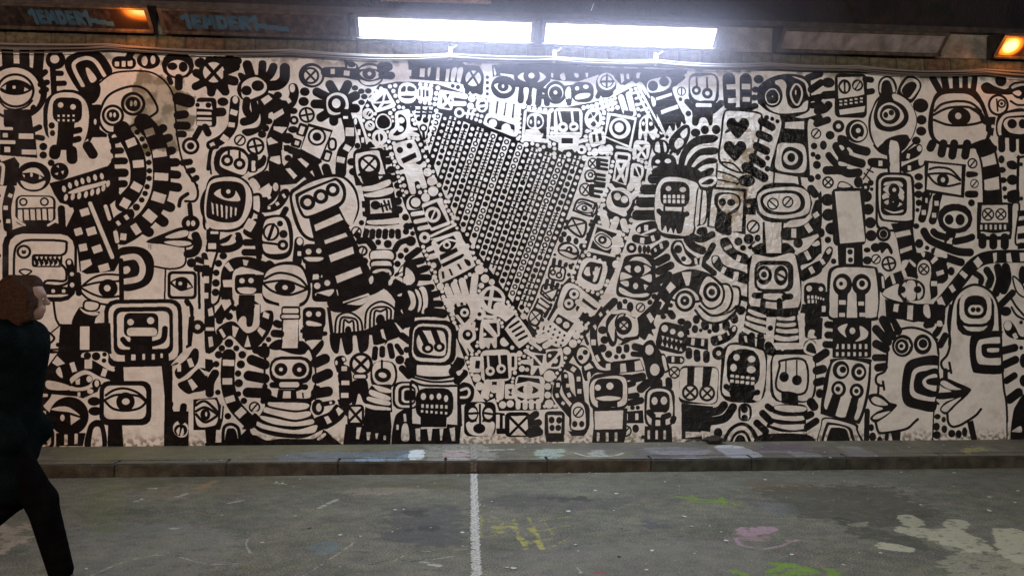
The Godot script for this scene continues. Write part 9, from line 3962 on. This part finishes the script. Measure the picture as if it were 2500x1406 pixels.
	R(1,3304,123,12,7,1,0)
	R(1,3326,106,12,7,1,0)
	R(1,3326,119,12,7,1,0)
	R(1,3346,102,12,7,1,0)
	R(1,3347,116,12,7,1,0)
	R(1,3368,99,12,7,1,0)
	R(1,3368,112,12,7,1,0)
	F(1,0,[3277,146,3384,128,3380,152,3281,166])
	E(0,3232,40,26,20)
	L(0,32,0,[3218,90,3254,86])
	L(0,24,0,[3383,22,3408,24])
	L(0,24,0,[3392,73,3412,69])
	L(0,32,0,[3190,152,3218,144,3234,128])
	L(0,28,0,[3186,203,3231,187])
	E(0,3190,106,16,20)
	D(0,[3275,211,24])
	D(1,[3275,211,10])
	E(0,3241,247,18,17)
	E(0,3214,287,14,18)
	D(0,[3350,229,46])
	E(1,3356,229,35,38)
	E(0,3353,229,27,30)
	D(1,[3356,226,10])
	F(1,1,[3350,262,3361,250,3377,254,3365,266])
	L(0,36,0,[3288,264,3316,286,3357,301,3390,308])
	L(0,36,0,[3268,291,3292,326,3329,345,3370,356])
	L(0,28,0,[3236,327,3256,350,3276,366])
	L(0,34,0,[3228,386,3285,385,3317,396,3358,392])
	F(0,1,[3272,252,3300,248,3320,271,3313,369,3276,377,3276,307])
	F(1,1,[3278,287,3292,287,3300,298,3290,306])
	F(1,1,[3310,298,3320,294,3335,310,3327,318])
	F(1,1,[3278,350,3309,357,3313,367,3280,366])
	F(1,1,[3341,323,3353,329,3333,325])
	D(0,[3234,433,24])
	D(1,[3234,433,17])
	L(0,6,0,[3221,420,3248,445])
	L(0,6,0,[3248,420,3222,446])
	F(0,1,[3436,52,3444,21,3473,6,3502,20,3514,62,3478,114,3445,92])
	F(1,1,[3442,52,3452,25,3473,14,3496,28,3508,66,3494,71,3449,76])
	F(0,1,[3451,44,3461,26,3481,26,3494,51,3494,82,3453,84])
	F(0,1,[3514,74,3534,26,3567,2,3604,17,3616,44,3600,80,3572,112,3527,98])
	F(1,1,[3530,66,3546,30,3567,12,3600,23,3608,48,3592,76,3568,96])
	F(0,1,[3534,66,3551,38,3579,27,3596,41,3584,68,3559,93])
	E(0,3613,121,32,28)
	E(0,3617,178,21,19)
	E(0,3616,223,21,18)
	E(0,3596,261,18,16)
	F(0,1,[3397,187,3413,136,3437,92,3486,71,3543,89,3584,132,3599,182,3585,238,3552,282,3487,303,3438,296,3405,250])
	F(1,1,[3407,202,3415,147,3437,104,3425,139,3421,186,3438,217,3487,226,3548,199,3560,164,3543,128,3506,106,3494,82,3514,78,3560,104,3586,143,3595,190,3573,254,3556,238,3511,243,3470,260,3438,292,3414,249])
	F(0,1,[3419,171,3437,115,3486,100,3543,124,3564,167,3544,207,3487,228,3438,214])
	F(1,1,[3435,170,3445,131,3486,112,3527,133,3544,168,3523,196,3486,208,3454,201])
	F(0,1,[3444,166,3458,130,3490,122,3523,141,3525,172,3499,196,3466,193])
	E(1,3481,160,27,23,-0.2)
	E(0,3469,162,10,12)
	D(0,[3492,152,11])
	F(0,1,[3438,296,3471,264,3511,243,3552,242,3569,262,3540,302,3479,322])
	L(0,9,0,[3422,284,3446,308,3479,320])
	L(0,8,0,[3536,318,3585,273,3602,261])
	F(1,1,[3485,275,3503,263,3524,282,3529,388,3488,389])
	F(0,0,[3475,319,3485,318,3488,393,3478,393])
	F(0,0,[3526,302,3536,302,3535,392,3527,392])
	F(0,1,[3536,321,3594,281,3614,276,3622,296,3602,324,3541,345])
	E(1,3609,292,10,12)
	R(1,3563,323,14,20,2,0.2)
	F(0,1,[3537,365,3602,336,3627,339,3627,363,3562,388,3537,384])
	R(1,3568,370,14,20,2,0)
	F(1,1,[3606,336,3627,336,3625,355,3610,359])
	F(0,1,[3402,336,3479,338,3480,374,3406,367])
	R(1,3448,354,17,22,2,0)
	L(0,6,0,[3378,418,3410,371])
	L(0,6,0,[3382,395,3406,418])
	L(0,6,0,[3394,379,3418,390])
	D(0,[3409,432,12,3388,450,18])
	D(1,[3388,450,6.4])
	D(0,[3413,457,7.2])
	R(0,3509,507,160,236,36,0)
	R(1,3509,507,140,216,30,0)
	R(0,3507,493,112,160,24,0)
	L(0,28,0,[3662,11,3691,58])
	L(0,30,0,[3709,2,3720,57])
	L(0,28,0,[3758,1,3761,56])
	L(0,24,0,[3798,4,3798,55])
	L(0,24,0,[3839,3,3831,62])
	F(0,1,[3646,166,3658,110,3682,66,3744,49,3831,50,3873,97,3898,160,3912,215,3887,263,3833,288,3725,286,3667,260,3646,221])
	F(1,1,[3668,137,3678,98,3716,73,3806,71,3848,98,3865,121,3890,184,3891,231,3866,260,3766,274,3704,267,3671,240,3665,181])
	F(0,1,[3852,125,3882,160,3886,192,3865,176])
	L(0,10,0,[3671,141,3703,113,3765,100,3823,106,3865,137])
	L(0,10,0,[3667,157,3716,132,3766,123,3824,126,3874,164])
	L(0,10,0,[3669,177,3725,195,3787,196,3840,189,3882,176])
	E(0,3774,162,48,37)
	D(1,[3770,159,13])
	F(0,1,[3815,126,3857,129,3869,160,3844,145])
	L(0,34,0,[3663,272,3655,288])
	L(0,34,0,[3709,271,3701,310])
	L(0,34,0,[3754,270,3746,317])
	L(0,34,0,[3808,269,3800,316])
	F(0,1,[3824,272,3899,247,3933,278,3924,302,3862,323,3850,296])
	L(0,9,0,[3850,296,3866,335,3875,394,3880,501])
	L(0,10,0,[3920,278,3933,326,3946,393,3953,500])
	F(0,0,[3871,362,3940,345,3944,397,3875,414])
	F(0,0,[3878,458,3951,448,3953,500,3880,501])
	F(0,0,[3886,160,3928,159,3916,239,3886,216])
	D(1,[3916,197,7.2])
	F(1,1,[3905,247,3920,235,3937,262,3926,274])
	F(0,0,[3631,339,3804,352,3797,486,3632,466])
	F(1,0,[3648,349,3786,358,3784,475,3640,454])
	L(0,9,0,[3652,374,3684,366,3738,373,3780,412])
	L(0,9,0,[3644,394,3685,390,3738,392,3780,416])
	L(0,9,0,[3644,394,3677,429,3726,440,3780,428])
	E(0,3708,415,25,26)
	E(1,3708,415,9,10)
	L(0,20,0,[3640,469,3636,505])
	L(0,8,0,[3661,473,3648,504])
	L(0,24,0,[3694,476,3686,504])
	E(0,3607,405,18,14)
	E(0,3607,441,18,14)
	E(0,3607,474,18,14)
	D(0,[3831,347,21])
	D(1,[3831,347,15])
	L(0,6,0,[3822,359,3841,336])
	F(0,1,[3809,380,3850,383,3850,398,3809,403])
	D(0,[3840,428,18])
	D(1,[3840,428,14])
	L(0,5,0,[3832,438,3849,418])
	F(0,1,[3805,459,3851,458,3851,482,3805,482])
	F(0,1,[3864,38,3889,21,3923,36,3964,47,3990,38,3998,66,3931,68,3881,65])
	D(0,[3948,12,24])
	L(0,9,0,[3985,38,4006,22,4048,17])
	F(0,1,[3990,54,4014,38,4052,33,4052,76,4015,82])
	F(1,1,[3998,60,4023,50,4036,61,4023,73])
	L(0,9,0,[3990,94,4019,109,4053,108])
	D(0,[3938,111,44])
	D(1,[3938,111,34])
	L(0,7,0,[3931,88,3936,135])
	D(0,[3952,105,18])
	D(1,[3952,105,11])
	D(0,[3952,105,6.4])
	E(1,3919,124,11,12)
	F(0,1,[3928,191,3940,151,3974,134,4053,128,4054,236,3974,242,3936,238])
	F(1,1,[3936,191,3953,158,3982,142,4053,136,4053,148,3974,158,3953,190,3953,230,3966,246,3941,230])
	F(1,1,[3961,190,3974,166,4007,161,4053,164,4054,220,3991,221])
	E(0,3997,185,20,19)
	E(0,4041,184,16,19)
	L(0,30,0,[3953,246,3954,286])
	L(0,30,0,[3999,245,4000,285])
	L(0,31,0,[4041,244,4042,292])
	E(0,3953,329,13,16)
	E(0,3956,371,16,12)
	E(0,3961,412,15,12)
	D(0,[3967,446,10,3970,480,9])
	F(0,1,[3975,341,4000,332,4021,348,4013,368,3984,364])
	E(0,4000,410,24,21)
	F(0,1,[3980,460,4026,451,4026,491,3984,500])
	L(0,12,0,[4025,316,4022,428,4026,493])
	L(0,10,0,[4021,320,4054,315])
	E(0,3233,502,26,24)
	E(0,3237,561,26,24)
	E(0,3250,615,26,24)
	E(0,3391,486,23,22)
	E(0,3399,537,23,22)
	E(0,3408,590,23,22)
	E(0,3412,641,23,22)
	R(0,3320,568,135,227,20,-0.04)
	F(1,0,[3262,468,3364,465,3388,664,3285,674])
	F(0,0,[3274,674,3376,672,3380,762,3279,764])
	R(1,3326,722,32,62,4,0)
	D(0,[3326,706,11,3328,738,10])
	F(0,1,[3271,451,3281,429,3309,431,3338,450,3330,458,3277,458])
	F(1,1,[3279,451,3285,433,3309,436,3326,450])
	E(0,3358,430,18,22)
	E(0,3208,632,14,18)
	D(0,[3235,660,13,3259,744,11])
	F(0,1,[3202,752,3226,698,3246,686,3256,701,3243,740,3207,780,3190,784])
	F(1,1,[3228,705,3242,692,3250,701,3238,717])
	F(1,0,[3202,741,3214,733,3227,752,3214,760])
	F(0,1,[3431,436,3439,409,3480,392,3562,395,3586,426,3592,560,3575,588,3481,585,3448,574,3436,523])
	F(1,1,[3441,436,3449,414,3480,400,3558,403,3576,426,3581,552,3571,578,3481,577,3456,566,3444,522])
	R(0,3505,484,108,152,24,0)
	F(1,1,[3462,440,3472,428,3521,423,3541,435,3537,446,3504,433,3472,442])
	F(1,1,[3460,456,3480,440,3513,435,3542,458,3546,474,3521,488,3492,482,3472,469])
	E(0,3505,459,23,26)
	D(1,[3506,458,8])
	F(1,1,[3456,483,3472,471,3488,490,3464,499])
	F(1,1,[3521,486,3546,478,3542,502])
	F(0,1,[3456,503,3480,491,3530,494,3542,517,3505,534,3464,522])
	F(1,1,[3464,508,3484,498,3480,518])
	F(1,1,[3521,506,3540,515,3518,526])
	F(0,1,[3488,479,3521,478,3526,514,3505,534,3485,514])
	D(1,[3502,506,2.8])
	F(1,1,[3464,534,3505,545,3542,537,3538,547,3497,551])
	D(0,[3463,634,30])
	D(1,[3463,634,18])
	E(0,3463,634,15,16)
	F(0,1,[3445,668,3482,671,3502,702,3494,714,3478,691,3458,711,3449,695])
	E(0,3431,688,20,18)
	E(0,3396,698,14,10)
	D(0,[3433,734,20])
	D(1,[3433,734,15])
	L(0,6,0,[3424,746,3443,724])
	E(0,3397,739,18,16)
	D(0,[3486,752,31])
	D(1,[3486,752,23])
	L(0,8,0,[3480,730,3492,774])
	L(0,8,0,[3463,756,3508,748])
	F(0,0,[3493,592,3583,584,3588,639,3601,706,3630,709,3630,744,3580,749,3540,769,3518,655])
	F(1,0,[3510,628,3571,615,3578,635,3516,649])
	F(1,0,[3531,694,3580,678,3582,694,3533,712])
	L(0,32,0,[3638,476,3632,536,3622,571])
	R(1,3640,498,10,20,2,0)
	R(1,3629,546,18,20,2,0)
	L(0,32,0,[3681,488,3678,535,3666,578])
	R(1,3682,509,18,20,2,0)
	R(1,3672,557,18,19,2,0)
	D(0,[3607,443,13,3607,477,13,3608,508,13,3603,537,8])
	R(0,3760,569,146,117,57,0)
	E(1,3762,573,52,35)
	E(0,3735,573,18,20)
	E(0,3781,573,19,22)
	E(0,3828,505,14,14)
	F(0,0,[3724,613,3769,613,3749,684,3712,677])
	F(1,0,[3732,647,3751,646,3747,672,3724,667])
	L(0,32,0,[3631,622,3654,654,3703,677,3770,700,3824,703])
	L(0,28,0,[3670,622,3686,634,3724,645])
	L(0,28,0,[3761,660,3802,652,3831,642])
	L(0,32,0,[3724,724,3770,739,3786,743])
	E(0,3611,670,17,18)
	D(0,[3644,687,9])
	E(0,3598,601,13,11)
	F(1,1,[3677,701,3695,696,3698,716,3683,720])
	F(1,1,[3708,712,3724,704,3728,724,3712,728])
	F(0,1,[3662,693,3679,685,3671,712,3662,713])
	F(0,1,[3687,724,3728,732,3720,756,3692,756])
	F(0,1,[3853,517,3868,502,3993,503,4001,526,3998,634,3977,650,3865,651,3852,628])
	F(1,0,[3872,514,3980,511,3983,582,3868,584])
	F(1,1,[3868,620,3927,625,3985,618,3977,634,3894,637])
	R(1,3870,602,10,20,3,0)
	R(1,3890,601,10,20,3,0)
	R(1,3910,601,10,20,3,0)
	R(1,3930,601,10,20,3,0)
	R(1,3950,600,10,20,3,0)
	R(1,3970,600,10,20,3,0)
	D(0,[3898,550,26])
	D(1,[3898,550,20])
	L(0,7,0,[3883,536,3913,564])
	L(0,7,0,[3913,535,3883,564])
	D(0,[3952,549,24])
	D(1,[3952,549,18])
	L(0,6,0,[3938,536,3966,562])
	L(0,6,0,[3966,536,3939,562])
	L(0,34,0,[3875,643,3875,671])
	L(0,34,0,[3921,643,3921,674])
	L(0,35,0,[3969,642,3969,674])
	F(0,0,[3880,453,3953,456,3955,507,3880,508])
	L(0,8,0,[4001,502,4030,510,4019,602,4015,665,4044,673])
	F(0,0,[4022,534,4056,530,4056,554,4022,558])
	F(0,0,[4023,574,4056,569,4056,593,4023,598])
	F(0,0,[4023,626,4056,621,4057,645,4023,649])
	F(0,0,[4023,665,4057,661,4057,685,4024,689])
	F(0,1,[3609,709,3646,701,3687,724,3724,748,3733,803,3713,827,3688,831,3688,874,3660,894,3643,910,3565,922,3467,884,3462,836,3491,797,3544,773,3540,742,3584,729])
	F(1,1,[3540,742,3568,737,3556,765,3540,781])
	F(1,1,[3572,733,3597,753,3593,764,3572,745])
	F(1,1,[3617,705,3636,705,3630,725])
	F(1,0,[3658,740,3679,716,3691,732,3667,752])
	R(1,3699,786,32,18,2,-0.3)
	R(1,3674,829,26,20,2,0)
	E(1,3632,770,29,36)
	F(1,1,[3605,776,3659,776,3655,835,3660,894,3639,910,3606,910,3557,899,3528,883,3532,836,3564,804,3606,808])
	D(0,[3631,772,24])
	D(1,[3631,772,18])
	L(0,6,0,[3617,759,3644,785])
	L(0,6,0,[3644,759,3617,786])
	R(1,3551,792,16,32,2,-0.4)
	R(1,3503,812,14,40,2,-0.3)
	F(1,1,[3459,868,3483,848,3528,832,3524,875,3545,903,3483,887])
	R(1,3462,825,12,56,4,-0.1)
	F(0,1,[3442,793,3458,791,3470,813,3467,860,3450,860])
	R(1,3462,825,10,48,4,-0.1)
	F(0,1,[3524,856,3536,824,3564,812,3606,816,3634,839,3635,874,3618,894,3557,899,3532,883])
	F(1,1,[3536,848,3556,824,3557,883,3540,875])

func mural_8() -> void:
	F(1,1,[3560,824,3595,824,3596,890,3561,891])
	F(1,1,[3606,828,3626,847,3626,875,3606,890])
	E(0,3540,854,16,14)
	E(0,3606,853,16,14)
	L(0,8,0,[3564,796,3589,796,3601,808])
	L(0,52,0,[3697,918,3742,866,3791,806,3836,754,3886,726,3957,718,4057,717])
	F(1,0,[3684,894,3705,878,3722,914,3701,930])
	F(1,0,[3734,842,3750,830,3766,854,3750,866])
	F(1,0,[3778,787,3791,775,3816,794,3804,810])
	F(1,0,[3836,739,3857,719,3878,746,3857,766])
	F(1,0,[3919,706,3936,702,3936,734,3924,746])
	F(1,0,[3976,706,3994,703,4001,741,3978,739])
	F(1,0,[4032,703,4057,701,4057,736,4036,737])
	E(0,3745,779,14,17)
	L(0,24,0,[3845,786,3870,804,3870,822])
	L(0,30,0,[3895,774,3912,804,3903,833])
	L(0,32,0,[3940,762,3949,813,3933,865])
	L(0,35,0,[3974,761,3982,807,3966,853])
	L(0,28,0,[4004,864,3954,912])
	F(1,1,[3747,961,3759,898,3792,854,3845,838,3904,861,3937,912,3946,960])
	L(0,10,0,[3739,1072,3743,973,3758,894,3796,850,3849,832,3908,857,3942,912,3950,992,3955,1071])
	R(0,3848,952,158,170,49,0)
	R(1,3848,952,110,134,38,0)
	R(0,3848,948,93,102,36,0)
	R(1,3849,933,65,45,20,0)
	E(0,3836,931,11,12)
	E(0,3859,931,11,12)
	F(1,1,[4012,797,4046,832,4058,880,4025,864,4008,824])
	L(0,7,1,[4008,797,4046,832,4058,880,4025,864,4008,824])
	E(0,4045,792,16,37)
	L(0,9,0,[4000,888,4021,920,4059,960])
	F(0,1,[3235,799,3259,764,3320,757,3417,762,3442,782,3450,876,3443,954,3427,978,3260,978,3236,936])
	F(1,1,[3247,818,3259,779,3304,767,3409,770,3430,782,3442,876,3439,942,3418,966,3260,967,3244,916])
	E(0,3296,836,39,44)
	E(0,3374,835,39,42)
	E(1,3292,832,22,23)
	D(0,[3290,832,8])
	E(1,3377,833,23,22)
	E(0,3376,831,12,13)
	F(0,0,[3278,869,3318,869,3313,978,3277,978])
	F(0,0,[3353,868,3390,868,3390,978,3358,978])
	R(1,3296,906,28,18,2,0)
	R(1,3373,910,24,16,2,0)
	R(1,3295,955,24,16,2,0)
	R(1,3378,954,24,16,2,0)
	E(0,3207,854,21,24)
	D(1,[3208,854,9])
	F(0,0,[3191,874,3236,862,3240,963,3192,963])
	R(1,3197,889,7,10,2,0)
	R(1,3208,891,7,10,2,0)
	R(1,3218,894,7,10,2,0)
	R(1,3220,932,16,24,2,0)
	R(1,3463,919,10,40,3,0)
	F(0,0,[3471,891,3536,910,3688,910,3722,956,3718,992,3476,966])
	F(1,0,[3508,911,3530,911,3525,956,3504,950])
	F(1,0,[3567,918,3590,918,3584,956,3562,956])
	F(1,0,[3633,914,3652,914,3654,956,3633,956])
	F(0,0,[3479,916,3660,915,3680,947,3660,970,3590,984,3549,975,3500,948])
	F(1,0,[3508,916,3528,916,3524,944,3504,940])
	F(1,0,[3565,916,3588,916,3586,975,3562,971])
	F(1,1,[3633,916,3652,915,3660,959,3648,966,3631,947])
	R(0,3336,1046,159,159,8,0)
	F(1,1,[3277,1009,3317,990,3307,1019,3312,1044])
	F(1,1,[3368,999,3398,1015,3403,1030,3391,1050,3350,1060,3370,1038])
	E(1,3338,1018,12,13)
	R(1,3276,1080,11,20,2,0)
	R(1,3276,1110,11,16,2,0)
	R(1,3300,1080,11,20,2,0)
	R(1,3300,1110,11,16,2,0)
	R(1,3323,1080,11,20,2,0)
	R(1,3323,1110,11,16,2,0)
	R(1,3347,1080,11,20,2,0)
	R(1,3347,1110,11,16,2,0)
	R(1,3370,1080,11,20,2,0)
	R(1,3370,1110,11,16,2,0)
	R(1,3394,1080,11,20,2,0)
	R(1,3394,1110,11,16,2,0)
	L(0,28,0,[3236,994,3261,996])
	L(0,28,0,[3237,1035,3261,1036])
	L(0,28,0,[3229,1072,3261,1074])
	L(0,34,0,[3193,1128,3229,1105])
	L(0,34,0,[3193,1175,3218,1169])
	L(0,32,0,[3194,1222,3218,1216])
	E(0,3206,1265,16,18)
	F(0,0,[3192,964,3216,968,3213,1050,3192,1054])
	F(0,1,[3262,1128,3404,1128,3416,1152,3412,1238,3397,1316,3373,1379,3352,1383,3227,1351,3210,1328,3226,1206,3246,1148])
	F(1,1,[3268,1138,3322,1132,3400,1148,3406,1168,3400,1238,3384,1316,3364,1367,3348,1363,3360,1316,3340,1277,3316,1355,3267,1347,3283,1289,3255,1292,3239,1328,3224,1312,3238,1238,3250,1168])
	E(0,3292,1173,34,36)
	E(1,3296,1175,21,23)
	D(0,[3300,1171,13])
	E(0,3365,1181,31,35)
	E(1,3368,1181,19,20)
	D(0,[3367,1181,11])
	E(0,3283,1248,30,32)
	E(1,3282,1248,18,21)
	D(0,[3280,1248,10])
	E(0,3357,1256,29,30)
	E(1,3356,1256,16,18)
	D(0,[3356,1256,9])
	F(0,0,[3258,1269,3295,1269,3271,1351,3231,1339])
	F(0,0,[3336,1281,3368,1277,3344,1375,3312,1359])
	F(0,1,[3208,1480,3211,1394,3231,1359,3352,1383,3365,1414,3382,1481])
	F(1,1,[3210,1484,3215,1394,3235,1365,3340,1389,3357,1414,3370,1485])
	F(0,1,[3220,1480,3231,1390,3255,1380,3328,1398,3345,1430,3345,1481])
	F(1,1,[3228,1484,3239,1402,3260,1390,3316,1402,3332,1430,3337,1484])
	F(0,1,[3238,1480,3248,1410,3272,1400,3312,1406,3324,1430,3327,1480])
	L(0,22,0,[3401,1336,3398,1473])
	L(0,10,0,[3694,1108,3686,1061,3656,1026,3599,1006,3550,1008,3509,1026,3484,1069,3481,1128,3473,1176,3440,1195,3437,1222,3453,1234,3465,1234])
	L(0,10,0,[3465,1219,3470,1250])
	L(0,10,0,[3447,1234,3445,1270])
	L(0,36,0,[3496,971,3525,1018])
	L(0,36,0,[3464,975,3501,1038])
	L(0,34,0,[3435,1011,3484,1062])
	L(0,34,0,[3436,1070,3476,1089])
	L(0,28,0,[3432,1124,3469,1124])
	L(0,32,0,[3444,1164,3469,1160])
	L(1,3,0,[3496,987,3509,1018])
	D(0,[3545,1077,44])
	D(1,[3543,1079,32])
	E(0,3542,1079,28,29)
	E(1,3541,1078,15,16)
	D(0,[3540,1078,8])
	E(0,3628,1071,37,40)
	E(1,3629,1070,23,24)
	D(0,[3630,1068,18])
	L(1,5,0,[3566,1054,3577,1077])
	F(0,1,[3690,1116,3608,1124,3563,1144,3547,1191,3543,1270,3560,1313,3609,1329,3679,1338,3691,1278,3670,1274,3694,1160])
	F(1,1,[3694,1156,3633,1156,3592,1172,3580,1207,3576,1258,3592,1282,3634,1294,3687,1298,3687,1278,3634,1270,3600,1246,3596,1207,3608,1184,3641,1176,3694,1172])
	F(0,1,[3694,1172,3633,1180,3600,1199,3592,1238,3609,1266,3691,1276])
	F(1,1,[3690,1193,3654,1195,3629,1215,3633,1235,3654,1250,3691,1254])
	F(0,1,[3699,1205,3658,1207,3643,1217,3654,1231,3699,1233])
	L(0,6,0,[3696,1108,3693,1199,3687,1278,3677,1338,3672,1476])
	F(0,1,[3404,1277,3429,1266,3462,1274,3494,1301,3521,1309,3519,1321,3486,1352,3462,1368,3434,1382,3413,1364,3438,1340,3466,1325,3421,1309])
	F(1,1,[3417,1289,3433,1278,3462,1289,3486,1311,3454,1313,3429,1305])
	F(1,1,[3424,1364,3442,1348,3495,1336,3462,1360,3438,1368])
	L(0,10,0,[3436,1380,3446,1415,3462,1423,3528,1415,3569,1404,3597,1380,3610,1369])
	F(0,0,[3499,1419,3540,1416,3536,1466,3508,1466])
	E(0,3418,1401,11,14)
	E(0,3424,1438,14,18)
	E(0,3453,1454,11,18)
	L(0,16,0,[3483,1431,3479,1466])
	L(0,10,0,[3742,915,3734,982,3743,1061,3731,1112,3707,1140,3711,1164,3728,1176,3744,1176])
	L(0,10,0,[3740,1144,3748,1184])
	L(0,20,0,[3724,1176,3724,1215])
	F(0,1,[3697,1215,3720,1203,3773,1223,3828,1247,3826,1263,3799,1290,3774,1310,3741,1342,3720,1350,3702,1330,3724,1302,3762,1286,3712,1290,3687,1286,3687,1266,3749,1259,3707,1239])
	F(1,1,[3703,1223,3720,1215,3765,1239,3790,1251,3745,1251,3712,1235])
	F(1,1,[3708,1330,3733,1306,3790,1282,3753,1318,3729,1340])
	L(0,10,0,[3733,1346,3737,1381,3754,1399,3783,1395,3816,1378,3853,1354,3874,1330])
	F(0,0,[3816,1382,3841,1374,3862,1465,3837,1465])
	L(0,9,0,[3683,1302,3696,1308])
	E(0,3692,1359,13,11)
	E(0,3718,1371,9,11)
	E(0,3688,1399,14,16)
	E(0,3721,1409,12,15)
	D(0,[3752,1427,15])
	E(0,3781,1429,13,16)
	E(0,3806,1421,11,19)
	D(0,[3690,1432,16])
	F(0,1,[3959,1017,3855,1021,3830,1037,3824,1100,3835,1168,3856,1186,3960,1188,3968,1152,3956,1152,3955,1041])
	F(1,1,[3955,1041,3880,1049,3859,1061,3851,1100,3860,1144,3889,1152,3956,1152,3956,1126,3906,1126,3880,1116,3874,1088,3884,1069,3955,1065])
	F(1,1,[3897,1092,3905,1086,3947,1086,3947,1100,3905,1102])
	L(0,28,0,[3644,994,3664,990])
	F(0,1,[3660,923,3718,915,3718,970,3706,1018,3685,1042,3669,1026,3685,1002,3689,966])
	F(1,1,[3689,978,3706,978,3710,998,3689,998])
	L(0,28,0,[3722,1037,3702,1073])
	L(0,8,0,[3656,1026,3690,1053])
	L(0,9,0,[3950,922,3955,1001,3960,1120,3969,1240,3982,1319,3987,1466])
	L(0,32,0,[3964,1096,4014,1084])
	L(0,32,0,[3972,1152,4018,1132])
	L(0,28,0,[3981,1216,4014,1196])
	L(0,37,0,[3994,1291,4032,1264])
	R(0,3848,934,158,134,49,0)
	R(1,3848,926,134,126,40,0)
	R(0,3848,922,97,93,36,0)
	R(1,3849,933,65,40,20,0)
	D(0,[3838,932,10,3859,932,10])
	F(0,1,[3967,1001,3971,981,3992,975,4017,1001,4034,1033,4060,1044,4060,1052,4014,1049,3980,1033])
	E(1,3985,995,16,20)
	R(1,4016,1037,18,24,3,-0.5)
	E(0,3975,938,24,19)
	L(0,9,0,[4000,922,4021,953,4059,973])
	F(0,1,[4024,1311,4061,1280,4063,1486,4000,1486,4007,1359])
	F(1,1,[4006,1418,4041,1399,4046,1423,4012,1422])
	R(1,3993,1418,12,73,2,0)
	E(0,4052,1136,16,28)
	E(0,4056,1216,20,24)
	E(0,1599,626,9,13)
	D(0,[1606,654,9])
	E(0,1599,683,20,19)
	L(0,26,0,[1588,748,1626,718])
	L(0,26,0,[1600,767,1641,756])
	L(0,26,0,[1626,797,1656,786])
	L(0,25,0,[1630,821,1668,821])
	F(0,1,[1574,767,1611,767,1630,793,1630,834,1612,865,1574,872])
	F(1,1,[1581,786,1600,794,1613,812,1615,834,1597,850,1582,846])
	F(1,1,[1574,820,1596,808,1604,827,1597,842,1574,842])
	L(0,25,0,[1642,864,1679,857])
	L(0,26,0,[1660,891,1698,883])
	L(0,26,0,[1672,921,1713,920])
	L(0,34,0,[1676,951,1724,958])
	F(0,1,[1574,858,1634,853,1672,860,1687,906,1687,964,1665,970,1575,962])
	F(1,1,[1632,861,1649,855,1662,876,1666,910,1659,951,1642,955,1648,921,1642,880])
	F(1,1,[1616,868,1630,872,1642,906,1638,940,1627,951,1631,910])
	F(1,1,[1589,872,1612,880,1620,914,1612,940,1590,947,1601,914])
	L(0,34,0,[1668,950,1721,956])
	F(0,1,[1575,949,1597,945,1616,967,1609,1001,1576,1009])
	L(0,29,0,[2383,907,2338,953,2307,999,2303,1045,2311,1090,2339,1144,2384,1159])
	L(0,8,0,[2280,1026,2299,980,2333,930])
	F(1,0,[2349,947,2358,938,2368,953,2357,960])
	F(1,0,[2322,957,2330,947,2339,960,2328,968])
	F(1,0,[2328,991,2336,983,2351,993,2346,1004])
	F(1,0,[2299,1003,2309,995,2316,1006,2311,1020])
	R(1,2302,1066,19,23,2,0)
	F(1,0,[2308,1117,2319,1112,2331,1136,2320,1142])
	F(1,0,[2352,1148,2370,1146,2370,1171,2350,1171])
	E(0,2338,1018,18,15)
	E(0,2346,1056,16,15)
	D(0,[2338,1088,16,2362,1111,14])
	E(0,2377,1044,19,38)
	F(1,1,[2359,1006,2383,976,2384,1056,2373,1052])
	L(0,12,0,[2269,1045,2280,1071])
	R(0,2260,1117,65,84,29,-0.5)
	F(1,1,[2238,1121,2246,1090,2269,1085,2288,1102,2281,1132,2258,1148])
	D(0,[2271,1104,10,2253,1124,10])
	F(0,1,[2258,1159,2296,1136,2320,1167,2358,1174,2397,1167,2397,1198,2320,1182,2289,1205,2270,1212])
	F(1,0,[2266,1159,2288,1144,2304,1163,2270,1174])
	F(1,1,[2279,1186,2289,1178,2293,1201,2281,1209])
	R(0,2363,1259,154,146,42,0)
	F(1,1,[2289,1247,2301,1213,2335,1201,2389,1194,2428,1205,2436,1255,2429,1305,2375,1316,2375,1297,2324,1293,2321,1316,2297,1297])
	R(0,2363,1251,112,92,27,0)
	F(0,0,[2322,1289,2398,1289,2398,1316,2322,1312])
	D(1,[2321,1240,12,2368,1234,14])
	F(1,1,[2313,1280,2359,1272,2409,1278,2398,1288,2344,1291])
	F(0,0,[2301,1320,2437,1320,2434,1416,2422,1466,2298,1465,2306,1388])
	F(1,0,[2309,1331,2421,1328,2418,1400,2310,1402])
	R(1,2323,1430,11,34,2,0)
	R(1,2358,1431,11,35,2,0)
	R(1,2393,1431,11,35,2,0)
	L(0,8,0,[2629,458,2629,458])
